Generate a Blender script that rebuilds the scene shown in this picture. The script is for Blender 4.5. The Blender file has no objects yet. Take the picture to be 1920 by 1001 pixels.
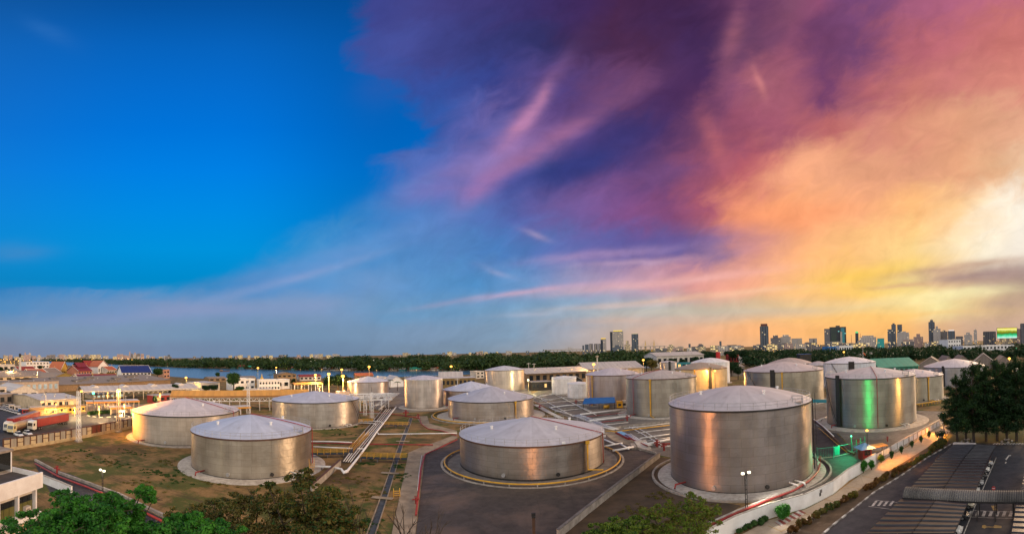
import bpy, math, random
import numpy as np
from mathutils import Vector, Matrix
random.seed(7); rng = np.random.default_rng(7)
SC = bpy.context.scene; COL = SC.collection
R = math.radians
# ------------------------------------------------------------------ camera (a stitched cylindrical panorama)
F = 820.0; CX = 960.0; CY = 649.3; PITCH = 10.7/F; ROLL = 19.0/F; H = 25.0
X0 = Vector((1,0,0)); F0 = Vector((0,math.cos(PITCH),math.sin(PITCH))); U0 = Vector((0,-math.sin(PITCH),math.cos(PITCH)))
CX_ = X0*math.cos(ROLL)-U0*math.sin(ROLL); CU_ = X0*math.sin(ROLL)+U0*math.cos(ROLL)
cd = bpy.data.cameras.new('camera'); cam = bpy.data.objects.new('camera', cd); COL.objects.link(cam)
m = Matrix.Identity(4)
for i in range(3):
    m[i][0] = CX_[i]; m[i][1] = CU_[i]; m[i][2] = -F0[i]
m.translation = (0,0,H); cam.matrix_world = m
cd.type = 'PANO'; cd.panorama_type = 'CENTRAL_CYLINDRICAL'
cd.central_cylindrical_radius = 1.0
cd.central_cylindrical_range_u_min = -CX/F; cd.central_cylindrical_range_u_max = CX/F
cd.central_cylindrical_range_v_min = -(1001-CY)/F; cd.central_cylindrical_range_v_max = CY/F
cd.clip_start = 0.1; cd.clip_end = 40000
SC.camera = cam
SC.render.engine = 'CYCLES'
SC.cycles.use_denoising = True
SC.cycles.max_bounces = 6
SC.cycles.sample_clamp_indirect = 4.0
SC.view_settings.view_transform = 'Standard'; SC.view_settings.look = 'None'
SC.view_settings.gamma = 1.0; SC.view_settings.exposure = 0.0

# ------------------------------------------------------------------ colour
def lin(c):
    return tuple((x/255/12.92) if x/255 <= .04045 else ((x/255+.055)/1.055)**2.4 for x in c)
# ------------------------------------------------------------------ node helper
class NT:
    def __init__(s, nt):
        s.nt = nt; s.nt.nodes.clear()
    def n(s, t, **k):
        o = s.nt.nodes.new(t)
        for a, v in k.items(): setattr(o, a, v)
        return o
    def put(s, sock, v):
        if v is None: return
        if hasattr(v, 'is_output'): s.nt.links.new(v, sock)
        else: sock.default_value = v
    def math(s, op, a, b=None, c=None, clamp=False):
        o = s.n('ShaderNodeMath', operation=op, use_clamp=clamp)
        for i, v in enumerate((a, b, c)): s.put(o.inputs[i], v)
        return o.outputs[0]
    def vec(s, x, y, z=0.0):
        o = s.n('ShaderNodeCombineXYZ')
        for i, v in enumerate((x, y, z)): s.put(o.inputs[i], v)
        return o.outputs[0]
    def sep(s, v):
        o = s.n('ShaderNodeSeparateXYZ'); s.put(o.inputs[0], v); return o.outputs
    def noise(s, v, scale=1.0, detail=4.0, rough=.55, col=False, dist=0.0):
        o = s.n('ShaderNodeTexNoise'); s.put(o.inputs['Vector'], v)
        o.inputs['Scale'].default_value = scale; o.inputs['Detail'].default_value = detail
        o.inputs['Roughness'].default_value = rough; o.inputs['Distortion'].default_value = dist
        return o.outputs['Color'] if col else o.outputs[0]
    def mr(s, v, a, b, c=0.0, d=1.0, smooth=False):
        o = s.n('ShaderNodeMapRange', interpolation_type='SMOOTHSTEP' if smooth else 'LINEAR', clamp=True)
        for i, q in enumerate((v, a, b, c, d)): s.put(o.inputs[i], q)
        return o.outputs[0]
    def mix(s, f, a, b, mode='MIX'):
        o = s.n('ShaderNodeMixRGB', blend_type=mode)
        s.put(o.inputs[0], f)
        for i, q in ((1, a), (2, b)):
            s.put(o.inputs[i], (tuple(q)+(1,)) if isinstance(q, tuple) and len(q) == 3 else q)
        return o.outputs[0]
    def ramp(s, f, stops, interp='LINEAR'):
        o = s.n('ShaderNodeValToRGB'); r = o.color_ramp; r.interpolation = interp
        while len(r.elements) > 1: r.elements.remove(r.elements[-1])
        first = True
        for p, c in stops:
            e = r.elements[0] if first else r.elements.new(p)
            e.position = p; e.color = tuple(c)+(1,); first = False
        s.put(o.inputs[0], f); return o.outputs[0]

# ------------------------------------------------------------------ world: the dusk sky, a function of azimuth and elevation only
W = bpy.data.worlds.new('World'); SC.world = W; W.use_nodes = True
w = NT(W.node_tree)
dx, dy, dz = w.sep(w.n('ShaderNodeTexCoord').outputs['Generated'])
az = w.math('ARCTAN2', dx, dy)
hl = w.math('SQRT', w.math('ADD', w.math('MULTIPLY', dx, dx), w.math('MULTIPLY', dy, dy)))
el = w.math('DIVIDE', dz, w.math('MAXIMUM', hl, 0.02))
# sx, sy: degrees-like units, 820 per radian of azimuth, sy grows downwards and is 660 at the horizon ahead
sx0 = w.math('MULTIPLY_ADD', az, 820.0, 960.0)
sy0 = w.math('SUBTRACT', w.math('MULTIPLY_ADD', el, -820.0, 660.0), w.math('MULTIPLY', w.math('SINE', az), 19.0))
hi = w.mr(sy0, 620.0, 330.0)          # 1 high up, 0 near the horizon
# turbulence that bends the cloud layers; streaks run up and to the right
al = w.math('ADD', w.math('MULTIPLY', sx0, .0017), w.math('MULTIPLY', sy0, -.0012))
ac = w.math('ADD', w.math('MULTIPLY', sx0, .0035), w.math('MULTIPLY', sy0, .0060))
t1 = w.sep(w.noise(w.vec(al, ac, 1.7), 1.5, 3.2, .46, True, .5))
t3 = w.sep(w.noise(w.vec(w.math('MULTIPLY', al, 3.6), w.math('MULTIPLY', ac, 1.9), 6.3), 2.1, 7, .62, True, .9))
t2 = w.sep(w.noise(w.vec(w.math('MULTIPLY', sx0, .004), w.math('MULTIPLY', sy0, .022), 4.2), 1.0, 6, .6, True))
ax = w.math('MULTIPLY_ADD', hi, 120.0, 30.0); ay = w.math('MULTIPLY_ADD', hi, 95.0, 16.0)
fx = w.math('MULTIPLY_ADD', hi, 62.0, 12.0)
sx = w.math('ADD', sx0, w.math('ADD', w.math('MULTIPLY', w.math('SUBTRACT', t1[0], .5), ax), w.math('ADD', w.math('MULTIPLY', w.math('SUBTRACT', t2[0], .5), 34.0), w.math('MULTIPLY', w.math('SUBTRACT', t3[0], .5), fx))))
sy = w.math('ADD', sy0, w.math('ADD', w.math('MULTIPLY', w.math('SUBTRACT', t1[1], .5), ay), w.math('ADD', w.math('MULTIPLY', w.math('SUBTRACT', t2[1], .5), 24.0), w.math('MULTIPLY', w.math('SUBTRACT', t3[1], .5), fx))))
def P(x): return (x+200.0)/2320.0
rows = [
 (0,  [(640,60,72,142),(700,62,70,142),(800,66,66,132),(900,66,60,122),(1000,60,50,106),(1100,64,42,90),(1200,70,40,76),(1300,64,38,76),(1400,95,55,95),(1480,128,77,106),(1560,142,78,112),(1640,116,72,122),(1720,162,92,122),(1800,174,98,126),(1920,188,106,126)]),
 (80, [(640,60,82,158),(700,64,80,156),(800,66,72,142),(900,56,60,122),(1000,50,50,102),(1100,68,46,88),(1200,75,43,77),(1280,70,45,90),(1330,68,43,86),(1400,106,66,101),(1500,132,76,106),(1560,111,64,103),(1620,117,70,112),(1700,176,98,112),(1780,191,107,117),(1920,200,117,112)]),
 (160,[(740,52,84,164),(800,55,80,158),(850,56,76,151),(920,56,66,136),(1000,82,72,134),(1050,80,64,125),(1100,92,65,116),(1180,108,66,106),(1240,76,47,92),(1330,76,46,92),(1400,140,81,111),(1440,168,98,115),(1500,160,90,111),(1560,117,66,107),(1640,182,103,112),(1720,200,121,112),(1800,200,121,117),(1920,214,135,121)]),
 (240,[(760,45,88,166),(820,52,88,166),(880,80,92,166),(940,112,102,168),(980,130,104,160),(1040,106,80,140),(1100,78,62,124),(1180,62,52,108),(1260,76,52,102),(1340,112,66,102),(1400,150,81,106),(1480,166,91,111),(1560,191,107,107),(1640,210,135,121),(1700,219,145,121),(1800,224,159,126),(1920,228,169,137)]),
 (320,[(700,60,110,188),(760,78,110,186),(850,92,110,184),(910,112,108,176),(960,76,84,156),(1040,56,68,134),(1120,62,62,124),(1200,82,62,118),(1280,104,67,112),(1340,150,81,106),(1420,186,96,106),(1470,216,131,116),(1520,250,175,136),(1600,232,162,126),(1700,225,159,126),(1800,232,167,128),(1860,234,180,139),(1920,237,195,159)]),
 (400,[(560,30,132,206),(640,28,130,202),(700,48,130,200),(800,80,128,196),(900,84,116,186),(960,84,102,174),(1040,104,96,162),(1120,118,90,152),(1200,130,82,137),(1280,132,77,122),(1340,172,92,112),(1400,240,150,116),(1500,250,166,116),(1600,255,180,130),(1700,255,190,126),(1780,255,204,146),(1840,255,224,184),(1920,255,246,228)]),
 (470,[(400,40,142,208),(520,52,144,208),(600,72,148,208),(720,80,142,202),(850,84,132,192),(960,76,126,190),(1040,90,116,182),(1120,100,102,168),(1200,96,92,158),(1280,102,92,152),(1350,150,116,150),(1420,220,151,141),(1500,255,180,126),(1600,255,196,130),(1700,255,216,142),(1780,255,226,178),(1850,255,242,216),(1920,250,238,222)]),
 (530,[(0,0,122,192),(150,0,136,202),(300,0,140,201),(380,44,136,197),(480,78,141,200),(600,94,150,205),(700,108,151,201),(800,90,146,200),(900,82,142,197),(1000,110,151,200),(1100,160,151,187),(1200,192,151,172),(1300,224,156,151),(1400,245,171,141),(1500,255,190,130),(1600,255,206,102),(1700,255,226,142),(1760,240,200,152),(1840,192,160,140),(1920,172,146,134)]),
 (580,[(0,82,140,192),(160,106,146,192),(320,126,151,191),(480,120,151,191),(600,128,155,195),(720,106,151,191),(850,106,151,191),(960,116,156,191),(1100,140,166,190),(1200,166,176,186),(1300,195,186,171),(1400,216,187,152),(1500,250,200,136),(1600,255,206,122),(1700,255,218,134),(1760,255,236,166),(1840,246,212,146),(1920,206,175,142)]),
 (625,[(0,120,146,176),(200,125,151,181),(400,116,146,177),(600,116,146,177),(800,125,151,181),(960,130,156,181),(1060,165,166,176),(1160,200,176,161),(1300,231,176,141),(1420,255,186,126),(1560,255,191,116),(1680,255,191,112),(1760,232,182,132),(1840,206,171,146),(1920,196,166,151)]),
 (662,[(0,126,137,162),(300,116,136,166),(600,111,136,166),(900,126,146,166),(1000,150,156,166),(1200,200,171,151),(1400,231,176,131),(1600,236,181,126),(1920,201,166,146)])]
px_ = w.math('DIVIDE', w.math('ADD', sx, 200.0), 2320.0, clamp=True)
cloud = None
for i, (y, st) in enumerate(rows):
    c = w.ramp(px_, [(P(q[0]), lin(q[1:])) for q in st], 'LINEAR')
    cloud = c if cloud is None else w.mix(w.mr(sy, float(rows[i-1][0]), float(y), smooth=True), cloud, c)
blue = w.ramp(w.mr(sy0, -150.0, 680.0), [((y+150)/830, lin(c)) for y, c in
    [(-140,(6,62,128)),(0,(6,84,164)),(80,(6,99,190)),(160,(4,108,206)),(240,(0,116,218)),(320,(0,128,228)),(400,(0,139,227)),(470,(0,146,220)),(530,(0,138,202)),(600,(60,140,195))]])
blue = w.mix(w.mr(sx0, 420.0, 760.0, 0.0, .42, True), blue, lin((0,70,135)))      # deeper blue beside the cloud bank
blue = w.mix(w.mr(sx0, 330.0, -120.0, 0.0, .22, True), blue, lin((40,105,170)))
# the left edge of the cloud bank
ed = w.n('ShaderNodeFloatCurve'); cv = ed.mapping.curves[0]
epts = [(-100,690),(0,672),(60,668),(118,664),(140,725),(200,762),(268,796),(290,712),(345,706),(400,630),(440,540),(480,500),(515,400),(540,200),(562,-150),(700,-200)]
for k, (y, x) in enumerate(epts):
    p = ((y+100)/800, (x+200)/1020)
    if k == 0: cv.points[0].location = p
    elif k == len(epts)-1: cv.points[-1].location = p
    else: cv.points.new(*p)
ed.mapping.update()
w.put(ed.inputs['Value'], w.mr(w.math('ADD', sy0, w.math('MULTIPLY', w.math('SUBTRACT', t1[2], .5), 45.0)), -100.0, 700.0))
ex = w.math('MULTIPLY_ADD', ed.outputs[0], 1020.0, -200.0)
soft = w.mr(sy0, 240.0, 420.0, 46.0, 110.0)
df = w.math('SUBTRACT', w.math('ADD', sx0, w.math('ADD', w.math('MULTIPLY', w.math('SUBTRACT', t1[0], .5), 40.0), w.math('MULTIPLY', w.math('SUBTRACT', t3[0], .5), 90.0))), ex)
cm = w.mr(w.math('DIVIDE', df, soft), -.35, 1.0, smooth=True)
sky = w.mix(cm, blue, cloud)
def streak(x, y, ang, L, Wd, colr, stg, sharp=1.0, wob=.45):
    global sky
    ca, sa = math.cos(R(ang)), math.sin(R(ang))
    ux = w.math('SUBTRACT', sx0 if wob == 0 else w.math('ADD', sx0, w.math('MULTIPLY', w.math('SUBTRACT', t1[1], .5), 60.0*wob)), float(x))
    uy = w.math('SUBTRACT', w.math('ADD', sy0, w.math('MULTIPLY', w.math('SUBTRACT', t1[0], .5), 70.0*wob)), float(y))
    a = w.math('DIVIDE', w.math('ADD', w.math('MULTIPLY', ux, ca), w.math('MULTIPLY', uy, -sa)), float(L))
    b = w.math('DIVIDE', w.math('ADD', w.math('MULTIPLY', ux, sa), w.math('MULTIPLY', uy, ca)), float(Wd))
    d = w.math('ADD', w.math('MULTIPLY', a, a), w.math('MULTIPLY', b, b))
    f = w.math('EXPONENT', w.math('MULTIPLY', d, -1.0))
    f = w.math('MULTIPLY', f, w.mr(t2[2], .28, .62, .45, 1.25))
    sky = w.mix(w.math('MULTIPLY', f, stg, clamp=True), sky, lin(colr))
streak(1090, 312, 25, 120, 28, (50,58,124), .65)
streak(985, 235, 55, 105, 17, (184,128,172), .9)
streak(935, 318, 42, 80, 20, (166,118,174), .8)
streak(1028, 172, 62, 26, 9, (190,128,164), .6)
streak(900, 318, 20, 140, 26, (138,120,182), .7)
streak(1050, 258, 30, 120, 17, (160,106,148), .8)
streak(1170, 175, 28, 90, 26, (124,78,118), .6)
streak(760, 80, 60, 90, 40, (74,84,160), .45)
streak(1190, 345, 12, 150, 26, (128,84,136), .5)
streak(1390, 60, 75, 80, 18, (150,90,112), .7)
streak(1438, 160, -70, 30, 7, (216,134,134), .5)
streak(1350, 270, -68, 60, 20, (196,108,112), .55)
streak(1500, 330, 30, 60, 22, (255,176,134), .6)
streak(1490, 405, 8, 110, 20, (255,160,112), .6)
streak(1310, 455, 4, 120, 18, (96,86,150), .6)
streak(1150, 478, 6, 140, 9, (184,150,190), .6)
streak(1200, 492, 4, 90, 6, (202,166,192), .6)
streak(1010, 442, -22, 26, 6, (150,142,188), .7, wob=.3)
streak(935, 512, -18, 30, 6, (150,164,206), .6, wob=.3)
streak(985, 549, 7, 150, 5.5, (214,172,192), .6, wob=.3)
streak(1240, 530, 6, 200, 9, (244,184,178), .75, wob=.3)
streak(1330, 556, 5, 220, 6, (250,200,164), .6, wob=.3)
streak(1180, 574, 3, 90, 4, (214,190,190), .5, wob=.3)
streak(1000, 590, 3, 60, 4, (170,178,200), .6, wob=.3)
streak(560, 520, 16, 150, 9, (146,164,208), .55, wob=.4)
streak(660, 470, 18, 180, 22, (110,150,208), .45, wob=.6)
streak(330, 590, 4, 240, 12, (140,154,194), .5, wob=.5)
streak(30, 478, 2, 62, 16, (62,138,200), .8, wob=.4)
streak(95, 52, -25, 50, 16, (44,112,190), .55, wob=.5)
streak(1780, 505, 5, 150, 9, (196,160,138), .75, wob=.4)
streak(1850, 520, 4, 130, 13, (166,138,134), .85, wob=.4)
streak(1690, 537, 2, 60, 5, (226,178,136), .7, wob=.4)
streak(1800, 556, 5, 100, 11, (255,244,190), .9, wob=.4)
streak(1700, 566, 5, 130, 9, (255,232,160), .6, wob=.4)
streak(1890, 575, 8, 70, 14, (190,160,140), .85, wob=.4)
streak(1640, 512, 12, 120, 14, (255,206,92), .6, wob=.4)
streak(1640, 596, 2, 160, 5, (255,196,110), .5, wob=.3)
streak(1360, 584, 1, 270, 13, (200,187,168), .65, wob=.2)
streak(1230, 600, 1, 160, 8, (214,178,158), .5, wob=.2)
streak(1890, 606, 4, 110, 24, (204,168,142), .65, wob=.3)
streak(1560, 572, 2, 120, 7, (250,206,140), .5, wob=.2)
# cloud grain
g = w.noise(w.vec(w.math('MULTIPLY', al, 3.4), w.math('MULTIPLY', ac, 1.5), 9.0), 2.2, 8, .6, dist=.7)
gb = w.mr(g, .25, .75, .88, 1.12)
gm = w.mix(w.math('MULTIPLY', cm, w.mr(sx0, 600.0, 900.0, .25, 1.0)), (1.0,1.0,1.0), w.vec(gb, gb, gb))
sky = w.mix(1.0, sky, gm, 'MULTIPLY')
# overhead and behind the camera: unseen sky, brightened behind as added fill light
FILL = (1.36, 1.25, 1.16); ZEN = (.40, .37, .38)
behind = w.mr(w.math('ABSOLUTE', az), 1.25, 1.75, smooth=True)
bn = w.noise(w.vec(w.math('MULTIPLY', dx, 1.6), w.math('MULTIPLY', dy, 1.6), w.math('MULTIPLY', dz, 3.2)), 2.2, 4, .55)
fk = w.mr(bn, .36, .64, .30, 1.75, True)          # unseen bright and dark patches added to vary the tank reflections
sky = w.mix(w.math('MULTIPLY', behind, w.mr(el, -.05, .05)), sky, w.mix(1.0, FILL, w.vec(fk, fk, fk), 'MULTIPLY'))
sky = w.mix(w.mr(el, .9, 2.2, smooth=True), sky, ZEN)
sky = w.mix(w.mr(el, -.015, -.09), sky, (.05,.045,.04))
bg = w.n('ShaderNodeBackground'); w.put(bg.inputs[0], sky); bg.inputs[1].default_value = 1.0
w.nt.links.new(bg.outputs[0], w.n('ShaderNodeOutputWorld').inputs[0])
W.cycles.sampling_method = 'MANUAL'; W.cycles.sample_map_resolution = 1024
# ------------------------------------------------------------------ the low sun behind the clouds
sd = bpy.data.lights.new('sun', 'SUN'); sd.energy = 2.3; sd.angle = R(14); sd.color = (1.0,.66,.40)
so = bpy.data.objects.new('sun', sd); COL.objects.link(so)
SAZ, SEL = R(74), R(17)
so.rotation_euler = Vector((-math.sin(SAZ)*math.cos(SEL), -math.cos(SAZ)*math.cos(SEL), -math.sin(SEL))).to_track_quat('-Z','Y').to_euler()
so.location = (60, 20, 60)
# ------------------------------------------------------------------ projecting the photograph's measurements onto the site
def ray(px, py):
    th = (px-CX)/F; v = (CY-py)/F
    return CX_*math.sin(th)+CU_*v+F0*math.cos(th)
def G(px, py, z=0.0):
    d = ray(px, py); t = (z-H)/d.z
    return Vector((d.x*t, d.y*t, z))
def HZ(px):
    th = (px-CX)/F
    return CY+F*(PITCH*math.cos(th)-ROLL*math.sin(th))
def AT(px, dist, z=0.0):
    d = ray(px, HZ(px)); q = math.hypot(d.x, d.y)
    return Vector((d.x/q*dist, d.y/q*dist, z))
def ZAT(px, py, dist):                       # height seen at a pixel at a given plan distance
    return H+dist*(HZ(px)-py)/F
def dist(p): return math.hypot(p.x, p.y)
def G2(pts, z=0.0): return [G(x, y, z) for x, y in pts]

# ------------------------------------------------------------------ mesh collector
class MB:
    def __init__(s): s.v = []; s.f = []
    def add(s, vs, fs):
        o = len(s.v); s.v += [tuple(p) for p in vs]; s.f += [tuple(i+o for i in f) for f in fs]; return s
    def box(s, x0, x1, y0, y1, z0, z1):
        return s.add([(x0,y0,z0),(x1,y0,z0),(x1,y1,z0),(x0,y1,z0),(x0,y0,z1),(x1,y0,z1),(x1,y1,z1),(x0,y1,z1)],
              [(3,2,1,0),(4,5,6,7),(0,1,5,4),(1,2,6,5),(2,3,7,6),(3,0,4,7)])
    def bar(s, a, b, wd, z0, z1):            # upright wall between two plan points
        a = Vector(a[:2]); b = Vector(b[:2]); d = (b-a).normalized(); n = Vector((-d.y, d.x))*wd/2
        c = [a-n, b-n, b+n, a+n]
        return s.prism([tuple(p) for p in c], z0, z1)
    def prism(s, poly, z0, z1):
        A = sum(poly[i][0]*poly[(i+1)%len(poly)][1]-poly[(i+1)%len(poly)][0]*poly[i][1] for i in range(len(poly)))
        if A < 0: poly = poly[::-1]
        n = len(poly)
        vs = [(p[0],p[1],z0) for p in poly]+[(p[0],p[1],z1) for p in poly]
        fs = [tuple(range(n-1,-1,-1)), tuple(range(n,2*n))]+[(i,(i+1)%n,n+(i+1)%n,n+i) for i in range(n)]
        return s.add(vs, fs)
    def tube(s, pts, r, n=8, caps=True):
        pts = [Vector(p) for p in pts]; rs = r if isinstance(r, (list,tuple)) else [r]*len(pts)
        vs = []; up = Vector((0,0,1))
        for i, p in enumerate(pts):
            a = (p-pts[i-1]).normalized() if i > 0 else None
            b = (pts[i+1]-p).normalized() if i < len(pts)-1 else None
            t = (a+b) if (a is not None and b is not None) else (a if a is not None else b)
            if t.length < 1e-6: t = b
            t.normalize(); k = 1.0
            if a is not None and b is not None: k = 1/max(.4, math.sqrt(max(0,(1+a.dot(b))/2)))
            e1 = t.cross(up if abs(t.z) < .95 else Vector((1,0,0))).normalized(); e2 = e1.cross(t).normalized()
            for j in range(n):
                q = 2*math.pi*j/n
                vs.append(p+(e1*math.cos(q)*k+e2*math.sin(q))*rs[i])
        fs = []
        for i in range(len(pts)-1):
            for j in range(n):
                fs.append((i*n+j, (i+1)*n+j, (i+1)*n+(j+1)%n, i*n+(j+1)%n))
        if caps: fs += [tuple(range(n-1,-1,-1))[::-1], tuple(range((len(pts)-1)*n, len(pts)*n))[::-1]]
        return s.add(vs, fs)
    def lathe(s, prof, n=48, c=(0,0), a0=0.0, a1=2*math.pi):
        full = abs(a1-a0-2*math.pi) < 1e-6; m_ = n if full else n+1; k = len(prof)
        vs = []
        for j in range(m_):
            q = a0+(a1-a0)*j/n
            for r_, z in prof: vs.append((c[0]+r_*math.sin(q), c[1]-r_*math.cos(q), z))
        fs = []
        for j in range(n):
            for i in range(k-1):
                a, b = j*k, ((j+1)%m_)*k
                fs.append((a+i, b+i, b+i+1, a+i+1))
        return s.add(vs, fs)
    def ball(s, c, r, n=8, mrows=5, sz=1.0):
        prof = [(max(1e-4,r*math.sin(math.pi*i/mrows)), c[2]-sz*r*math.cos(math.pi*i/mrows)) for i in range(mrows+1)]
        return s.lathe(prof, n, (c[0],c[1]))
    def sheet(s, pts):
        return s.add(pts, [tuple(range(len(pts)))])
    def gable(s, x0, x1, y0, y1, z0, z1, over=.3, th=.15, axis='x'):     # a pitched roof with a ridge along an axis
        if axis == 'x':
            ym = (y0+y1)/2
            pf = [(y0-over, z0-over*.3), (ym, z1), (y1+over, z0-over*.3)]
            mk = lambda x, p: (x, p[0], p[1])
            a, b = x0-over, x1+over
        else:
            xm = (x0+x1)/2
            pf = [(x0-over, z0-over*.3), (xm, z1), (x1+over, z0-over*.3)]
            mk = lambda y, p: (p[0], y, p[1])
            a, b = y0-over, y1+over
        lo = [mk(a,p) for p in pf]+[mk(b,p) for p in pf]
        hi_ = [(p[0],p[1],p[2]+th) for p in lo]
        return s.add(lo+hi_, [(0,3,4,1),(1,4,5,2),(6,7,10,9),(7,8,11,10),(0,1,7,6),(1,2,8,7),(3,9,10,4),(4,10,11,5),(0,6,9,3),(2,5,11,8)])
    def shift(s, o): s.v = [(p[0]-o[0],p[1]-o[1],p[2]-o[2]) for p in s.v]; return s
    def build(s, name, mt, parent=None, smooth=False):
        me = bpy.data.meshes.new(name); me.from_pydata(s.v, [], s.f); me.materials.append(mt); me.update()
        if smooth: me.polygons.foreach_set('use_smooth', [True]*len(me.polygons))
        o = bpy.data.objects.new(name, me); COL.objects.link(o)
        if parent is not None: o.parent = parent
        return o
def tag(o, label=None, cat=None, group=None, kind=None):
    if label: o['label'] = label
    if cat: o['category'] = cat
    if group: o['group'] = group
    if kind: o['kind'] = kind
    return o
def thing(name, label, cat, loc=(0,0,0), rz=0.0, group=None):
    o = bpy.data.objects.new(name, None); COL.objects.link(o); o.empty_display_size = .2
    o.location = loc; o.rotation_euler = (0,0,rz)
    return tag(o, label, cat, group)
def single(name, mb, mt, label, cat, group=None, smooth=False, base=None):
    base = base if base is not None else Vector(mb.v[0])
    mb.shift(base); o = mb.build(name, mt, None, smooth); o.location = base
    return tag(o, label, cat, group)
def world_part(name, mb, mt, root, smooth=False, label=None):
    c, s_ = math.cos(-root.rotation_euler.z), math.sin(-root.rotation_euler.z); L = root.location
    mb.v = [((p[0]-L.x)*c-(p[1]-L.y)*s_, (p[0]-L.x)*s_+(p[1]-L.y)*c, p[2]-L.z) for p in mb.v]
    o = mb.build(name, mt, root, smooth)
    if label: o['label'] = label
    return o
def dup(root, loc, rz=0.0, label=None, group=None, scale=None):
    r = root.copy(); COL.objects.link(r); r.location = loc; r.rotation_euler = (0,0,rz)
    if scale: r.scale = (scale,scale,scale) if not isinstance(scale, tuple) else scale
    if label: r['label'] = label
    if group: r['group'] = group
    for ch in list(root.children):
        c = ch.copy(); COL.objects.link(c); c.parent = r
        for g_ in ch.children:
            d = g_.copy(); COL.objects.link(d); d.parent = c
    return r

# ------------------------------------------------------------------ materials
MC = {}
def pm(name, col, col2=None, scale=1.0, rough=.75, metal=0.0, bump=0.0, bscale=None, detail=6, lo=.35, hi_=.65, emit=None, estr=0.0, spec=.4, stretch=None, vary=.22):
    if name in MC: return MC[name]
    mt = bpy.data.materials.new(name); mt.use_nodes = True; t = NT(mt.node_tree)
    b = t.n('ShaderNodeBsdfPrincipled'); tc = t.n('ShaderNodeTexCoord').outputs['Object']
    if stretch:
        mp = t.n('ShaderNodeMapping'); t.put(mp.inputs[0], tc); mp.inputs['Scale'].default_value = stretch; tc = mp.outputs[0]
    nz = t.noise(tc, scale, detail, .6)
    c2 = col2 if col2 else tuple(max(0, c*(1-vary)) for c in col)
    c = t.mix(t.mr(nz, lo, hi_), tuple(c2), tuple(col))
    if vary: 
        n2 = t.noise(tc, scale*.13, 3, .5); k = t.mr(n2, .3, .7, 1-vary*.6, 1+vary*.4)
        c = t.mix(1.0, c, t.vec(k,k,k), 'MULTIPLY')
    t.put(b.inputs['Base Color'], c); b.inputs['Roughness'].default_value = rough; b.inputs['Metallic'].default_value = metal
    b.inputs['Specular IOR Level'].default_value = spec
    if bump:
        bp = t.n('ShaderNodeBump'); bp.inputs['Strength'].default_value = bump; bp.inputs['Distance'].default_value = .1
        t.put(bp.inputs['Height'], t.noise(tc, bscale or scale*3, 6, .6)); t.nt.links.new(bp.outputs[0], b.inputs['Normal'])
    if emit:
        b.inputs['Emission Color'].default_value = tuple(emit)+(1,); b.inputs['Emission Strength'].default_value = estr
    t.nt.links.new(b.outputs[0], t.n('ShaderNodeOutputMaterial').inputs[0])
    MC[name] = mt; return mt
def corrug(name, col, period=.4, axis=0, rough=.6, metal=.0, col2=None, vary=.25, amp=.35, stain=.35):
    """ribbed sheet roofing or cladding: ribs by bump, rust and dirt by noise"""
    if name in MC: return MC[name]
    mt = bpy.data.materials.new(name); mt.use_nodes = True; t = NT(mt.node_tree)
    b = t.n('ShaderNodeBsdfPrincipled'); tc = t.n('ShaderNodeTexCoord').outputs['Object']; s_ = t.sep(tc)
    wv = t.math('SINE', t.math('MULTIPLY', s_[axis], 2*math.pi/period))
    st = [1,1,1]; st[axis] = 1.0; st[1-axis] = .15
    mp = t.n('ShaderNodeMapping'); t.put(mp.inputs[0], tc); mp.inputs['Scale'].default_value = st
    n1 = t.noise(mp.outputs[0], .8, 6, .65)
    c = t.mix(t.math('MULTIPLY', t.mr(n1, .45, .75), stain), tuple(col), tuple(col2 or (c_*.55 for c_ in col)))
    pan = t.math('FRACT', t.math('MULTIPLY', t.math('FLOOR', t.math('DIVIDE', s_[axis], period*3)), .618))
    k = t.mr(pan, 0, 1, 1-vary*.5, 1+vary*.3); c = t.mix(1.0, c, t.vec(k,k,k), 'MULTIPLY')
    t.put(b.inputs['Base Color'], c); b.inputs['Roughness'].default_value = rough; b.inputs['Metallic'].default_value = metal
    bp = t.n('ShaderNodeBump'); bp.inputs['Strength'].default_value = amp; bp.inputs['Distance'].default_value = .08
    t.put(bp.inputs['Height'], wv); t.nt.links.new(bp.outputs[0], b.inputs['Normal'])
    t.nt.links.new(b.outputs[0], t.n('ShaderNodeOutputMaterial').inputs[0])
    MC[name] = mt; return mt
PATHM = pm('tan_concrete_path', (.36,.285,.20), (.20,.155,.105), .35, .88, bump=.15)
def glow(name, col, s):
    if name in MC: return MC[name]
    mt = bpy.data.materials.new(name); mt.use_nodes = True; t = NT(mt.node_tree)
    e = t.n('ShaderNodeEmission'); e.inputs[0].default_value = tuple(col)+(1,); e.inputs[1].default_value = s
    t.nt.links.new(e.outputs[0], t.n('ShaderNodeOutputMaterial').inputs[0]); MC[name] = mt; return mt
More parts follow.
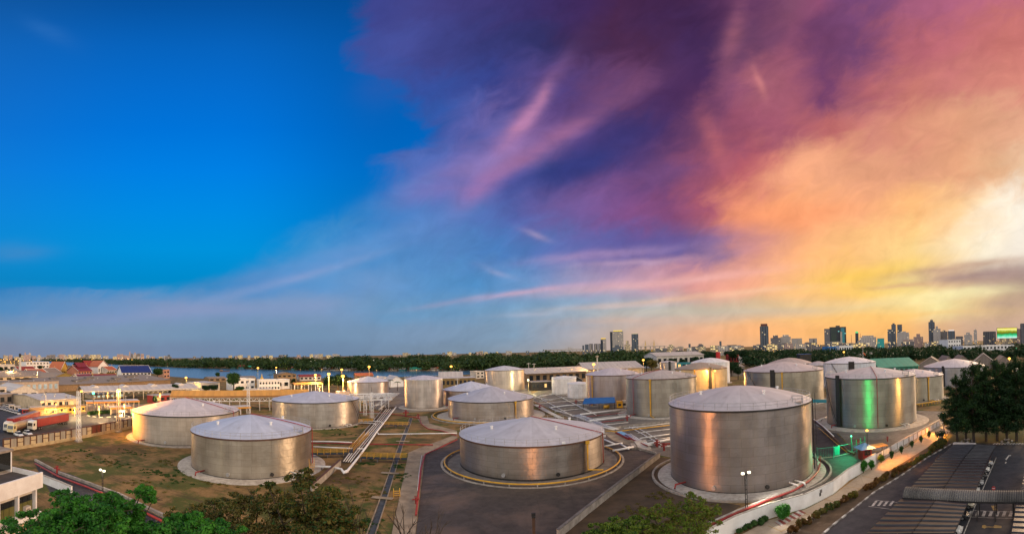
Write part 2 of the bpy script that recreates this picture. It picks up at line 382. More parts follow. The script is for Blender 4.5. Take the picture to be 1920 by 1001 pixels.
def tank_metal(name, col, r, h, rough=.36, metal=.85, seams=True, dents=.34, stainc=(.35,.28,.2), nplate=22, ncourse=6):
    mt = bpy.data.materials.new(name); mt.use_nodes = True; t = NT(mt.node_tree)
    b = t.n('ShaderNodeBsdfPrincipled'); tc = t.n('ShaderNodeTexCoord').outputs['Object']; x, y, z = t.sep(tc)
    an = t.math('ARCTAN2', x, y); arc = t.math('MULTIPLY', an, r)
    uv = t.vec(arc, z, 0.0)
    br = t.n('ShaderNodeTexBrick'); t.put(br.inputs['Vector'], uv); br.inputs['Scale'].default_value = 1.0
    br.inputs['Brick Width'].default_value = 2*math.pi*r/nplate; br.inputs['Row Height'].default_value = h/ncourse
    br.inputs['Mortar Size'].default_value = .035 if seams else 0.0; br.inputs['Mortar Smooth'].default_value = .6
    br.inputs['Color1'].default_value = (.88,.88,.88,1); br.inputs['Color2'].default_value = (1.05,1.05,1.05,1); br.inputs['Mortar'].default_value = (.68,.66,.64,1)
    streaks = t.noise(t.vec(t.math('MULTIPLY', arc, .9), t.math('MULTIPLY', z, .06), 3.0), 1.2, 6, .6)
    blot = t.noise(t.vec(arc, t.math('MULTIPLY', z, .9), 7.0), .2, 5, .6)
    c = t.mix(t.mr(streaks, .42, .8, 0, .38), tuple(col), stainc)
    drip = t.math('MULTIPLY', t.mr(t.noise(t.vec(t.math('MULTIPLY', arc, 2.2), t.math('MULTIPLY', z, .03), 5.0), 1.0, 5, .6), .56, .72), t.mr(z, h*.25, h, .05, .55))
    c = t.mix(drip, c, (.17,.135,.10))      # rain streaks run down from the rim
    kk = t.mr(blot, .3, .7, .84, 1.1); c = t.mix(1.0, c, t.vec(kk,kk,kk), 'MULTIPLY')
    c = t.mix(1.0, c, br.outputs[0], 'MULTIPLY')
    low = t.math('MULTIPLY', t.mr(z, 1.4, .1), t.mr(streaks, .3, .6, .3, .8)); c = t.mix(t.math('MULTIPLY', low, .5), c, (.10,.08,.06))   # splash dirt on the lowest course
    t.put(b.inputs['Base Color'], c); b.inputs['Metallic'].default_value = metal
    t.put(b.inputs['Roughness'], t.mr(blot, .3, .7, rough-.07, rough+.1))
    if metal > .3:
        b.inputs['Anisotropic'].default_value = .8; b.inputs['Anisotropic Rotation'].default_value = .25
        tg = t.n('ShaderNodeTangent', direction_type='RADIAL', axis='Z'); t.nt.links.new(tg.outputs[0], b.inputs['Tangent'])
    bp = t.n('ShaderNodeBump'); bp.inputs['Strength'].default_value = dents; bp.inputs['Distance'].default_value = .35
    hb = t.noise(t.vec(t.math('MULTIPLY', arc, .34), t.math('MULTIPLY', z, .36), 1.0), 1.0, 3, .5)
    hb = t.math('ADD', hb, t.math('MULTIPLY', t.math('SUBTRACT', 1.0, br.outputs['Fac']), .06))
    t.put(bp.inputs['Height'], hb); t.nt.links.new(bp.outputs[0], b.inputs['Normal'])
    t.nt.links.new(b.outputs[0], t.n('ShaderNodeOutputMaterial').inputs[0]); return mt
def tank_roof(name, col, r, rough=.55):
    mt = bpy.data.materials.new(name); mt.use_nodes = True; t = NT(mt.node_tree)
    b = t.n('ShaderNodeBsdfPrincipled'); tc = t.n('ShaderNodeTexCoord').outputs['Object']; x, y, z = t.sep(tc)
    an = t.math('ARCTAN2', x, y); rad = t.math('SQRT', t.math('ADD', t.math('MULTIPLY', x, x), t.math('MULTIPLY', y, y)))
    seg = t.math('FRACT', t.math('MULTIPLY', t.math('FLOOR', t.math('MULTIPLY', an, 26/(2*math.pi))), .618))
    n1 = t.noise(t.vec(t.math('MULTIPLY', an, 5.0), t.math('MULTIPLY', rad, .12), 0.0), 1.5, 6, .6)
    n2 = t.noise(tc, .5, 6, .6)
    k = t.math('MULTIPLY', t.mr(seg, 0, 1, .93, 1.05), t.mr(n1, .3, .75, 1.06, .86))
    k = t.math('MULTIPLY', k, t.mr(n2, .35, .75, 1.05, .9))
    c = t.mix(1.0, tuple(col), t.vec(k,k,k), 'MULTIPLY')
    c = t.mix(t.mr(n1, .6, .85, 0, .35), c, (.30,.24,.20))
    t.put(b.inputs['Base Color'], c); b.inputs['Roughness'].default_value = rough; b.inputs['Metallic'].default_value = .25
    t.nt.links.new(b.outputs[0], t.n('ShaderNodeOutputMaterial').inputs[0]); return mt
def facade(name, wall, glass, fw, fh, mort=.3, lit=.04, litc=(1.0,.72,.35), lits=1.6):
    """window grid of a far-off building; a few windows are lit"""
    if name in MC: return MC[name]
    mt = bpy.data.materials.new(name); mt.use_nodes = True; t = NT(mt.node_tree)
    b = t.n('ShaderNodeBsdfPrincipled'); tc = t.n('ShaderNodeTexCoord').outputs['Object']; x, y, z = t.sep(tc)
    u = t.math('ADD', x, t.math('MULTIPLY', y, 1.0)); 
    br = t.n('ShaderNodeTexBrick'); br.offset = 0.0; t.put(br.inputs['Vector'], t.vec(u, z, 0.0)); br.inputs['Scale'].default_value = 1.0
    br.inputs['Brick Width'].default_value = fw; br.inputs['Row Height'].default_value = fh
    br.inputs['Mortar Size'].default_value = mort; br.inputs['Mortar Smooth'].default_value = .1
    br.inputs['Color1'].default_value = (0,0,0,1); br.inputs['Color2'].default_value = (1,1,1,1); br.inputs['Mortar'].default_value = (0,0,0,1)
    fac = br.outputs['Fac']
    c = t.mix(fac, t.mix(br.outputs[0], tuple(g_*.6 for g_ in glass), tuple(glass)), tuple(wall))
    t.put(b.inputs['Base Color'], c); t.put(b.inputs['Roughness'], t.mr(fac, 0, 1, .25, .8))
    wn = t.n('ShaderNodeTexWhiteNoise', noise_dimensions='2D')
    t.put(wn.inputs['Vector'], t.vec(t.math('FLOOR', t.math('DIVIDE', u, fw)), t.math('FLOOR', t.math('DIVIDE', z, fh)), 0.0))
    on = t.math('MULTIPLY', t.math('LESS_THAN', wn.outputs[0], lit), t.math('SUBTRACT', 1.0, fac))
    b.inputs['Emission Color'].default_value = tuple(litc)+(1,); t.put(b.inputs['Emission Strength'], t.math('MULTIPLY', on, lits))
    t.nt.links.new(b.outputs[0], t.n('ShaderNodeOutputMaterial').inputs[0]); MC[name] = mt; return mt
def leafmat(name, c1, c2, trans=.35):
    if name in MC: return MC[name]
    mt = bpy.data.materials.new(name); mt.use_nodes = True; t = NT(mt.node_tree)
    tc = t.n('ShaderNodeTexCoord').outputs['Object']
    f = t.mr(t.noise(tc, .55, 4, .6), .35, .65)
    wn = t.n('ShaderNodeTexWhiteNoise', noise_dimensions='3D'); sn = t.n('ShaderNodeVectorMath', operation='SNAP'); t.put(sn.inputs[0], tc); sn.inputs[1].default_value = (.35,.35,.35)
    t.put(wn.inputs['Vector'], sn.outputs[0]); f = t.math('ADD', t.math('MULTIPLY', f, .65), t.math('MULTIPLY', wn.outputs[0], .35))
    c = t.mix(f, tuple(c1), tuple(c2))
    d = t.n('ShaderNodeBsdfPrincipled'); t.put(d.inputs['Base Color'], c); d.inputs['Roughness'].default_value = .6; d.inputs['Specular IOR Level'].default_value = .25
    tr = t.n('ShaderNodeBsdfTranslucent'); t.put(tr.inputs[0], t.mix(1.0, c, (1.1,1.25,.7), 'MULTIPLY'))
    mx = t.n('ShaderNodeMixShader'); mx.inputs[0].default_value = trans
    t.nt.links.new(d.outputs[0], mx.inputs[1]); t.nt.links.new(tr.outputs[0], mx.inputs[2])
    t.nt.links.new(mx.outputs[0], t.n('ShaderNodeOutputMaterial').inputs[0]); MC[name] = mt; return mt

WHITE = pm('white_paint', (.84,.84,.83), (.70,.68,.66), .6, .55, vary=.1)
OFFW = pm('off_white_wall', (.66,.61,.54), (.48,.43,.37), .5, .8)
CREAM = pm('cream_wall', (.62,.50,.34), (.46,.36,.24), .5, .8)
CONC = pm('concrete', (.40,.36,.31), (.24,.21,.18), .8, .85, bump=.2)
CONCD = pm('dark_concrete', (.20,.18,.165), (.12,.105,.095), .6, .9, bump=.2)
PALEC = pm('pale_concrete', (.52,.48,.42), (.33,.29,.25), 1.2, .85, bump=.15)
STEEL = pm('galvanised_steel', (.55,.55,.55), (.40,.39,.38), 1.0, .45, .6)
PIPEW = pm('white_pipe_paint', (.80,.79,.77), (.58,.55,.50), .5, .4, .15)
RED = pm('red_pipe_paint', (.36,.035,.03), (.22,.025,.022), .7, .5)
YEL = pm('yellow_pipe_paint', (.72,.40,.03), (.52,.27,.03), .8, .5)
DARK = pm('dark_steel', (.03,.028,.027), (.018,.016,.015), 1, .6)
BROWN = pm('brown_rusty_steel', (.12,.055,.03), (.07,.035,.022), 1, .7)
GLASS = pm('dark_glass', (.02,.025,.03), None, 1, .12, spec=.8)
GREENP = pm('green_paint', (.02,.42,.26), (.02,.30,.18), 1, .5)
BLUEP = pm('blue_sheet', (.02,.14,.42), (.015,.10,.32), .8, .5)
LBLUE = corrug('light_blue_sheet', (.16,.38,.62), .3)
TEALP = pm('teal_tarpaulin', (.02,.24,.27), (.015,.17,.20), .5, .5, bump=.4, bscale=1)
ORANGE = corrug('orange_sheet', (.66,.33,.06), .5, 0, .6)
REDROOF = corrug('red_tile_roof', (.26,.038,.026), .35, 0, .7)
TERRA = corrug('terracotta_tile_roof', (.42,.12,.05), .35, 0, .7)
MAROON = corrug('maroon_tile_roof', (.20,.022,.032), .35, 0, .6)
NAVY = corrug('navy_tile_roof', (.015,.03,.16), .35, 0, .45)
GREYSH = corrug('grey_sheet_roof', (.40,.37,.35), .5, 0, .6, .2)
BROWNSH = corrug('weathered_brown_roof', (.24,.20,.17), .5, 0, .8, 0, (.12,.09,.07))
PALESH = corrug('pale_sheet_roof', (.58,.54,.50), .5, 0, .55, .2)
GREENSH = corrug('green_sheet_roof', (.03,.30,.20), .5, 0, .55)
GOLD = pm('gilded_trim', (.75,.50,.10), (.6,.38,.08), 2, .4, .3)
TRIMW = pm('white_trim', (.8,.76,.7), None, 1, .6)
BARK = pm('bark', (.09,.065,.045), (.045,.032,.024), 4, .9, bump=.4)
WOODG = pm('weathered_brown_wall', (.30,.20,.11), (.20,.13,.07), .7, .85)
LAMPO = glow('sodium_lamp_glow', (1.0,.48,.08), 4.0)
LAMPW = glow('warm_white_lamp_glow', (1.0,.85,.6), 3.0)
LAMPG = glow('green_lamp_glow', (.1,1.0,.45), 6.0)
LAMPR = glow('red_lamp_glow', (1.0,.08,.05), 4.0)
WARMWIN = glow('lit_window_glow', (1.0,.62,.22), 1.3)
COOLWIN = glow('pale_lit_window_glow', (.75,.9,.75), .8)
def point(root, loc, e, col, r=.4, name='lamp_light'):
    l = bpy.data.lights.new(name, 'POINT'); l.energy = e; l.color = col; l.shadow_soft_size = r
    o = bpy.data.objects.new(name, l); COL.objects.link(o); o.location = loc
    if root is not None: o.parent = root
    return o
# ------------------------------------------------------------------ the setting: ground, river, yards, roads
def struct(name, mb, mt):
    o = mb.build(name, mt); o['kind'] = 'structure'; return o
def ground_mat():
    mt = bpy.data.materials.new('sandy_ground'); mt.use_nodes = True; t = NT(mt.node_tree)
    b = t.n('ShaderNodeBsdfPrincipled'); tc = t.n('ShaderNodeTexCoord').outputs['Object']
    big = t.noise(tc, .045, 6, .6); mid = t.noise(tc, .22, 7, .65); fine = t.noise(tc, 2.2, 6, .7)
    sand = t.mix(t.mr(mid, .35, .68), (.27,.165,.066), (.075,.046,.022))
    sand = t.mix(t.mr(fine, .4, .75, 0, .5), sand, (.36,.24,.11))
    gr = t.math('MULTIPLY', t.mr(t.noise(tc, .11, 7, .68), .475, .565), t.mr(fine, .35, .55, .45, 1))
    c = t.mix(t.math('MULTIPLY', gr, .85), sand, (.05,.085,.016))
    c = t.mix(t.mr(big, .54, .66, 0, .8), c, (.062,.042,.026))
    rut = t.noise(t.vec(t.math('MULTIPLY', t.sep(tc)[0], .05), t.math('MULTIPLY', t.sep(tc)[1], .6), 2.0), 1.0, 6, .62, dist=.4)
    c = t.mix(t.mr(rut, .54, .66, 0, .6), c, (.085,.058,.034))          # wheel tracks and damp bands
    t.put(b.inputs['Base Color'], c); b.inputs['Roughness'].default_value = .95; b.inputs['Specular IOR Level'].default_value = .15
    bp = t.n('ShaderNodeBump'); bp.inputs['Strength'].default_value = .7; bp.inputs['Distance'].default_value = .25
    t.put(bp.inputs['Height'], t.noise(tc, .9, 8, .65)); t.nt.links.new(bp.outputs[0], b.inputs['Normal'])
    t.nt.links.new(b.outputs[0], t.n('ShaderNodeOutputMaterial').inputs[0]); return mt
def asphalt(name, c1, c2, patch, pa=.45):
    mt = bpy.data.materials.new(name); mt.use_nodes = True; t = NT(mt.node_tree)
    b = t.n('ShaderNodeBsdfPrincipled'); tc = t.n('ShaderNodeTexCoord').outputs['Object']
    big = t.noise(tc, .07, 6, .6, dist=.5); mid = t.noise(tc, .5, 7, .7); fine = t.noise(tc, 9.0, 4, .7)
    c = t.mix(t.mr(mid, .35, .7), c1, c2)
    c = t.mix(t.mr(big, .5, .62, 0, pa), c, patch)
    k = t.mr(fine, .3, .7, .75, 1.25); c = t.mix(1.0, c, t.vec(k,k,k), 'MULTIPLY')
    crack = t.n('ShaderNodeTexVoronoi', feature='DISTANCE_TO_EDGE'); t.put(crack.inputs['Vector'], t.mix(.25, tc, t.noise(tc, .35, 4, .6, True), 'ADD')); crack.inputs['Scale'].default_value = .10
    c = t.mix(t.mr(crack.outputs['Distance'], .004, .001, 0, .6), c, tuple(q*.4 for q in c1))
    t.put(b.inputs['Base Color'], c); t.put(b.inputs['Roughness'], t.mr(mid, .3, .7, .62, .88)); b.inputs['Specular IOR Level'].default_value = .35
    bp = t.n('ShaderNodeBump'); bp.inputs['Strength'].default_value = .25; bp.inputs['Distance'].default_value = .03
    t.put(bp.inputs['Height'], fine); t.nt.links.new(bp.outputs[0], b.inputs['Normal'])
    t.nt.links.new(b.outputs[0], t.n('ShaderNodeOutputMaterial').inputs[0]); return mt
ASPH = asphalt('worn_asphalt', (.082,.066,.054), (.046,.039,.034), (.15,.105,.08), .8)
ASPHR = asphalt('road_asphalt', (.044,.041,.043), (.028,.026,.028), (.066,.057,.052), .5)
ASPHC = asphalt('car_park_asphalt', (.032,.036,.048), (.020,.023,.032), (.045,.047,.056), .4)
YARD = asphalt('concrete_yard', (.20,.18,.155), (.125,.108,.09), (.075,.058,.042), .7)
DRIVE = asphalt('concrete_driveway', (.40,.33,.25), (.30,.24,.175), (.22,.165,.11), .5)
EARTH = pm('dark_earth', (.10,.065,.038), (.05,.034,.02), .3, .95, bump=.6)
LAWN = pm('dry_lawn', (.085,.095,.025), (.13,.10,.04), .2, .95, bump=.6)
g_ = MB(); n_ = 96
rings = [0.01, 60, 150, 400, 1200, 4000, 16000]
g_.lathe([(r_, 0.0) for r_ in rings], n_)
struct('ground', g_, ground_mat())
def water_mat():
    mt = bpy.data.materials.new('river_water'); mt.use_nodes = True; t = NT(mt.node_tree)
    b = t.n('ShaderNodeBsdfPrincipled'); tc = t.n('ShaderNodeTexCoord').outputs['Object']
    b.inputs['Base Color'].default_value = (.05,.12,.20,1); b.inputs['Roughness'].default_value = .18; b.inputs['Specular IOR Level'].default_value = .9
    bp = t.n('ShaderNodeBump'); bp.inputs['Strength'].default_value = .35; bp.inputs['Distance'].default_value = .5
    t.put(bp.inputs['Height'], t.noise(tc, .12, 5, .6)); t.nt.links.new(bp.outputs[0], b.inputs['Normal'])
    t.nt.links.new(b.outputs[0], t.n('ShaderNodeOutputMaterial').inputs[0]); return mt
def sheet(name, pts, mt, z, sub=3):
    q = []
    for i, (x, y) in enumerate(pts):
        q.append((x, y))
    me = bpy.data.meshes.new(name); vs = [tuple(G(x, y, 0)[:2])+(z,) for x, y in q]
    me.from_pydata(vs, [], [tuple(range(len(vs)))]); me.materials.append(mt); me.update()
    if me.polygons[0].normal.z < 0: me.flip_normals()
    o = bpy.data.objects.new(name, me); COL.objects.link(o); o['kind'] = 'structure'; return o
FARB = [(60,676.2),(150,680),(240,684.5),(340,689.5),(480,692.5),(600,695),(720,696),(870,695),(960,693),(1100,689.5),(1250,683)]
NEARB = [(1250,688),(1100,697),(980,698),(900,701),(800,706),(700,708),(600,709),(480,710),(380,710),(320,706),(270,697),(180,688),(60,681)]
sheet('river', FARB+NEARB, water_mat(), .10)
sheet('truck_yard', [(-40,846),(8,845),(60,836),(160,817),(246,801),(246,774),(170,775),(120,780),(60,772),(0,757),(-60,756)], ASPHR, .008)
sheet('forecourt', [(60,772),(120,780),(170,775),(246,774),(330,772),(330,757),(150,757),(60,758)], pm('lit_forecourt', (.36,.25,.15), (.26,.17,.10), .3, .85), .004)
sheet('service_road', [(70,880),(64,866),(140,892),(215,926),(330,984),(320,1010),(150,957),(95,925)], ASPHR, .008)
sheet('concrete_path', [(733,1008),(766,849),(784,841),(857,814),(858,821),(797,852),(778,1008)], PATHM, .05)
sheet('tank_path', [(780,781),(801,780),(805,794),(857,808),(857,815),(800,803),(788,794)], PATHM, .054)
sheet('asphalt_yard', [(779,1010),(797,853),(858,824),(880,800),(1120,798),(1160,815),(1205,842),(1232,852),(1042,1001),(1035,1010)], ASPH, .008)
sheet('north_yard', [(985,745),(1030,722),(1180,728),(1270,745),(1560,745),(1560,800),(1255,830),(1260,858),(1230,852),(1180,838),(1130,806),(1060,780)], YARD, .004)
sheet('far_yard', [(640,735),(760,722),(990,722),(1000,745),(985,760),(835,770),(720,775)], YARD, .006)
sheet('curved_path', [(1128,803),(1140,804),(1160,812),(1190,828),(1215,838),(1232,852),(1222,850),(1190,838),(1150,826),(1132,812)], PATHM, .012)
sheet('bare_earth', [(1042,1003),(1234,856),(1262,862),(1270,925),(1390,948),(1335,985),(1300,1010),(1035,1012)], EARTH, .012)
sheet('perimeter_road', [(1310,1008),(1400,957),(1480,928),(1524,892),(1528,868),(1510,838),(1518,792),(1545,790),(1600,843),(1648,848),(1755,790),(1768,795),(1704,829),(1642,861),(1607,877),(1561,902),(1508,927),(1440,947),(1370,970),(1320,1012)], ASPHR, .016)
sheet('tank_apron', [(1560,800),(1720,770),(1790,772),(1755,789),(1648,846),(1600,842)], YARD, .010)
sheet('parking_lane', [(1370,1012),(1440,976),(1512,954),(1562,928),(1616,888),(1642,870),(1704,836),(1768,798),(1790,804),(1748,833),(1650,893),(1570,945),(1500,983),(1452,1012)], DRIVE, .012)
sheet('hedge_strip', [(1454,1012),(1500,984),(1570,946),(1650,894),(1748,834),(1770,826),(1784,831),(1740,858),(1690,892),(1640,922),(1560,985),(1532,1012)], EARTH, .016)
sheet('car_park', [(1532,1012),(1560,985),(1640,922),(1690,892),(1740,858),(1786,831),(1860,831),(1975,833),(1990,1012)], ASPHC, .012)
sheet('lawn', [(1772,826),(1768,800),(1800,786),(1990,783),(1990,834),(1860,830),(1790,830)], LAWN, .008)
# drain channel with its water
def chan(pts, wd, z0, z1, mt, name):
    mb = MB()
    for a, b in zip(pts[:-1], pts[1:]): mb.bar(a, b, wd, z0, z1)
    return mb
dl = G2([(771,784),(753,831),(733,893),(716,945),(694,1008)])
mb = MB()
for k in (-1,1):
    for a, b in zip(dl[:-1], dl[1:]):
        d = Vector((b.x-a.x, b.y-a.y)).normalized(); nn = Vector((-d.y, d.x, 0))*.60*k
        mb.bar(a+nn, b+nn, .18, 0, .14)
struct('drain_kerb', mb, PATHM)
mb = MB()
for a, b in zip(dl[:-1], dl[1:]): mb.bar(a, b, 1.02, 0, .03)
struct('drain_water', mb, pm('drain_water', (.085,.09,.09), (.05,.05,.045), 1, .6, spec=.2))
mb = MB()
for x, y in [(734,889),(757,829),(720,936)]:
    p = G(x, y); mb.box(p.x-2.2, p.x+1.6, p.y-.5, p.y+.5, .17, .27)
struct('drain_crossing', mb, PATHM)
sheet('pipe_trench', [(716,764),(741,762),(722,797),(695,831),(668,868),(638,868),(662,830),(692,796)], EARTH, .014)  # flat dark sheet added so the gaps between the pipes read dark
# ------------------------------------------------------------------ storage tanks
TK = {}
def fit(cx, hw, yb, yr, ya):
    hz = HZ(cx); t = F*H/(yb-hz); a = hw/F; D = t/math.cos(a); r = D*math.sin(a)
    h = H-(yr-hz)*t/F; top = H-(ya-hz)*D/F
    c = AT(cx, D); return c, r, h, max(top, h+.3), D
def helix(r, z0, z1, a0, a1, n=20): return [(r*math.sin(a0+(a1-a0)*i/n), -r*math.cos(a0+(a1-a0)*i/n), z0+(z1-z0)*i/n) for i in range(n+1)]
def tank(key, cx, hw, yb, yr, ya, label, col=(.60,.56,.52), roofc=(.60,.59,.62), metal=.85, rough=.38, dome=.35, n=96,
         rail=None, redp=None, yelp=None, dark=None, stair=None, ring=None, foot=1.6, rimc=None, group='storage tanks of the depot', scaf=False, courses=6):
    c, r, h, top, D = fit(cx, hw, yb, yr, ya); rz = -math.atan2(c.x, c.y)
    T = thing('storage_tank', label, 'storage tank', c, rz, group)
    z0 = .25
    if metal > .3: col = (col[0]*.80, col[1]*.79, col[2]*.79)
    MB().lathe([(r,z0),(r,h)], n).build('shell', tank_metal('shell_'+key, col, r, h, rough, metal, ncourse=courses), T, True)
    prof = [(r+.14, h-.02)]
    for i in range(1, 13):
        q = 1-i/12; k = (1-dome)*(1-q)+dome*(1-q*q); prof.append((max(.01,(r+.1)*q), h+.10+(top-h-.1)*k))
    MB().lathe(prof, n).build('roof', tank_roof('roof_'+key, roofc, r), T, True)
    MB().lathe([(r+.015,h-.34),(r+.16,h-.34),(r+.16,h-.03)], n).build('rim', rimc or DARK, T)
    MB().lathe([(r+.03,0),(r+.03,.34),(r-.1,.34)], n).build('skirt', DARK, T)
    if foot: MB().lathe([(r+.02,.22),(r+foot*.7,.20),(r+foot,.10),(r+foot+.05,-.1)], n).build('foundation', PALEC if foot > 2.2 else CONC, T)
    def ang(px): return math.asin(max(-1,min(1,(px-cx)/hw)))
    if rail:
        a0, a1 = rail; m_ = MB(); k = max(6, int((a1-a0)*r/2.2)); zz = h+.12; rr = r-.15
        for i in range(k+1):
            q = a0+(a1-a0)*i/k; x, y = rr*math.sin(q), -rr*math.cos(q); m_.tube([(x,y,zz-.1),(x,y,zz+1.1)], .035, 4)
        for zq in (.55, 1.1): m_.tube([(rr*math.sin(a0+(a1-a0)*i/(k*2)), -rr*math.cos(a0+(a1-a0)*i/(k*2)), zz+zq) for i in range(k*2+1)], .03, 4)
        m_.build('railing', STEEL, T)
    if redp is not None:
        a = ang(redp) if redp < 9000 else (redp-10000); m_ = MB(); pts = []
        for i in range(9):
            q = i/8; k = (1-dome)*(1-q)+dome*(1-q*q); pts.append(((r+.25)*q*math.sin(a), -(r+.25)*q*math.cos(a), h+.26+(top-h-.1)*k))
        x, y = (r+.32)*math.sin(a), -(r+.32)*math.cos(a)
        pts += [(x,y,h-.1),(x,y,.5)]
        m_.tube(pts, .10 if r > 8 else .08, 6); m_.build('fire_main', RED, T)
    for yp in (yelp if isinstance(yelp, list) else [yelp] if yelp is not None else []):
        a = ang(yp); x, y = (r+.35)*math.sin(a), -(r+.35)*math.cos(a); x2, y2 = (r+2.6)*math.sin(a+.12), -(r+2.6)*math.cos(a+.12)
        m_ = MB().tube([(x*.985,y*.985,h-.6),(x,y,h-.5),(x,y,.75),(x2,y2,.5)], .17, 8); m_.box(x-.4,x+.4,y-.3,y+.3,h-.75,h-.15)
        m_.build('foam_pipe', YEL, T)
    if dark is not None:
        a = (ang(dark[0])+ang(dark[1]))/2; wdt = max(.8, r*abs(math.sin(ang(dark[1]))-math.sin(ang(dark[0]))))
        m_ = MB().lathe([(r+.02,.4),(r+.5,.4),(r+.5,h+.9),(r+.02,h+.9)], 4, a0=a-wdt/2/r, a1=a+wdt/2/r)
        m_.build('ladder_shaft', DARK, T)
    if stair is not None:
        a0, a1 = ang(stair[0]), ang(stair[1]); m_ = MB()
        hp = helix(r+.35, .4, h, a0, a1, 26); m_.tube(hp, .12, 4)
        m_.tube([(p[0]*(1+.5/r),p[1]*(1+.5/r),p[2]) for p in hp], .05, 4); m_.tube([(p[0]*(1+.5/r),p[1]*(1+.5/r),p[2]+1) for p in hp], .035, 4)
        for i in range(0, 27, 2): p = hp[i]; m_.tube([(p[0]*(1+.5/r),p[1]*(1+.5/r),p[2]),(p[0]*(1+.5/r),p[1]*(1+.5/r),p[2]+1)], .03, 4)
        m_.build('stair', DARK, T)
    if hw > 45:                                # roof fittings and low nozzles
        for q, rr in ((.6,.55),(-1.1,.6),(2.2,.7)):
            x, y = r*rr*math.sin(q), -r*rr*math.cos(q); k = (1-dome)*(1-rr)+dome*(1-rr*rr); zz = h+.05+(top-h-.1)*k
            MB().lathe([(.25,zz-.2),(.25,zz+.5),(.38,zz+.5),(.38,zz+.65),(.01,zz+.75)], 10, (x,y)).build('roof_vent', WHITE, T)
        for q in (-.35, .3):
            x, y = math.sin(q), -math.cos(q)
            MB().tube([(x*r*.99,y*r*.99,1.0),(x*(r+.3),y*(r+.3),1.0)], .38, 12).build('manhole', STEEL if q < 0 else DARK, T)
    if hw > 45 and foot:                       # gauge platform at the rim and inlet nozzles at the foot
        q = .9; x, y = (r-.9)*math.sin(q), -(r-.9)*math.cos(q)
        m_ = MB().box(x-1.0,x+1.0,y-.8,y+.8,h+.3,h+.42); 
        for ax_ in (-.95,.95):
            for ay_ in (-.75,.75): m_.tube([(x+ax_,y+ay_,h+.1),(x+ax_,y+ay_,h+1.5)], .05, 4)
        for zz in (.95,1.5): m_.tube([(x-.95,y-.75,h+zz),(x+.95,y-.75,h+zz),(x+.95,y+.75,h+zz),(x-.95,y+.75,h+zz),(x-.95,y-.75,h+zz)], .045, 4)
        m_.build('gauge_platform', STEEL, T)
        for q in (.62, .72, -.8):
            x, y = math.sin(q), -math.cos(q)
            MB().tube([(x*(r-.1),y*(r-.1),.9),(x*(r+2.2),y*(r+2.2),.9),(x*(r+2.4),y*(r+2.4),.2)], .16, 8).build('nozzle', PIPEW if q > 0 else RED, T, True)
    if scaf:
        m_ = MB()
        for i in range(0, 40):
            q = 2*math.pi*i/40; m_.box((r-.1)*math.sin(q)-.12,(r-.1)*math.sin(q)+.12,-(r-.1)*math.cos(q)-.12,-(r-.1)*math.cos(q)+.12,h-.1,h+.8)
        m_.lathe([(r-.2,h+.55),(r,h+.55),(r,h+.8),(r-.2,h+.8)], 40); m_.build('parapet', WHITE, T)
    TK[key] = (c, r, h, D, T, rz); return T
PI = math.pi
SILV = (.62,.585,.53)
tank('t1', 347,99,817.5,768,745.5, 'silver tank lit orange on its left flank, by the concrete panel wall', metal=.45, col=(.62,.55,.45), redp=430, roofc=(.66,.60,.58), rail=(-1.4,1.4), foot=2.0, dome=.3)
tank('t2', 469,112,870,803.5,776.5, 'silver tank on a pale concrete ring behind the green treetops', col=(.56,.50,.40), roofc=(.55,.59,.68), redp=578, rail=(-PI,PI), foot=3.2, dome=.3, rimc=BROWN)
tank('t3', 590,81,791,747,732.5, 'silver tank with plain blue-grey cone roof beside the white pipe rack', col=(.66,.60,.52), roofc=(.55,.56,.62), stair=(668,652), dome=.05, rail=None)
tank('t4', 689,39,742,714.5,705, 'small silver tank behind the long pale wall and the tall sodium lamps', col=(.64,.57,.53), roofc=(.62,.63,.70), dome=.1, rimc=BROWN)
tank('t5', 793,36,763,710,703.5, 'slim upright silver tank with a pink railing on top', col=(.74,.66,.58), roofc=(.66,.62,.68), rail=(-PI,PI), dome=.4, foot=3.0, n=64, rimc=STEEL, courses=7)
tank('t6', 882,53,757,729,714.5, 'silver tank with blue-white cone roof, half hidden behind the wider cone tank', col=(.62,.54,.50), roofc=(.60,.63,.72), dome=.05, rail=(-.2,1.3), rimc=BROWN)
tank('t7', 918,80,778.5,745.5,724.5, 'silver tank with grey cone roof and one yellow pipe, behind the ringed tank', col=(.56,.50,.44), roofc=(.50,.50,.55), yelp=960, dome=.08, foot=4.5)
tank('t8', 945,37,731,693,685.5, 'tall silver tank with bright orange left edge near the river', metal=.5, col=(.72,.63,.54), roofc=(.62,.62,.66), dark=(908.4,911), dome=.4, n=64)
tank('t9', 993.5,135,865,809.5,781.5, 'low wide silver tank ringed by a yellow pipe on the asphalt yard', col=(.43,.395,.355), roofc=(.55,.56,.60), rail=(-PI,PI), redp=1116, yelp=1083, dome=.12, foot=0, rimc=BROWN)
tank('t10', 1056,23,738,709,704, 'white tank with crenellated rim, behind the plain white tank', col=(.80,.78,.76), roofc=(.8,.79,.78), metal=.0, rough=.5, scaf=True, n=48, dome=.3, rimc=WHITE)
tank('t11', 1083,21,746,718.5,715, 'plain white tank standing against the left of the lamp-lit silver tank', col=(.78,.78,.80), roofc=(.75,.75,.76), metal=.0, rough=.5, n=48, dome=.3, rimc=WHITE)
tank('t12', 1147,50,756,701,689.5, 'silver tank with a blue lean-to roof at its foot', col=(.56,.47,.44), roofc=(.60,.55,.58), yelp=1111, dome=.55, rimc=BROWN, rail=None)
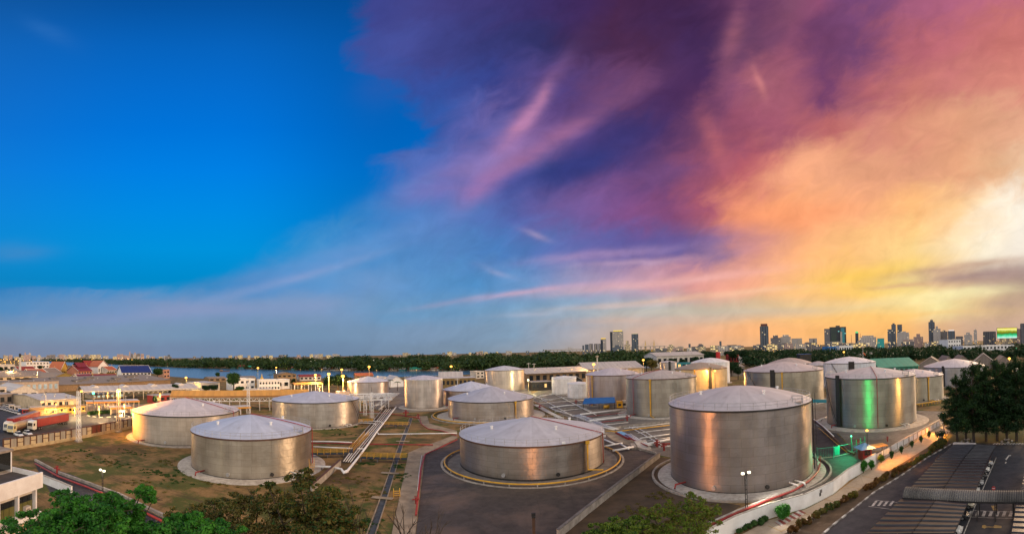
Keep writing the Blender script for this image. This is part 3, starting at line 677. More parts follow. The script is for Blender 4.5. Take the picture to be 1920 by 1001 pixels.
tank('t13', 1238,66,773.5,706,693.5, 'silver tank with yellow and red vertical pipes and a brown rim', col=(.50,.46,.38), roofc=(.54,.49,.45), redp=1189, yelp=1219, dome=.5, rimc=BROWN, foot=3.5, rail=(-1.5,1.5), courses=8)
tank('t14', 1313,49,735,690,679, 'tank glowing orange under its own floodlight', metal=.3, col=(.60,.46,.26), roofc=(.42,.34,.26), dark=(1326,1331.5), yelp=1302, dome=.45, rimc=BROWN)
tank('t15', 1331,36,718,678.5,670.5, 'white dome-roofed tank behind the orange-lit tank', col=(.82,.80,.79), roofc=(.82,.81,.81), metal=.0, rough=.5, dome=.6, n=64, rimc=WHITE)
tank('t22', 1252,16.5,705,679,676, 'small pale tank with dark ladder shaft behind the pipe-striped tank', col=(.56,.53,.52), roofc=(.6,.57,.56), dark=(1252.5,1256.5), dome=.3, n=48)
tank('t17', 1480,42,712,681,670.5, 'silver dome tank peeping over the roof of the tank before it', col=(.55,.48,.40), roofc=(.52,.44,.40), dome=.65)
tank('t17b', 1533,24,712,684,677, 'small grey tank wedged between the silver dome tanks and the white tank', col=(.55,.50,.46), roofc=(.55,.50,.50), dome=.5, n=48)
tank('t16', 1468,75,753,693,678, 'silver tank with black ladder shaft and pale green sheen', col=(.54,.49,.38), roofc=(.60,.54,.53), dark=(1445,1453), stair=(1443,1405), yelp=1465, dome=.55, rimc=BROWN)
tank('t18', 1592,49,724,679,668.5, 'white tank with domed roof and black ladder shaft', col=(.66,.70,.76), roofc=(.80,.79,.80), metal=.0, rough=.5, dark=(1590,1600), stair=(1588,1560), dome=.6, rimc=DARK)
tank('t21', 1788,58,720,686,672.5, 'pale grey tank partly hidden by the dark casuarina trees', col=(.50,.51,.54), roofc=(.66,.63,.64), dark=(1766.5,1771), dome=.5)
tank('t20', 1712,55,748,703,691.5, 'silver tank with one yellow pipe beside the dark casuarina trees', col=(.52,.50,.40), roofc=(.68,.62,.62), yelp=1737, rail=(-1.2,1.3), dome=.4, foot=2.2)
tank('t19', 1631,84,790,703.5,687.5, 'silver tank with black ladder shaft and a bright green streak', col=(.45,.43,.375), roofc=(.60,.575,.575), rail=(-PI,PI), redp=1641, dark=(1570,1580), stair=(1574,1550), dome=.35, foot=4.0, courses=8)
tank('tc', 1385,133,886,752,723, 'biggest silver tank with a copper streak, at the bend of the white wall', col=(.40,.365,.345), roofc=(.56,.545,.565), rail=(-PI,PI), dome=.75, foot=2.6, stair=(1516,1517.9), courses=9, n=128)
# ring pipe and drain ring of the low wide tank
c, r, h, D, T, rz = TK['t9']
def ringpts(c, rr, z, n=72, a0=0, a1=2*PI): return [(c.x+rr*math.sin(a0+(a1-a0)*i/n), c.y-rr*math.cos(a0+(a1-a0)*i/n), z) for i in range(n+1)]
mb = MB().tube(ringpts(c, r*1.215, .55), .16, 8, False)
RP = thing('ring_pipe', 'yellow pipe circling the low wide tank on short posts', 'pipe', c)
world_part('pipe', mb, YEL, RP, True)
for i in range(0, 72, 3):
    p = ringpts(c, r*1.215, 0)[i]; mb = MB(); mb.box(p[0]-.12,p[0]+.12,p[1]-.12,p[1]+.12,0,.5)
    world_part('pipe_support', mb, CONC, RP)
def base_ring(name, cc, r0, r1, z1, mt):
    o = MB().lathe([(r0,.03),(r0,z1),(r1,z1),(r1,.0)], 96).build(name, mt); o.location = (cc.x,cc.y,0); o['kind'] = 'structure'
base_ring('tank_kerb', c, r*1.24, r*1.27, .14, CONC)
base_ring('tank_bed', c, r*1.0, r*1.17, .03, CONCD)
c7, r7, h7, D7, T7, _ = TK['t7']
RP2 = thing('ring_pipe', 'yellow pipe curving round the grey cone-roof tank', 'pipe', c7)
world_part('pipe', MB().tube(ringpts(c7, r7+6.0, .6, 60, -2.2, 1.0), .2, 8), YEL, RP2, True)
world_part('pipe_support', MB().tube(ringpts(c7, r7+6.6, .15, 60, -2.2, 1.0), .25, 6), CONC, RP2)
cc, rc, hc, Dc, Tc, _ = TK['tc']
base_ring('tank_kerb', cc, rc+3.4, rc+3.8, .35, CONC)
c19, r19, h19, D19, T19, _ = TK['t19']
base_ring('tank_bed', c19, r19+1, r19+6.5, .03, YARD)
# ------------------------------------------------------------------ pipelines, walkways, bund walls
BUNDS = []
def pts_z(pts, z): return [G(q[0], q[1], q[2] if len(q) > 2 else z) for q in pts]
def pipe(pts, z, r, mt, label, group=None, sup=5.0, name='pipeline'):
    P_ = pts_z(pts, z); base = Vector((P_[0].x, P_[0].y, 0)); T = thing(name, label, 'pipe', base, 0, group)
    world_part('pipe', MB().tube(P_, r, 8), mt, T, True)
    if sup:
        L = 0
        for a, b in zip(P_[:-1], P_[1:]):
            d = (b-a); n_ = int(d.length//sup)
            for i in range(n_):
                p = a+d*((i+.5)/n_)
                if p.z > .35:
                    m_ = MB(); m_.box(p.x-.1,p.x+.1,p.y-.1,p.y+.1,0,p.z-r*.6); world_part('support', m_, CONCD, T)
    for q in P_[1:-1]:
        pass
    return T
WB = 'parallel white pipes running up to the pipe rack'
pipe([(742.5,763),(730,779),(719.5,793),(707,808.5),(691.5,831),(672,857.5),(652,882),(645,885)], .8, .26, WHITE, 'thick white pipe, outermost and longest of the pipes running up to the rack', WB, 6)
left = [(725,766),(701,796),(672,829.5),(653,853),(644,865)]
for k in range(4):
    pipe([(x+k*(4.3 if i > 1 else 3.6), y+k*.5) for i, (x, y) in enumerate(left)], .75-.02*k, .12, PIPEW, 'one of the four thin white pipes side by side in the middle of the yard', WB, 9)
pipe([(718,766),(694,796),(664,830)], .7, .10, STEEL, 'thin grey pipe on the outer side of the four white pipes', WB, 9)
pipe([(652,884),(645,886.5),(640,879.5),(620,875.5),(586,874)], .8, .24, WHITE, 'white pipe bending off toward the foot of the tank behind the treetops', None, 4)
pipe([(707,809),(709.5,814),(740,813.8),(800,813),(857,812)], .6, .16, WHITE, 'single white pipe crossing the drain toward the asphalt yard', None, 5)
pipe([(583,831),(640,831),(691,832.5),(760,833.5),(812,834)], .5, .17, RED, 'long straight red pipe crossing under the white pipes to the drain', None, 6)
pipe([(583,827.5),(620,828),(660,829.5)], .7, .18, WHITE, 'white pipe lying just above the long red pipe by the ringed tank', None, 5)
pipe([(588,837.5),(630,839.5),(683,841.5)], .7, .18, WHITE, 'white pipe beside the yellow railed crossing, below the long red pipe', None, 5)
pipe([(675,790),(700,789.5),(712,790),(718,793)], .9, .18, PIPEW, 'white pipe jogging across the pipe bundle near the plain cone tank', None, 4)
pipe([(673,793),(690,793),(703,794),(705,797)], .7, .15, PIPEW, 'second white pipe jogging over the bundle near the plain cone tank', None, 4)
pipe([(672,773),(700,772.5),(740,777),(770,781),(786,784)], .4, .17, RED, 'red pipe along the edge of the concrete below the slim upright tank', None, 6)
pipe([(786,782),(790,795),(803,804),(830,808),(857,817)], .35, .15, RED, 'red pipe following the narrow concrete path past the cone tank', None, 6)
pipe([(857,824),(797,852),(789,880),(780,965)], .45, .17, RED, 'red pipe with upright bend on the kerb of the asphalt yard', None, 6)
pipe([(791,854),(786,885),(783,920)], .3, .08, PIPEW, 'thin white pipe beside the red pipe on the kerb of the asphalt yard', None, 6)
# fire monitors: red valve sets
def valve(px, py, label, s=1.0):
    p = G(px, py); T = thing('hydrant_valve', label, 'valve', p, .4, 'red valves on the fire mains')
    MB().tube([(0,0,0),(0,0,1.1*s)], .16*s, 8).build('body', RED, T)
    MB().tube([(-.6*s,0,.8*s),(.6*s,0,.8*s)], .13*s, 8).build('outlet', RED, T)
    MB().lathe([(.3*s,1.15*s),(.34*s,1.2*s),(.3*s,1.25*s)], 12).build('wheel', RED, T)
valve(761,781,'big red valve below the slim upright tank',2.0); valve(784,785,'red valve where the concrete path meets the tank bed',1.4)
valve(107,888,'red valve on the pipe beside the service road',1.3); valve(780,945,'red valve at the near end of the asphalt yard kerb',1.0)
valve(1609,838,'red valve by the green gate post',1.4); valve(1664,828,'red valve on the fire main of the right-hand bund',1.0)
valve(1538,866,'red valve where the curved red pipe ends by the gate',1.0)
for vx, vy, vl in ((1080,757,'red valve on the pipes before the plain white tank'),(1012,768,'red valve behind the ringed tank roof'),(1232,838,'red valve at the flank of the biggest tank'),(1245,845,'second red valve at the flank of the biggest tank'),(1176,789,'red valve at the foot of the striped tank')): valve(vx, vy, vl, 1.5)
for fx, fy, gx, gy, fl in ((1008,757,1058,748,'low kerb wall before the crenellated white tank'),(1035,770,1096,762,'low kerb wall before the bright blue lean-to'),(1185,806,1256,797,'low kerb wall under the straight yellow pipe')): BUNDS.append((fx,fy,gx,gy,fl))
# yellow railed walkways
def walkway(a, b, z, label, wd=1.2, rail=True, both=True):
    A, B = G(a[0], a[1], z), G(b[0], b[1], z); L = math.hypot(B.x-A.x, B.y-A.y); rz = math.atan2(B.y-A.y, B.x-A.x)
    T = thing('walkway', label, 'walkway', (A.x,A.y,0), rz, 'yellow railed crossings over the pipes')
    MB().box(0,L,-wd/2,wd/2,z-.12,z).build('deck', DARK, T)
    for s_ in ((-1,1) if both else (-1,)):
        m_ = MB()
        for i in range(int(L/1.6)+1): m_.tube([(min(L,i*1.6),s_*wd/2,z),(min(L,i*1.6),s_*wd/2,z+1.1)], .05, 4)
        for zz in (.55,1.1): m_.tube([(0,s_*wd/2,z+zz),(L,s_*wd/2,z+zz)], .05, 4)
        m_.build('railing', YEL, T)
    for i in range(int(L/4)+1):
        x = min(L-.1, i*4+.1); MB().box(x-.1,x+.1,-wd/2,wd/2,0,z-.12).build('leg', CONCD, T)
walkway((676,858),(763,860), .9, 'longest yellow railed crossing, reaching the concrete path')
walkway((583,851),(651,850), .9, 'yellow railed crossing ending at the tank behind the treetops')
walkway((721,797),(768,798), .9, 'yellow railed crossing near the slim upright tank')
walkway((673,792),(700,791), .8, 'short yellow railed crossing at the foot of the plain cone tank')
walkway((658,848),(688,816), 1.0, 'yellow railed crossing running along the bundle of white pipes')
T = thing('ladder_steps', 'small yellow steps at the foot of the tank behind the treetops', 'steps', G(585,885), .5)
for i in range(5): MB().box(-.5,.5,i*.3,i*.3+.25,.2+i*.3,.26+i*.3).build('step', YEL, T)
for s_ in (-1,1): MB().tube([(s_*.55,0,1.0),(s_*.55,1.5,2.5)], .05, 4).build('handrail', YEL, T)
T = thing('ladder_steps', 'small yellow steps beside the drain on the path edge', 'steps', G(744,932), .3)
for i in range(3): MB().box(-.5,.5,i*.3,i*.3+.25,.2+i*.3,.26+i*.3).build('step', YEL, T)
for s_ in (-1,1): MB().tube([(s_*.55,0,.0),(s_*.55,0,1.0),(s_*.55,.9,1.3)], .06, 4).build('handrail', YEL, T)
# right-hand pipe yard
YG = 'pipes of the right-hand yard'
for i, (pts, z, r, mt, lab) in enumerate([
 ([(1000,741),(1012,746),(1036,751)], .5,.16,PIPEW,'short white pipe nearest the tall orange-edged tank'),
 ([(1000,746),(1020,742),(1040,738),(1062,736.5)], .5,.18,PIPEW,'white pipe curving toward the crenellated white tank'),
 ([(1012,741),(1060,738.5),(1098,737)], .4,.14,PIPEW,'white pipe passing just before the two white tanks'),
 ([(1012,757),(1050,753),(1097,750)], .4,.12,PIPEW,'thin white pipe between the white tanks and the blue lean-to'),
 ([(1035,737),(1072,755),(1110,772)], .5,.16,STEEL,'grey pipe running obliquely behind the ringed tank'),
 ([(1033,764),(1062,760),(1097,758)], .7,.24,WHITE,'thick white pipe ending under the blue lean-to'),
 ([(1030,763),(1038,768),(1058,774),(1072,778)], .6,.2,PIPEW,'white pipe bending behind the roof of the ringed tank'),
 ([(1088,777),(1130,772),(1173,767)], .9,.28,WHITE,'thick white pipe leading to the pipe-striped tank, upper of two'),
 ([(1104,789),(1140,785),(1180,780)], .9,.28,WHITE,'thick white pipe leading to the pipe-striped tank, lower of two'),
 ([(1108,786),(1140,782),(1172,779)], .6,.12,PIPEW,'thin white pipe just above the lower thick white pipe'),
 ([(1110,793),(1140,790),(1170,787)], .4,.14,RED,'red pipe just below the lower thick white pipe'),
 ([(1154,809.5),(1200,803.5),(1256,797)], .6,.16,YEL,'straight yellow pipe passing behind the biggest tank'),
 ([(1170,803),(1210,799),(1256,793)], .5,.14,PIPEW,'white pipe on the bund wall above the straight yellow pipe'),
 ([(1200,822),(1230,817.5),(1257,814)], .8,.2,PIPEW,'thin white pipe reaching the flank of the biggest tank'),
 ([(1211,833),(1235,828),(1257,823.5)], .9,.3,WHITE,'thick white pipe reaching the flank of the biggest tank'),
 ([(1228,834),(1245,832),(1262,832)], .5,.2,RED,'red pipe stub by the flank of the biggest tank'),
 ([(1235,838),(1262,836)], .5,.16,PIPEW,'white pipe stub beside the red pipe stub'),
 ([(1128,822),(1153,832.5)], .5,.22,WHITE,'white pipe slanting past the rim of the ringed tank'),
 ([(1130,837.5),(1150,833.5),(1167,831)], .6,.2,WHITE,'white pipe stub of the ringed tank, upper one'),
 ([(1149,845),(1170,841.5),(1188,838)], .7,.26,WHITE,'white pipe stub of the ringed tank, lower and thicker one'),
 ([(1163,832),(1179,842)], .6,.2,WHITE,'white cross pipe joining the two stubs of the ringed tank'),
 ([(1165,842),(1185,836)], .5,.14,PIPEW,'thin white pipe beside the concrete ramp'),
 ([(1012,752),(1045,747),(1066,744)], .5,.13,PIPEW,'thin white pipe just before the crenellated white tank’s foot'),
 ([(1040,772),(1070,768),(1100,765)], .6,.14,PIPEW,'thin white pipe passing before the bright blue lean-to'),
 ([(1052,744),(1085,762),(1118,778)], .5,.15,PIPEW,'white pipe running obliquely under the blue lean-to’s front'),
 ([(1062,741),(1094,757)], .5,.12,STEEL,'thin grey pipe slanting past the plain white tank'),
 ([(1015,748),(1045,764),(1075,781)], .5,.15,PIPEW,'white pipe running obliquely behind the ringed tank’s roof'),
 ([(1100,781),(1140,777),(1172,773.5)], .6,.11,RED,'thin red pipe between the two thick white pipes'),
 ([(1120,797),(1150,795),(1178,792)], .4,.12,PIPEW,'thin white pipe above the low bund wall of the striped tank'),
 ([(1196,812),(1225,808),(1256,804.5)], .5,.12,PIPEW,'thin white pipe under the straight yellow pipe'),
 ([(1205,828),(1230,824),(1257,820)], .6,.11,STEEL,'thin grey pipe between the two white pipes at the biggest tank'),
 ([(1180,800),(1200,811),(1226,826),(1240,834)], .5,.13,PIPEW,'white pipe slanting beside the trough toward the biggest tank'),
 ([(1188,798),(1208,809),(1234,824)], .5,.11,PIPEW,'thinner white pipe slanting beside the trough toward the biggest tank'),
 ([(1000,752),(1010,757),(1022,764)], .5,.12,RED,'red pipe stub behind the grey cone-roof tank'),
 ([(1135,808),(1146,808),(1157,810)], .4,.12,YEL,'bent yellow pipe at the rim of the ringed tank')]):
    pipe(pts, z, r, mt, lab, YG, 5)
for k in range(5):
    pipe([(1072+k*3.2,778.5-k*.3),(1086+k*3.4,783-k*.4),(1104+k*3.2,790.5-k*.5),(1128+k*3,800.5-k*.5),(1150+k*2.6,806-k*.4)], .7, .13, PIPEW if k != 2 else STEEL, 'one of the five thin pipes in the bundle behind the ringed tank', 'thin pipes bundled behind the ringed tank', 8)
for k in range(4):
    pipe([(1000+k*3.2,758+k*.3),(1018+k*3.2,769+k*.2),(1048+k*3,784+k*.1)], .7, .13, PIPEW, 'one of the four thin pipes sloping behind the cone-roof tank', 'thin pipes bundled behind the cone-roof tank', 8)
for k in range(4):
    pipe([(1172+k*3.4,815-k*.5),(1186+k*3.4,824-k*.5),(1214+k*2.8,836-k*.4)], .7, .13, PIPEW if k else RED, 'one of the four thin pipes beside the curved concrete path', 'thin pipes beside the curved concrete path', 8)
T = thing('pipe_trough', 'red sided trough with white cover beside the curved concrete path', 'trough', G(1170,815))
a, b = G(1160,812), G(1184,824)
world_part('trough', MB().bar(a, b, 2.2, 0, .5), RED, T); world_part('cover', MB().bar(a+(b-a)*.03, b-(b-a)*.03, 1.6, .5, .62), LBLUE, T)
# pale ramp over the pipes
A, B, C_, D_ = G(1189,834), G(1211,831.5), G(1222,843), G(1200,845)
T = thing('concrete_ramp', 'pale concrete ramp bridging the pipes by the bund wall', 'ramp', A)
m_ = MB().add([(A.x,A.y,1.0),(B.x,B.y,1.0),(C_.x,C_.y,.15),(D_.x,D_.y,.15),(A.x,A.y,0),(B.x,B.y,0),(C_.x,C_.y,0),(D_.x,D_.y,0)],[(0,3,2,1),(0,1,5,4),(1,2,6,5),(2,3,7,6),(3,0,4,7),(4,5,6,7)])
world_part('deck', m_, PALEC, T)
world_part('step', MB().bar(G(1186,836), G(1189,843), 1.2, 0, .7), CONC, T)
# bund walls
def bund(pts, ht, wd, mt, label, cap=None, joints=3.0, name='bund_wall'):
    Q = G2(pts); T = thing(name, label, 'wall', Q[0])
    for a, b in zip(Q[:-1], Q[1:]):
        d = Vector((b.x-a.x,b.y-a.y,0)); e = d.normalized()*wd*.5
        world_part('wall', MB().bar(a-e*.0, b+e*.6, wd, 0, ht), mt, T)
        if cap: world_part('coping', MB().bar(a-e*.0, b+e*.6, wd+.12, ht, ht+.12), cap, T)
        if joints:
            n_ = int(d.length/joints); m_ = MB(); nn = Vector((-d.y,d.x,0)).normalized()
            for i in range(1, n_):
                p = a+d*i/n_; q = d.normalized()*.02
                for s_ in (-1,1): m_.bar(p+nn*s_*(wd/2-.01), p+nn*s_*(wd/2+.006), .05, .02, ht-.01)
            if n_ > 1: world_part('joint', m_, CONCD, T)['kind'] = 'stuff'
    return T
for q in BUNDS: bund([q[:2],q[2:4]], .45, .3, CONC, q[4], None, 0)
bund([(1046,1010),(1100,965),(1170,909),(1236,858)], 1.15, .35, CONC, 'long concrete bund wall running up from the lower edge beside the asphalt yard', CONCD)
bund([(1236,858),(1228,851),(1195,842)], .5, .3, CONC, 'low kerb wall bending from the bund wall to the ramp')
bund([(584,923),(600,908),(638,873)], 1.3, .35, CONC, 'short stained bund wall beside the bending white pipe', BROWN)
bund([(1150,806),(1165,802),(1256,791.5)], .6, .3, CONC, 'low bund wall before the pipe-striped tank')
bund([(720,776),(690,776),(672,776)], .5, .4, CONC, 'low concrete kerb under the white truss bridge', None, 0)
bund([(66,864),(110,888),(160,906),(225,930),(330,980)], .5, .45, CONC, 'low concrete kerb wall between service road and sandy yard', None, 0)
pipe([(66,869),(110,893.5),(160,912),(225,937),(320,985)], .45, .2, RED, 'red pipe on the kerb of the service road', None, 6)
bund([(1655,850),(1700,823),(1762,789)], .5, .6, PALEC, 'pale kerb wall of the green-streaked tank\u2019s bund', None, 0)
pipe([(1654,853),(1700,826.5),(1764,791)], .5, .16, RED, 'red pipe on the pale kerb below the green-streaked tank', None, 6)
pipe([(1330,985),(1385,960),(1440,938),(1490,919),(1519,900),(1534,884),(1538.5,868)], .6, .2, RED, 'red pipe curving round the foot of the biggest tank', None, 4)
pipe([(1330,981),(1385,956.5),(1440,935),(1488,916.5),(1516,898),(1530,882),(1534,866),(1526,848)], .25, .22, PALEC, 'pale kerb pipe inside the curved red pipe', None, 0)
pipe([(1524,788),(1540,799),(1565,823),(1590,846),(1602,851)], .7, .28, BROWN, 'dark red pipe sloping down to the green gate', None, 5)
pipe([(1526,786),(1544,800),(1563,818)], .9, .16, WHITE, 'white pipe resting on the dark red pipe near the gate', None, 5)
pipe([(1532,790),(1548,783),(1552,781)], .7, .2, PIPEW, 'white pipe stub at the foot of the green-streaked tank', None, 5)
pipe([(1535,802),(1570,833),(1588,848)], .5, .09, YEL, 'thin yellow pipe beside the sloping dark red pipe', None, 7)
T = thing('walkway', 'yellow ramped walkway under the silver tank by the casuarina trees', 'walkway', G(1716,757), 0)
a, b = G(1714,758,1.2), G(1766,750,1.2)
world_part('deck', MB().bar(a, b, 1.2, 1.0, 1.2), YEL, T)
for i in range(9):
    p = a+(b-a)*(i+.5)/9; world_part('leg', MB().bar(p, p+Vector((.15,0,0)), .15, 0, 1.0), YEL, T)
# white truss bridge and supports at the rack
def truss(a, b, z0, z1, label, mt=WHITE, legs=2, bay=3.0):
    A, B = G(a[0],a[1],z0), G(b[0],b[1],z0); L = math.hypot(B.x-A.x,B.y-A.y); rz = math.atan2(B.y-A.y,B.x-A.x)
    T = thing('truss_bridge', label, 'pipe bridge', (A.x,A.y,0), rz)
    n_ = max(3, int(L/bay))
    for s_ in (-1,1):
        m_ = MB(); y = s_*1.2
        for z in (z0, z1): m_.tube([(0,y,z),(L,y,z)], .14, 4)
        for i in range(n_):
            m_.tube([(L*i/n_,y,z0),(L*(i+.5)/n_,y,z1),(L*(i+1)/n_,y,z0)], .09, 4); m_.tube([(L*i/n_,y,z0),(L*i/n_,y,z1)], .08, 4)
        m_.build('truss', mt, T)
    for y in (-.7,-.2,.3,.8): MB().tube([(0,y,z0+.25),(L,y,z0+.25)], .16, 6).build('pipe', PIPEW, T)
    for i in range(legs):
        x = L*(i+.5)/legs
        for s_ in (-1,1): MB().box(x-.15,x+.15,s_*1.2-.15,s_*1.2+.15,0,z0).build('leg', mt, T)
    return T
truss((655,751),(735,749), 4.6, 7.4, 'white truss pipe bridge between plain cone tank and slim tank')
truss((672,747.5),(742,741), 5.5, 6.4, 'upper white pipe bridge just behind the truss pipe bridge', bay=5)
T = thing('pipe_rack', 'slanting grey pipe rack on a beam behind the truss bridge', 'pipe rack', G(715,762))
for k in range(5):
    world_part('pipe', MB().tube([G(702+k*3.6,761-k*.6,2.6), G(720+k*3.4,747,2.6), G(738+k*3.0,737,2.6)], .2, 6), PIPEW if k % 2 else STEEL, T, True)
world_part('beam', MB().tube([G(711,768,1.8), G(745,739,2.2)], .5, 4), PALEC, T)
# green pipe gate in the green lamp's light
gp = [(1532,862),(1563,859),(1598,851)]
T = thing('gate', 'green pipe gate with solid panel across the perimeter road', 'gate', G(*gp[0]))
Q = G2(gp); Qz = [q+Vector((0,0,2.4)) for q in Q]
world_part('frame', MB().tube([Q[0]+Vector((0,0,.3)), Qz[0], Qz[1], Qz[2], Q[2]+Vector((0,0,.3))], .06, 6), GREENP, T)
world_part('frame', MB().tube([Q[0]+Vector((0,0,.3)), Q[1]+Vector((0,0,.3)), Q[2]+Vector((0,0,.3))], .07, 6), PALEC, T)
for q in Q: world_part('post', MB().tube([q, q+Vector((0,0,2.7))], .1, 6), GREENP, T)
for i in range(1,10):
    p = Q[0].lerp(Q[1], i/10); world_part('bar', MB().tube([p+Vector((0,0,.3)), p+Vector((0,0,2.4))], .025, 4), GREENP, T)
a, b = Q[1].lerp(Q[2], .05), Q[1].lerp(Q[2], .32)
world_part('panel', MB().bar(a, b, .08, .5, 2.3), GREENP, T)
pts = [(1598,853),(1612,846),(1622,842)]
T = thing('fence', 'short green pipe fence with braces beside the gate post', 'fence', G(*pts[0])); Q = G2(pts)
for zz in (.5, 1.2, 1.9): world_part('rail', MB().tube([q+Vector((0,0,zz)) for q in Q], .06, 6), GREENP, T)
for t_ in (0,.33,.66,1): p = Q[0].lerp(Q[2], t_); world_part('post', MB().tube([p, p+Vector((0,0,3.0))], .09, 6), GREENP, T)
T = thing('stair', 'green and ochre stair at the side of the biggest tank', 'stair', G(1524,872))
a, b = G(1523,873), G(1519,846)
for i in range(14):
    p = a+Vector((-.35*math.sin(i),0,0))*.1; world_part('step', MB().box(a.x-.6,a.x+.6,a.y+i*.28-.1,a.y+i*.28+.12,.3+i*.5,.38+i*.5), YEL if i < 7 else GREENP, T)
for s_ in (-1,1): world_part('handrail', MB().tube([(a.x+s_*.65,a.y,1.2),(a.x+s_*.65,a.y+3.9,8.0)], .05, 4), GREENP, T)
# sentry hut with blue pyramid roof
p = G(1622,860); T = thing('guard_hut', 'small hut with light blue pyramid roof beside the perimeter road', 'hut', p, -math.atan2(p.x,p.y)+.5)
MB().box(-1.1,1.1,-1.1,1.1,0,2.4).build('wall', RED, T); MB().box(-.7,.7,-1.14,-1.1,1.0,2.0).build('window', GLASS, T)
MB().add([(-1.9,-1.9,2.4),(1.9,-1.9,2.4),(1.9,1.9,2.4),(-1.9,1.9,2.4),(0,0,3.5)],[(0,1,4),(1,2,4),(2,3,4),(3,0,4),(3,2,1,0)]).build('roof', LBLUE, T)
p = G(1644,856); T = thing('canopy', 'ochre canopy roof lit by the amber lamp near the blue hut', 'canopy', p, -math.atan2(p.x,p.y)+.5)
MB().box(-2.2,2.2,-1.3,1.3,2.3,2.5).build('roof', ORANGE, T)
for x in (-2,2):
    for y in (-1.1,1.1): MB().box(x-.06,x+.06,y-.06,y+.06,0,2.3).build('post', DARK, T)
# the white wall along the parking lane
T = thing('boundary_wall', 'long white painted wall snaking between perimeter road and parking lane', 'wall', G(1440,972))
wp = [(1318,1030),(1380,997),(1440,972.5),(1487.5,958.6),(1508.5,953),(1538,938.5),(1561.7,926),(1576,914),(1591,901),(1615,887),(1642,869)]
Q = G2(wp)
for a, b in zip(Q[:-1], Q[1:]):
    d = (b-a).normalized()
    world_part('wall', MB().bar(a, b+d*.05, .22, 0, 2.15), pm('white_wall_paint', (.86,.85,.83), (.70,.68,.65), .45, .7, bump=.1, vary=.1), T)
    world_part('coping', MB().bar(a, b+d*.06, .30, 2.15, 2.23), PALEC, T)
a, b = Q[4], Q[5]; d = (b-a).normalized(); nn = Vector((d.y,-d.x,0))*.13
for f, zz, s_ in ((1.02,1.5,.28),(.96,1.05,.2)):
    p = a+(b-a)*f+nn; world_part('stain_plate', MB().bar(p-d*s_, p+d*s_, .05, zz-.25, zz+.25), CONCD if s_ > .25 else DARK, T)
# pale fence continuing beyond the hut
T = thing('boundary_fence', 'pale slatted fence with creepers beyond the white wall', 'fence', G(1642,869))
Q = G2([(1642,869),(1670,853),(1704,834),(1735,817),(1768,798)])
for a, b in zip(Q[:-1], Q[1:]):
    L = (b-a).length; n_ = max(2, int(L/2.6))
    for i in range(n_+1):
        p = a+(b-a)*i/n_; world_part('post', MB().box(p.x-.12,p.x+.12,p.y-.12,p.y+.12,0,2.0), PALEC, T)
    world_part('plinth', MB().bar(a, b, .16, 0, .6), PALEC, T)
    m_ = MB(); k = int(L/.32); d = (b-a).normalized()
    for i in range(k): p = a+(b-a)*(i+.5)/k; m_.bar(p-d*.09, p+d*.09, .06, .62, 1.85)
    world_part('slats', m_, WHITE, T)
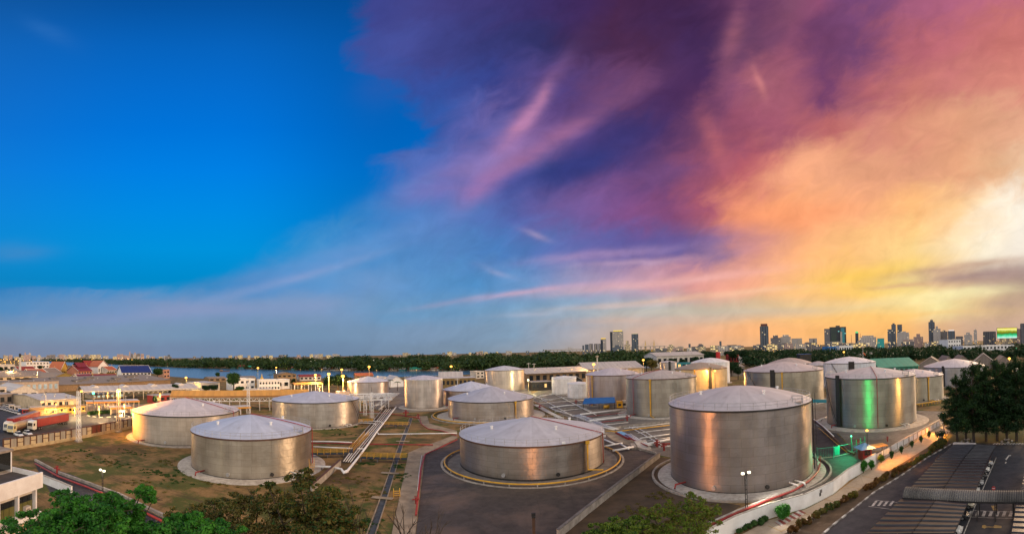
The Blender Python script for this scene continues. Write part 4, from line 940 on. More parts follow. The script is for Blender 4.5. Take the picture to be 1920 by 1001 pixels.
# ------------------------------------------------------------------ buildings of the town on the left and behind the tanks
def bldg(label, x0, y0, x1, y1, eave, depth, roof='flat', ridge=None, wall=OFFW, roofm=GREYSH, win=None, name='building', cat='building', group=None,
         axis='x', over=.5, winm=None, lit=0.0, base_z=0.0, trim=None, door=False, par=.5, minh=2.2):
    A, B = G(x0,y0), G(x1,y1); L = (B-A).length; rz = math.atan2(B.y-A.y, B.x-A.x); dm = (dist(A)+dist(B))/2
    ze = max(minh, ZAT((x0+x1)/2, eave, dm))
    T = thing(name, label, cat, (A.x,A.y,0), rz, group)
    if roof == 'flat':
        MB().box(0,L,0,depth,base_z,ze).build('wall', wall, T)
        m_ = MB(); o = over*.4; m_.box(-o,L+o,-o,depth+o,ze+.003,ze+.25)
        m_.build('roof', roofm, T)
        if par:
            m_ = MB()
            for bx in ((-o,L+o,-o,-o+.25),(-o,L+o,depth+o-.25,depth+o),(-o,-o+.25,-o+.25,depth+o-.25),(L+o-.25,L+o,-o+.25,depth+o-.25)): m_.box(*bx, ze+.253, ze+.25+par)
            m_.build('parapet', wall, T)
    else:
        zr = max(ze+.6, ZAT((x0+x1)/2, ridge, dm+(depth/2 if axis == 'x' else 0)))
        m_ = MB()
        if axis == 'x': m_.add([(0,0,base_z),(0,depth,base_z),(0,depth,ze),(0,depth/2,zr),(0,0,ze),(L,0,base_z),(L,depth,base_z),(L,depth,ze),(L,depth/2,zr),(L,0,ze)],
                   [(4,3,2,1,0),(5,6,7,8,9),(0,5,9,4),(1,2,7,6)])
        else: m_.add([(0,0,base_z),(L,0,base_z),(L,0,ze),(L/2,0,zr),(0,0,ze),(0,depth,base_z),(L,depth,base_z),(L,depth,ze),(L/2,depth,zr),(0,depth,ze)],
                   [(0,1,2,3,4),(9,8,7,6,5),(0,4,9,5),(1,6,7,2)])
        m_.build('wall', wall, T)
        MB().gable(0,L,0,depth,ze,zr,over,.18,axis).build('roof', roofm, T)
        if trim:
            m_ = MB(); zz = .22
            if axis == 'x':
                for x in (-over,L+over): m_.tube([(x,-over,ze-over*.3+zz),(x,depth/2,zr+zz),(x,depth+over,ze-over*.3+zz)], .22, 4)
                m_.tube([(-over,depth/2,zr+zz),(L+over,depth/2,zr+zz)], .22, 4)
            else:
                for y in (-over,): m_.tube([(-over,y,ze-over*.3+zz),(L/2,y,zr+zz),(L+over,y,ze-over*.3+zz)], .22, 4)
            m_.build('roof_trim', trim, T)
    if win:
        rws, cl = win; fh = (ze-base_z)/rws
        for i in range(rws):
            for j in range(cl):
                w_ = L/cl; x = w_*(j+.5); z = base_z+fh*(i+.35)
                wm = winm or GLASS
                if lit and random.random() < lit: wm = WARMWIN
                MB().box(x-w_*.28,x+w_*.28,-.06,-.004,z,z+fh*.42).build('window', wm, T)
    if door: MB().box(L*.45,L*.45+1.4,-.07,-.004,base_z+.02,base_z+2.1).build('door', DARK, T)
    T['_dim'] = (L, depth, ze)
    return T
# nearest white office block at the lower left corner
zP = 9.0
A = G(80.5,885,zP); A.z = 0; B = G(-60,926,zP); B.z = 0
ux = (A-B).normalized(); uy = Vector((-ux.y,ux.x,0)); 
if uy.dot(A) < 0: uy = -uy
rz = math.atan2(ux.y,ux.x); T = thing('office_block', 'white flat-roofed office block with ribbon windows and roof stair house', 'building', B, rz)
L = (A-B).length; DP = 13.0
MB().box(0,L-.6,.9,DP-.3,0,8.0).build('wall', OFFW, T)
MB().box(0,L,0,DP,6.9,8.0).build('wall', WHITE, T)              # band under the roof
m_ = MB(); m_.box(0,L,0,.25,8.003,zP); m_.box(L-.25,L,.25,DP,8.003,zP-.2); m_.box(0,L-.25,DP-.25,DP,8.003,zP-.4); m_.build('parapet', WHITE, T)
MB().box(0,L-.25,.25,DP-.25,8.003,8.15).build('roof', pm('roof_felt', (.10,.09,.085), (.07,.065,.06), .5, .9), T)
for i in range(6):
    x1 = L-1.4-i*3.6
    if x1 < 3: break
    f = MB().box(x1-3.2,x1,.78,.90,4.0,6.2).build('window', DARK, T)
    for j in range(3): MB().box(x1-3.1+j*1.03,x1-3.1+j*1.03+.92,.70,.78,4.1,5.4).build('pane', pm('olive_window', (.11,.10,.03), (.06,.055,.02), .5, .2, emit=(.35,.28,.08), estr=.12), f)
    for j in range(3): MB().box(x1-3.1+j*1.03,x1-3.1+j*1.03+.92,.70,.78,5.45,6.1).build('pane', GLASS, f)
    MB().box(x1+.06,x1+.34,.2,.9,0,6.9).build('column', WHITE, T)
MB().box(0,L,.3,.9,2.9,3.5).build('canopy', WHITE, T)
MB().box(L-5.4,L-.9,.80,.9,.3,2.8).build('lit_panel', glow('lit_lobby_glow', (1.0,.50,.22), .75), T)
ac = MB().box(L-3.4,L-2.4,.15,.78,3.75,4.9).build('air_conditioner', OFFW, T)
MB().lathe([(.34,-.03),(.38,0.0),(.34,.03)], 16).build('fan', DARK, ac)
f_ = ac.children[0]; f_.location = (L-2.9,.13,4.3); f_.rotation_euler = (PI/2,0,0)
sx0_, sx1_, sy0_, sy1_ = L-8.6, L-.4, 5.6, 11.0
st = MB().box(sx0_,sx1_,sy0_,sy1_,8.15,8.16).build('stair_house', OFFW, T)
MB().box(sx0_-.2,sx1_+.2,sy0_-.2,sy1_+.2,11.2,11.5).build('stair_roof', pm('stained_roof', (.36,.31,.26), (.17,.13,.10), .6, .9), st)
MB().box(sx0_+5.2,sx1_-.25,sy0_+.05,sy0_+.2,8.6,11.2).build('glazing', GLASS, st); MB().box(sx0_+3.6,sx0_+4.9,sy0_+.05,sy0_+.2,8.2,11.2).build('door', GLASS, st)
MB().box(sx1_-.25,sx1_,sy0_,sy1_,8.16,11.2).build('wall', WHITE, st)
MB().box(sx0_+4.95,sx0_+5.15,sy0_,sy0_+.3,8.16,11.2).build('pier', WHITE, st)
MB().add([(sx0_,sy0_+.02,8.16),(sx0_+3.5,sy0_+.02,8.16),(sx0_+3.5,sy0_+.02,11.2),(sx0_+1.6,sy0_+.02,11.0),(sx0_-3.2,sy0_+.02,8.6),(sx0_,sy1_,8.16),(sx0_+3.5,sy1_,8.16),(sx0_+3.5,sy1_,11.2),(sx0_+1.6,sy1_,11.0),(sx0_-3.2,sy1_,8.6)],
    [(0,1,2,3,4),(9,8,7,6,5),(2,7,8,3),(3,8,9,4),(1,6,7,2),(0,4,9,5)]).build('stair_flank', WHITE, st)
# service wall between block and road
bund([(80,905),(112,918),(134,928)], 1.5, .3, WHITE, 'white garden wall beside the office block', PALEC, 0)
# panel wall of the truck yard
T = thing('panel_wall', 'concrete panel wall with brown posts between truck yard and sandy ground', 'wall', G(8,846))
A, B = G(6,847), G(246,803); d = (B-A); L = d.length; d.normalize(); nn = Vector((d.y,-d.x,0)); hW = 3.3
world_part('plinth', MB().bar(A, B, .5, 0, .9), pm('yellowed_concrete', (.52,.42,.24), (.36,.28,.16), .6, .9), T)
PAN = pm('yellowed_panel', (.56,.46,.28), (.40,.32,.20), .7, .9); PAN2 = pm('grey_panel', (.40,.37,.30), (.27,.245,.20), .7, .9, stretch=(1,1,.2))
n_ = 24
for i in range(n_):
    a, b = A+d*(L*i/n_), A+d*(L*(i+1)/n_)
    if i == 15:
        world_part('gate', MB().bar(a+d*.2, b+d*(L/n_*.8), .2, .1, hW-.1), pm('rusty_gate', (.14,.04,.03), (.09,.03,.025), .6, .8), T); continue
    if i == 16: continue
    if i % 2: world_part('panel', MB().bar(a+d*.2, b-d*.2, .22, .9, hW-.2), PAN2, T)
    else:
        for z in (.9, 2.05): world_part('panel', MB().bar(a+d*.2, b-d*.2, .22, z, z+.95), PAN, T)
m_ = MB()
for i in range(n_+1):
    a = A+d*(L*i/n_); m_.bar(a-d*.17, a+d*.17, .42, .02, hW)
for k, z in enumerate((1.86,)): m_.bar(A, B, .16, z, z+.18)
m_.build('posts', BROWN, T) if False else world_part('frame', m_, BROWN, T)
world_part('coping', MB().bar(A, B, .46, hW+.003, hW+.2), BROWN, T)
# ---- long orange canopy with white truss
def canopy(label, x0, y0, x1, y1, eave, depth, top, roofm, fascia=None, posts=8, tr=False, group=None, arch=False, postm=WHITE, name='canopy', gab=0):
    A, B = G(x0,y0), G(x1,y1); L = (B-A).length; rz = math.atan2(B.y-A.y,B.x-A.x); dm = (dist(A)+dist(B))/2
    ze = ZAT((x0+x1)/2, eave, dm); zt = ZAT((x0+x1)/2, top, dm+depth*.5)
    T = thing(name, label, 'canopy', (A.x,A.y,0), rz, group)
    zt = max(zt, ze+.5)
    m_ = MB().add([(0,0,ze),(L,0,ze),(L,depth/2,zt),(0,depth/2,zt),(L,depth,ze),(0,depth,ze),(0,0,ze+.2),(L,0,ze+.2),(L,depth/2,zt+.2),(0,depth/2,zt+.2),(L,depth,ze+.2),(0,depth,ze+.2)],
      [(0,3,2,1),(3,5,4,2),(6,7,8,9),(9,8,10,11),(0,1,7,6),(4,5,11,10),(0,6,9,3),(3,9,11,5),(1,2,8,7),(2,4,10,8)])
    m_.build('roof', roofm, T)
    if fascia: MB().box(0,L,-.12,-.003,ze-.5,ze+.25).build('fascia', fascia, T)
    for i in range(posts+1):
        for y in (.4, depth-.4):
            x = .3+(L-.6)*i/posts; MB().box(x-.17,x+.17,y-.17,y+.17,0,ze).build('post', postm, T)
    if tr:
        m_ = MB(); z1, z2 = ze-2.3, ze-.7; k = int(L/2.6)
        for z in (z1,z2): m_.tube([(0,.3,z),(L,.3,z)], .16, 4)
        for i in range(k): m_.tube([(L*i/k,.3,z1),(L*(i+.5)/k,.3,z2),(L*(i+1)/k,.3,z1)], .12, 4)
        m_.build('truss', WHITE, T)
    if arch:
        m_ = MB(); k = int(L/3.0); w_ = L/k
        for i in range(k):
            ps = [(w_*(i+.5)+w_*.42*math.cos(PI-PI*j/8), -.05, ze-1.5+1.1*math.sin(PI*j/8)) for j in range(9)]
            m_.tube(ps, .12, 4); m_.tube([(w_*i,-.05,ze-1.6),(w_*i,-.05,ze)], .14, 4)
        m_.tube([(0,-.05,ze-.15),(L,-.05,ze-.15)], .2, 4)
        m_.build('valance', OFFW, T)
    for i in range(gab):
        x = L*(i+.5)/gab; s = L/gab*.22; zz = ze+ (zt-ze)*.7
        MB().add([(x-s,depth*.35,zz-.5),(x+s,depth*.35,zz-.5),(x,depth*.35,zz+s*.34),(x-s,depth*.8,zz-.5),(x+s,depth*.8,zz-.5),(x,depth*.8,zz+s*.34)],[(0,1,2),(5,4,3),(0,2,5,3),(1,4,5,2)]).build('gablet', PALESH, T)
    return T
canopy('long orange roofed loading canopy on a white truss behind the silver tanks', 318,770,582,768, 742, 14, 731.5, ORANGE, pm('orange_fascia',(.35,.17,.05),None,1,.6), 14, True, postm=OFFW)
canopy('small orange roofed canopy above the cone tank, by the sodium lamps', 552,745,606,743, 721, 12, 717, ORANGE, None, 4)
canopy('long white arcade roof with arched valance and front gables', 155,752,374,744, 731, 20, 721.5, PALESH, None, 12, False, arch=True, postm=CREAM, gab=4)
canopy('orange edged filling station canopy beside the silver tank', 162,771,262,768, 753, 10, 750.5, PALESH, pm('station_fascia',(.62,.25,.04),None,1,.6), 5, postm=CREAM)
canopy('smaller orange canopy before the filling station, by the clipped hedge', 207,778,247,776, 764, 6, 762, PALESH, pm('station_fascia',(.62,.25,.04),None,1,.6), 2, postm=CREAM)
canopy('orange and white awning end behind the left silver tank', 432,778,471,776, 764, 6, 760, PALESH, pm('orange_fascia2',(.72,.33,.03),None,1,.6), 2)
canopy('grey lean-to shed roof over the parked cars', 58,776,112,773, 764, 6, 762, GREYSH, None, 4, postm=DARK)
# low structures in the pump area
random.seed(3)
bldg('beige hall with broad flat grey roof beside the car rows', 76,773,150,768, 748, 34, 'gable', 738, CREAM, PALESH, (1,7), 'warehouse', lit=.1, axis='x')
bldg('white annex with lamp-lit wall beside the beige hall', 112,768,152,764, 753, 20, 'flat', None, WHITE, PALESH, (1,3), 'annex', par=0)
bldg('pale gabled shed left of the beige hall', 20,750,72,748, 733, 30, 'gable', 722, OFFW, PALESH, (1,3), 'shed', axis='y')
bldg('row of small orange lit shops with a yellow door', 68,781,112,777, 768, 8, 'flat', None, pm('shop_wall',(.6,.30,.10),None,1,.7), ORANGE, (1,5), 'shop_row', 'shop', lit=.7, par=0)
bldg('yellow lit pump building behind the filling station', 112,775,160,772, 763, 7, 'flat', None, pm('lit_yellow_wall',(.68,.45,.12),None,1,.7), ORANGE, (1,6), 'pump_house', 'building', lit=.6, par=0)
BW = bldg('big brown skylit warehouse roof beyond the arcade', 100,735,320,722, 716, 80, 'gable', 704, WOODG, BROWNSH, None, 'warehouse', over=1)
bldg('long dark roofed warehouse left of the sawtooth roof', -40,716,98,712, 706, 60, 'gable', 695, CREAM, BROWNSH, (1,9), 'warehouse', over=1)
bldg('olive gabled end shed beside the dark roofed warehouse', 100,714,141,711, 706, 30, 'gable', 699, pm('olive_wall',(.30,.22,.06),None,.5,.8), BROWNSH, None, 'shed', axis='y')
bldg('rusty wall warehouse with pale patched sheets and silos', 4,740,110,735, 716, 24, 'flat', None, pm('patched_wall',(.52,.43,.34),(.34,.26,.20),.4,.85), BROWNSH, (1,10), 'warehouse', winm=pm('blue_mural',(.45,.58,.66),(.25,.38,.48),.4,.7), par=0)
bldg('flat grey roofed shed at the far left edge', -30,765,24,760, 740, 18, 'flat', None, BROWNSH, GREYSH, (1,4), 'shed', par=0)
bldg('white cylindrical tank house by the left edge', -20,752,12,750, 728, 10, 'flat', None, OFFW, PALESH, (2,2), 'building')
bldg('low stone coloured stores beneath the arcade', 172,748,232,745, 739, 10, 'flat', None, CREAM, GREYSH, (1,7), 'store', lit=.25, par=0, winm=COOLWIN)
bldg('red walled stores beneath the arcade\u2019s right half', 290,757,330,754, 741, 8, 'flat', None, pm('red_wall',(.28,.03,.02),(.18,.02,.02),.8,.8), GREYSH, (1,4), 'store', lit=.2, par=0)
# temple quarter
def temple(label, x0, y0, x1, y1, eave, depth, ridge, roofm, wall=OFFW, axis='x', trim=TRIMW, win=(1,5), tiers=1):
    T = bldg(label, x0,y0,x1,y1,eave,depth,'gable',ridge,wall,roofm,win,'temple','temple', axis=axis, over=1.2, trim=trim)
    L, dp, ze = T['_dim']
    for s_ in ((0,L) if axis == 'x' else (L/2,)):
        zr = max(v.co.z for v in T.children[0].data.vertices)
        m_ = MB()
        m_.tube([(s_, dp/2 if axis == 'x' else -1, zr),(s_+(.8 if s_ else -.8), dp/2 if axis == 'x' else -1.6, zr+1.6)], [.3,.05], 5); m_.build('finial', GOLD, T)
    if tiers > 1: MB().gable(L*.15,L*.85,dp*.2,dp*.8,(ze+zr)/2+.5,zr+2.0,.5,.18,axis).build('upper_roof', roofm, T)
    return T
temple('temple hall with broad red roof at the left of the temple quarter', 41,706,73,705, 699, 30, 687, REDROOF)
temple('lower temple hall with red roof before the broad red one', 60,710,90,709, 702, 24, 692, TERRA)
temple('brown roofed temple hall in the middle of the temple quarter', 92,706,114,705, 698, 24, 690, BROWNSH)
temple('temple gable with golden pediment facing the camera', 113,704,128,703, 694, 20, 678, TERRA, GOLD, 'y')
temple('dark red temple with white edged roof and golden gable', 147,706,172,705, 695, 24, 685, MAROON, pm('temple_wall',(.5,.2,.12),None,1,.7), tiers=2)
temple('tall tiered red temple beside the white chapel', 163,704,185,703, 694, 22, 681, REDROOF, GOLD, 'x', tiers=2)
temple('white chapel with pointed orange red roof', 184,704,203,703, 687, 18, 676, TERRA, WHITE, 'y')
temple('low orange roofed temple annex right of the white chapel', 202,704,218,703, 693, 16, 687, TERRA, OFFW)
temple('maroon roofed hall with white gable trim before the temples', 150,716,183,715, 708, 22, 701, MAROON, OFFW, 'x')
temple('second maroon roofed hall with yellow gable at its right', 181,717,222,716, 709, 22, 701, MAROON, OFFW, 'x', GOLD)
T = bldg('white two-storey building with navy blue roof by the river', 229,712,283,711, 698, 26, 'gable', 685.5, WHITE, NAVY, (2,8), 'school', 'building', trim=TRIMW, axis='x', over=1)
bldg('white stepped block of flats behind the red temple roofs', 49,697,92,696, 679, 22, 'flat', None, WHITE, PALESH, (3,7), 'flats', 'building')
bldg('long pale riverside hall behind the temples', 92,696,124,695, 682, 20, 'flat', None, OFFW, GREYSH, (2,6), 'hall', 'building')
bldg('white long hall at the far left with a rounded end', -30,700,28,699, 684, 30, 'flat', None, OFFW, PALESH, (1,5), 'hall', 'building')
p = G(37.5,706); T = thing('chimney', 'tall pale chimney with black tip above the red roofs', 'chimney', p)
zt = ZAT(37.5,663,dist(p)); MB().tube([(0,0,0),(0,0,zt-5)], [1.9,1.5], 12).build('shaft', OFFW, T); MB().tube([(0,0,zt-5),(0,0,zt)], 1.6, 12).build('tip', DARK, T)
for px, py, top, lab in ((25,712,691,'golden pointed pagoda at the left of the temple quarter'),(491,716,700,'small golden stupa by the palms'),(172,697,674.5,'golden spire behind the temple halls')):
    p = G(px,py); h_ = ZAT(px,top,dist(p)); T = thing('pagoda', lab, 'pagoda', p)
    MB().lathe([(h_*.30,0),(h_*.30,h_*.25),(h_*.22,h_*.28),(h_*.2,h_*.45),(h_*.1,h_*.55),(h_*.03,h_*.85),(.02,h_)], 16).build('body', GOLD, T); MB().box(-h_*.34,h_*.34,-h_*.34,h_*.34,-.1,h_*.1).build('base', OFFW, T)
# middle group by the river
bldg('white two-storey villa right of the big round tree', 440,733,478,731, 712, 14, 'flat', None, WHITE, PALESH, (2,4), 'house', 'house')
bldg('white office with a row of small dark windows', 486,733,525,732, 714, 12, 'flat', None, WHITE, PALESH, (2,7), 'building', 'building')
bldg('plain white shed end beside the small orange canopy', 518,730,543,729, 713, 10, 'flat', None, WHITE, PALESH, (1,2), 'shed', 'shed')
bldg('beige riverside house with shallow brown roof', 520,716,556,715, 702, 18, 'gable', 698, WOODG, BROWNSH, (2,4), 'house', 'house', axis='y')
bldg('red roofed long house by the river near the sodium lamps', 562,714,602,713, 706, 16, 'gable', 702, OFFW, REDROOF, (1,5), 'house', 'house')
bldg('low white wall building at the foot of the villa', 468,742,512,741, 730, 8, 'flat', None, WHITE, PALESH, (1,5), 'building', 'building', par=0)
bldg('grey riverside shed with dark eaves left of the big round tree', 376,735,412,733, 718, 22, 'flat', None, OFFW, PALESH, (1,3), 'shed', 'shed', par=0)
bldg('brown roofed riverside house left of the big round tree', 392,716,424,715, 709, 16, 'gable', 706, WOODG, BROWNSH, (1,3), 'house', 'house')
bldg('brown roofed riverside house right of the big round tree', 448,714,480,713, 708, 16, 'gable', 705, WOODG, BROWNSH, (1,3), 'house', 'house')
bldg('ruined pink pavilion on the river bank', 307,710,318,709, 694, 8, 'flat', None, pm('pink_wall',(.55,.30,.2),(.35,.2,.14),1,.8), TERRA, (2,2), 'pavilion', 'building')
bldg('long pale wall behind the tall sodium lamps', 630,745,722,743, 733, 3, 'flat', None, pm('lit_pink_wall',(.66,.5,.4),(.55,.42,.34),.4,.8), PALEC, None, 'store', 'building', par=0)
bldg('white gabled shed left of the slim tank, nearer of two', 732,726,757,725, 715, 22, 'gable', 705, WHITE, PALESH, None, 'shed', 'shed', axis='y')
bldg('white gabled shed left of the slim tank, farther of two', 714,722,734,721, 713, 18, 'gable', 706, WHITE, PALESH, None, 'shed', 'shed', axis='y')
bldg('brown lit sheds with timber poles behind the small cone tank', 668,714,700,713, 704, 12, 'gable', 699, WOODG, TERRA, (1,4), 'shed', 'shed')
bldg('long white roofed jetty shed behind the slim tank', 823,714,868,713, 708, 26, 'gable', 697, WOODG, PALESH, None, 'jetty_shed', 'shed')
bldg('brown walled river shed in front of the white jetty roof', 828,728,892,726, 709, 16, 'flat', None, pm('brown_shed_wall',(.28,.19,.07),(.2,.13,.05),.4,.8), PALESH, (1,8), 'shed', 'shed', par=0)
bldg('pale block on the river bank left of the orange-edged tank', 893,710,908,709, 697, 10, 'flat', None, OFFW, GREYSH, (2,2), 'building', 'building')
bldg('long warehouse with dark eaves behind the white tanks', 990,722,1100,716, 697, 34, 'gable', 688.5, WOODG, PALESH, (1,9), 'warehouse', 'warehouse', lit=.0, over=2.0)
bldg('white gable end adjoining the long warehouse', 982,719,1004,718, 706, 26, 'gable', 698, WHITE, PALESH, None, 'shed', 'shed', axis='y')
bldg('huge pale roofed warehouse behind the lamp-lit silver tank', 1098,706,1205,702, 690, 70, 'gable', 678, CREAM, PALESH, None, 'warehouse', 'warehouse', over=2)
bldg('open dark loading shed with lamps behind the white tanks', 998,733,1034,731, 716, 10, 'flat', None, DARK, GREYSH, (1,5), 'shed', 'shed', lit=.6, par=0)
bldg('small open gabled shelter behind the white tanks', 1072,728,1092,727, 713, 8, 'gable', 706, DARK, PALESH, None, 'shelter', 'shelter', axis='y')
p = G(1122,766); T = thing('lean_to', 'bright blue lean-to roof at the foot of the lamp-lit tank', 'canopy', p, -math.atan2(p.x,p.y)+.12)
MB().add([(-7,-2.5,2.6),(7,-2.5,2.6),(7.5,2.5,4.4),(-5.5,2.5,4.4),(-7,-2.5,2.4),(7,-2.5,2.4),(7.5,2.5,4.2),(-5.5,2.5,4.2)],[(0,1,2,3),(7,6,5,4),(0,4,5,1),(1,5,6,2),(2,6,7,3),(3,7,4,0)]).build('roof', BLUEP, T)
for x in (-6.6,0,6.6):
    MB().box(x-.1,x+.1,-2.4,-2.2,0,2.4).build('post', DARK, T)
p = G(1162,765); T = thing('container', 'orange yellow cabin beside the bright blue lean-to', 'cabin', p, -math.atan2(p.x,p.y))
MB().box(-1.3,1.3,-1.2,1.2,.2,2.9).build('body', pm('yellow_box',(.75,.36,.02),None,1,.6), T); MB().box(-1.35,1.35,-1.25,1.25,2.903,3.05).build('roof', ORANGE, T); MB().box(-.6,.6,-1.24,-1.2,1.0,2.0).build('window', DARK, T)
p = G(1171,764); T = thing('container', 'white cabin squeezed between yellow cabin and striped tank', 'cabin', p, -math.atan2(p.x,p.y))
MB().box(-1.0,1.0,-1.2,1.2,.2,2.9).build('body', OFFW, T); MB().box(-1.05,1.05,-1.25,1.25,2.903,3.05).build('roof', PALESH, T); MB().box(-.6,.6,-1.24,-1.2,1.0,2.0).build('window', DARK, T)
p = G(1137,766.5); T = thing('drum', 'yellow horizontal drum lying before the bright blue lean-to', 'drum', p, .3)
MB().tube([(-1.2,0,.9),(1.2,0,.9)], .7, 14).build('shell', YEL, T, True)
for x in (-.7,.7): MB().box(x-.15,x+.15,-.5,.5,0,.5).build('saddle', DARK, T)
# right-hand background
bldg('green roofed depot with yellow end panel behind the green-streaked tank', 1650,708,1722,704, 687, 40, 'gable', 671, pm('green_wall',(.03,.22,.15),None,1,.7), GREENSH, (1,8), 'depot', 'warehouse', lit=.0, over=1)
for i, (x0, x1, y, e, r_, lab) in enumerate([(1724,1768,694,684,670,'brown gabled sheds row, first from the green depot'),(1766,1794,692,683,668,'brown gabled sheds row, second from the green depot'),(1792,1822,691,681,667,'brown gabled sheds row, third from the green depot'),(1824,1866,692,680,663,'dark gabled shed with pale ridge line left of the right-hand lamp'),(1866,1900,693,682,668,'dark gabled shed under the right-hand lamp')]):
    bldg(lab, x0,y,x1,y-1,e,36,'gable',r_,BROWNSH,BROWNSH,None,'shed','shed',axis='y',group='brown gabled sheds behind the casuarina trees', trim=TRIMW if i == 3 else None)
bldg('white low office beneath the lit billboard', 1806,668,1902,664, 648, 40, 'flat', None, WHITE, PALESH, (2,14), 'office', 'building', par=.3)
bldg('white three-storey block in front of the skyline towers', 1778,660,1802,658.5, 637, 24, 'flat', None, WHITE, PALESH, (3,5), 'flats', 'building')
bldg('long white roofed hall among the dark trees, left of the windsock', 1574,664,1600,663, 648, 30, 'flat', None, WHITE, PALESH, (1,6), 'hall', 'building', par=0)
bldg('pale block with blue roof tanks among the dark trees', 1552,668,1568,667, 650, 14, 'flat', None, pm('blue_wall',(.05,.2,.5),None,1,.6), BLUEP, (2,3), 'building', 'building')
bldg('white roofed shed behind the windsock, among the dark trees', 1604,680,1636,679, 662, 20, 'flat', None, OFFW, PALESH, None, 'shed', 'shed', par=0)
bldg('blue tarpaulin roofed stall behind the twin silver domes', 1500,690,1522,689, 664, 10, 'flat', None, DARK, BLUEP, None, 'stall', 'shed', par=0)
bldg('pale roofed hall behind the small ladder-shaft tank', 1232,690,1320,686, 666, 50, 'gable', 659.5, OFFW, PALESH, (1,9), 'warehouse', 'warehouse', over=1)
bldg('turquoise lit stall behind the small ladder-shaft tank', 1270,693,1295,692, 680, 10, 'flat', None, TEALP, TEALP, (1,3), 'stall', 'shed', lit=.7, par=0)
bldg('brown roofed plant shed right of the white dome tank', 1368,706,1396,704, 688, 20, 'gable', 681, BROWNSH, BROWNSH, (1,5), 'shed', 'shed')
bldg('white temple-like gatehouse with green finials by the red awnings', 1394,682,1410,681, 667, 10, 'flat', None, OFFW, GREENSH, (2,3), 'gatehouse', 'building')
bldg('row of red awnings left of the white gatehouse', 1366,681,1386,680, 668, 8, 'gable', 664, pm('red_wall',(.28,.03,.02),(.18,.02,.02),.8,.8), pm('red_awning',(.45,.02,.02),None,1,.6), (1,4), 'stall_row', 'shop')
p = G(1347,690); T = thing('water_tank', 'bright red elevated tank behind the white dome tank', 'water tank', p); dd = dist(p)
z1, z2 = ZAT(1347,672,dd), ZAT(1347,660,dd); MB().tube([(0,0,z1),(0,0,z2)], 2.6, 14).build('tank', pm('bright_red',(.55,.02,.02),None,1,.5), T)
for q in range(4): MB().tube([(2*math.cos(q*PI/2),2*math.sin(q*PI/2),0),(2*math.cos(q*PI/2),2*math.sin(q*PI/2),z1)], .2, 6).build('leg', RED, T)
# teal tarpaulin shelter between the two big right-hand tanks
p = G(1533,768); T = thing('tarpaulin_shelter', 'teal tarpaulin roof between the silver dome tank and the green-streaked tank', 'shelter', p, -math.atan2(p.x,p.y)-.25)
pf = [(-1.8+.45*i, 3.0+.9*math.sin(PI*i/8)) for i in range(9)]
m_ = MB(); vs = [(x,y,z) for x in (-4,4) for y, z in pf]; m_.add(vs, [(i,i+1,i+10,i+9) for i in range(8)]); m_.add([(x,y,z-.08) for x,y,z in vs], [(i+9,i+10,i+1,i) for i in range(8)]); m_.build('roof', TEALP, T)
for x in (-3.8,3.8):
    for y in (-1.7,1.7): MB().box(x-.08,x+.08,y-.08,y+.08,0,3.1).build('post', STEEL, T)
# lattice masts
def mast(px, py, top, label, wd=.55, mt=WHITE):
    p = G(px,py); z = ZAT(px,top,dist(p)); T = thing('lattice_mast', label, 'mast', p, random.random(), 'slim white lattice masts')
    m_ = MB(); k = int(z/1.3)
    for sx_, sy_ in ((-1,-1),(1,-1),(1,1),(-1,1)): m_.tube([(sx_*wd,sy_*wd,0),(sx_*wd*.7,sy_*wd*.7,z)], .09, 4)
    for i in range(k):
        z1, z2 = z*i/k, z*(i+1)/k; f1 = wd*(1-.3*i/k); f2 = wd*(1-.3*(i+1)/k)
        for (ax_, ay_), (bx_, by_) in (((-1,-1),(1,-1)),((1,-1),(1,1)),((1,1),(-1,1)),((-1,1),(-1,-1))): m_.tube([(ax_*f1,ay_*f1,z1),(bx_*f2,by_*f2,z2)], .05, 3)
    m_.build('lattice', mt, T); MB().tube([(0,0,z),(0,0,z+2)], .06, 4).build('rod', DARK, T)
    MB().box(-wd*1.6,wd*1.6,-wd*1.6,wd*1.6,-.1,.4).build('base', CONC, T)
    return T, z
M1 = mast(147.5,828,733,'slim white lattice mast standing on the sandy ground before the panel wall')
M2 = mast(222.5,810,730,'slim ochre lit lattice mast close to the left silver tank', mt=CREAM)
M3 = mast(466,776,716,'slim white lattice mast rising behind the two left silver tanks')
M4 = mast(697.5,785,735,'slim white lattice mast in the middle of the pipe rack')
M5 = mast(684.5,779,750,'short white lattice support next to the pipe rack mast')

# skylights, gablets and vents on the big roofs
def roof_bits(T, n, kind, seed, f0=.1, f1=.9):
    rr = random.Random(seed); L, dp, ze = T['_dim']; zr = max(v.co.z for v in T.children[0].data.vertices)
    for i in range(n):
        x = L*(f0+(f1-f0)*(i+.5)/n)+rr.uniform(-1,1); f = rr.uniform(.15,.8); y = dp/2*f; z = ze+(zr-ze)*f
        if kind == 'skylight': MB().add([(x-4,y-2,z-.2),(x+4,y-2,z-.2),(x+4,y+2,z+.6),(x-4,y+2,z+.6),(x-4,y-2,z+.9),(x+4,y-2,z+.9),(x+4,y+2,z+1.3),(x-4,y+2,z+1.3)],[(0,3,2,1),(4,5,6,7),(0,1,5,4),(1,2,6,5),(2,3,7,6),(3,0,4,7)]).build('skylight', CONCD, T)
        else: MB().lathe([(.35,z-.3),(.35,z+.7),(.6,z+.75),(.6,z+1.0),(.05,z+1.2)], 8, (x,y)).build('roof_vent', STEEL, T)
roof_bits(BW, 9, 'skylight', 1); roof_bits(BW, 10, 'vent', 2)
for o in list(SC.objects):
    if o.name.split('.')[0] == 'warehouse' and o is not BW and '_dim' in o and len(o['_dim']) == 3: roof_bits(o, 4, 'vent', len(o.name))
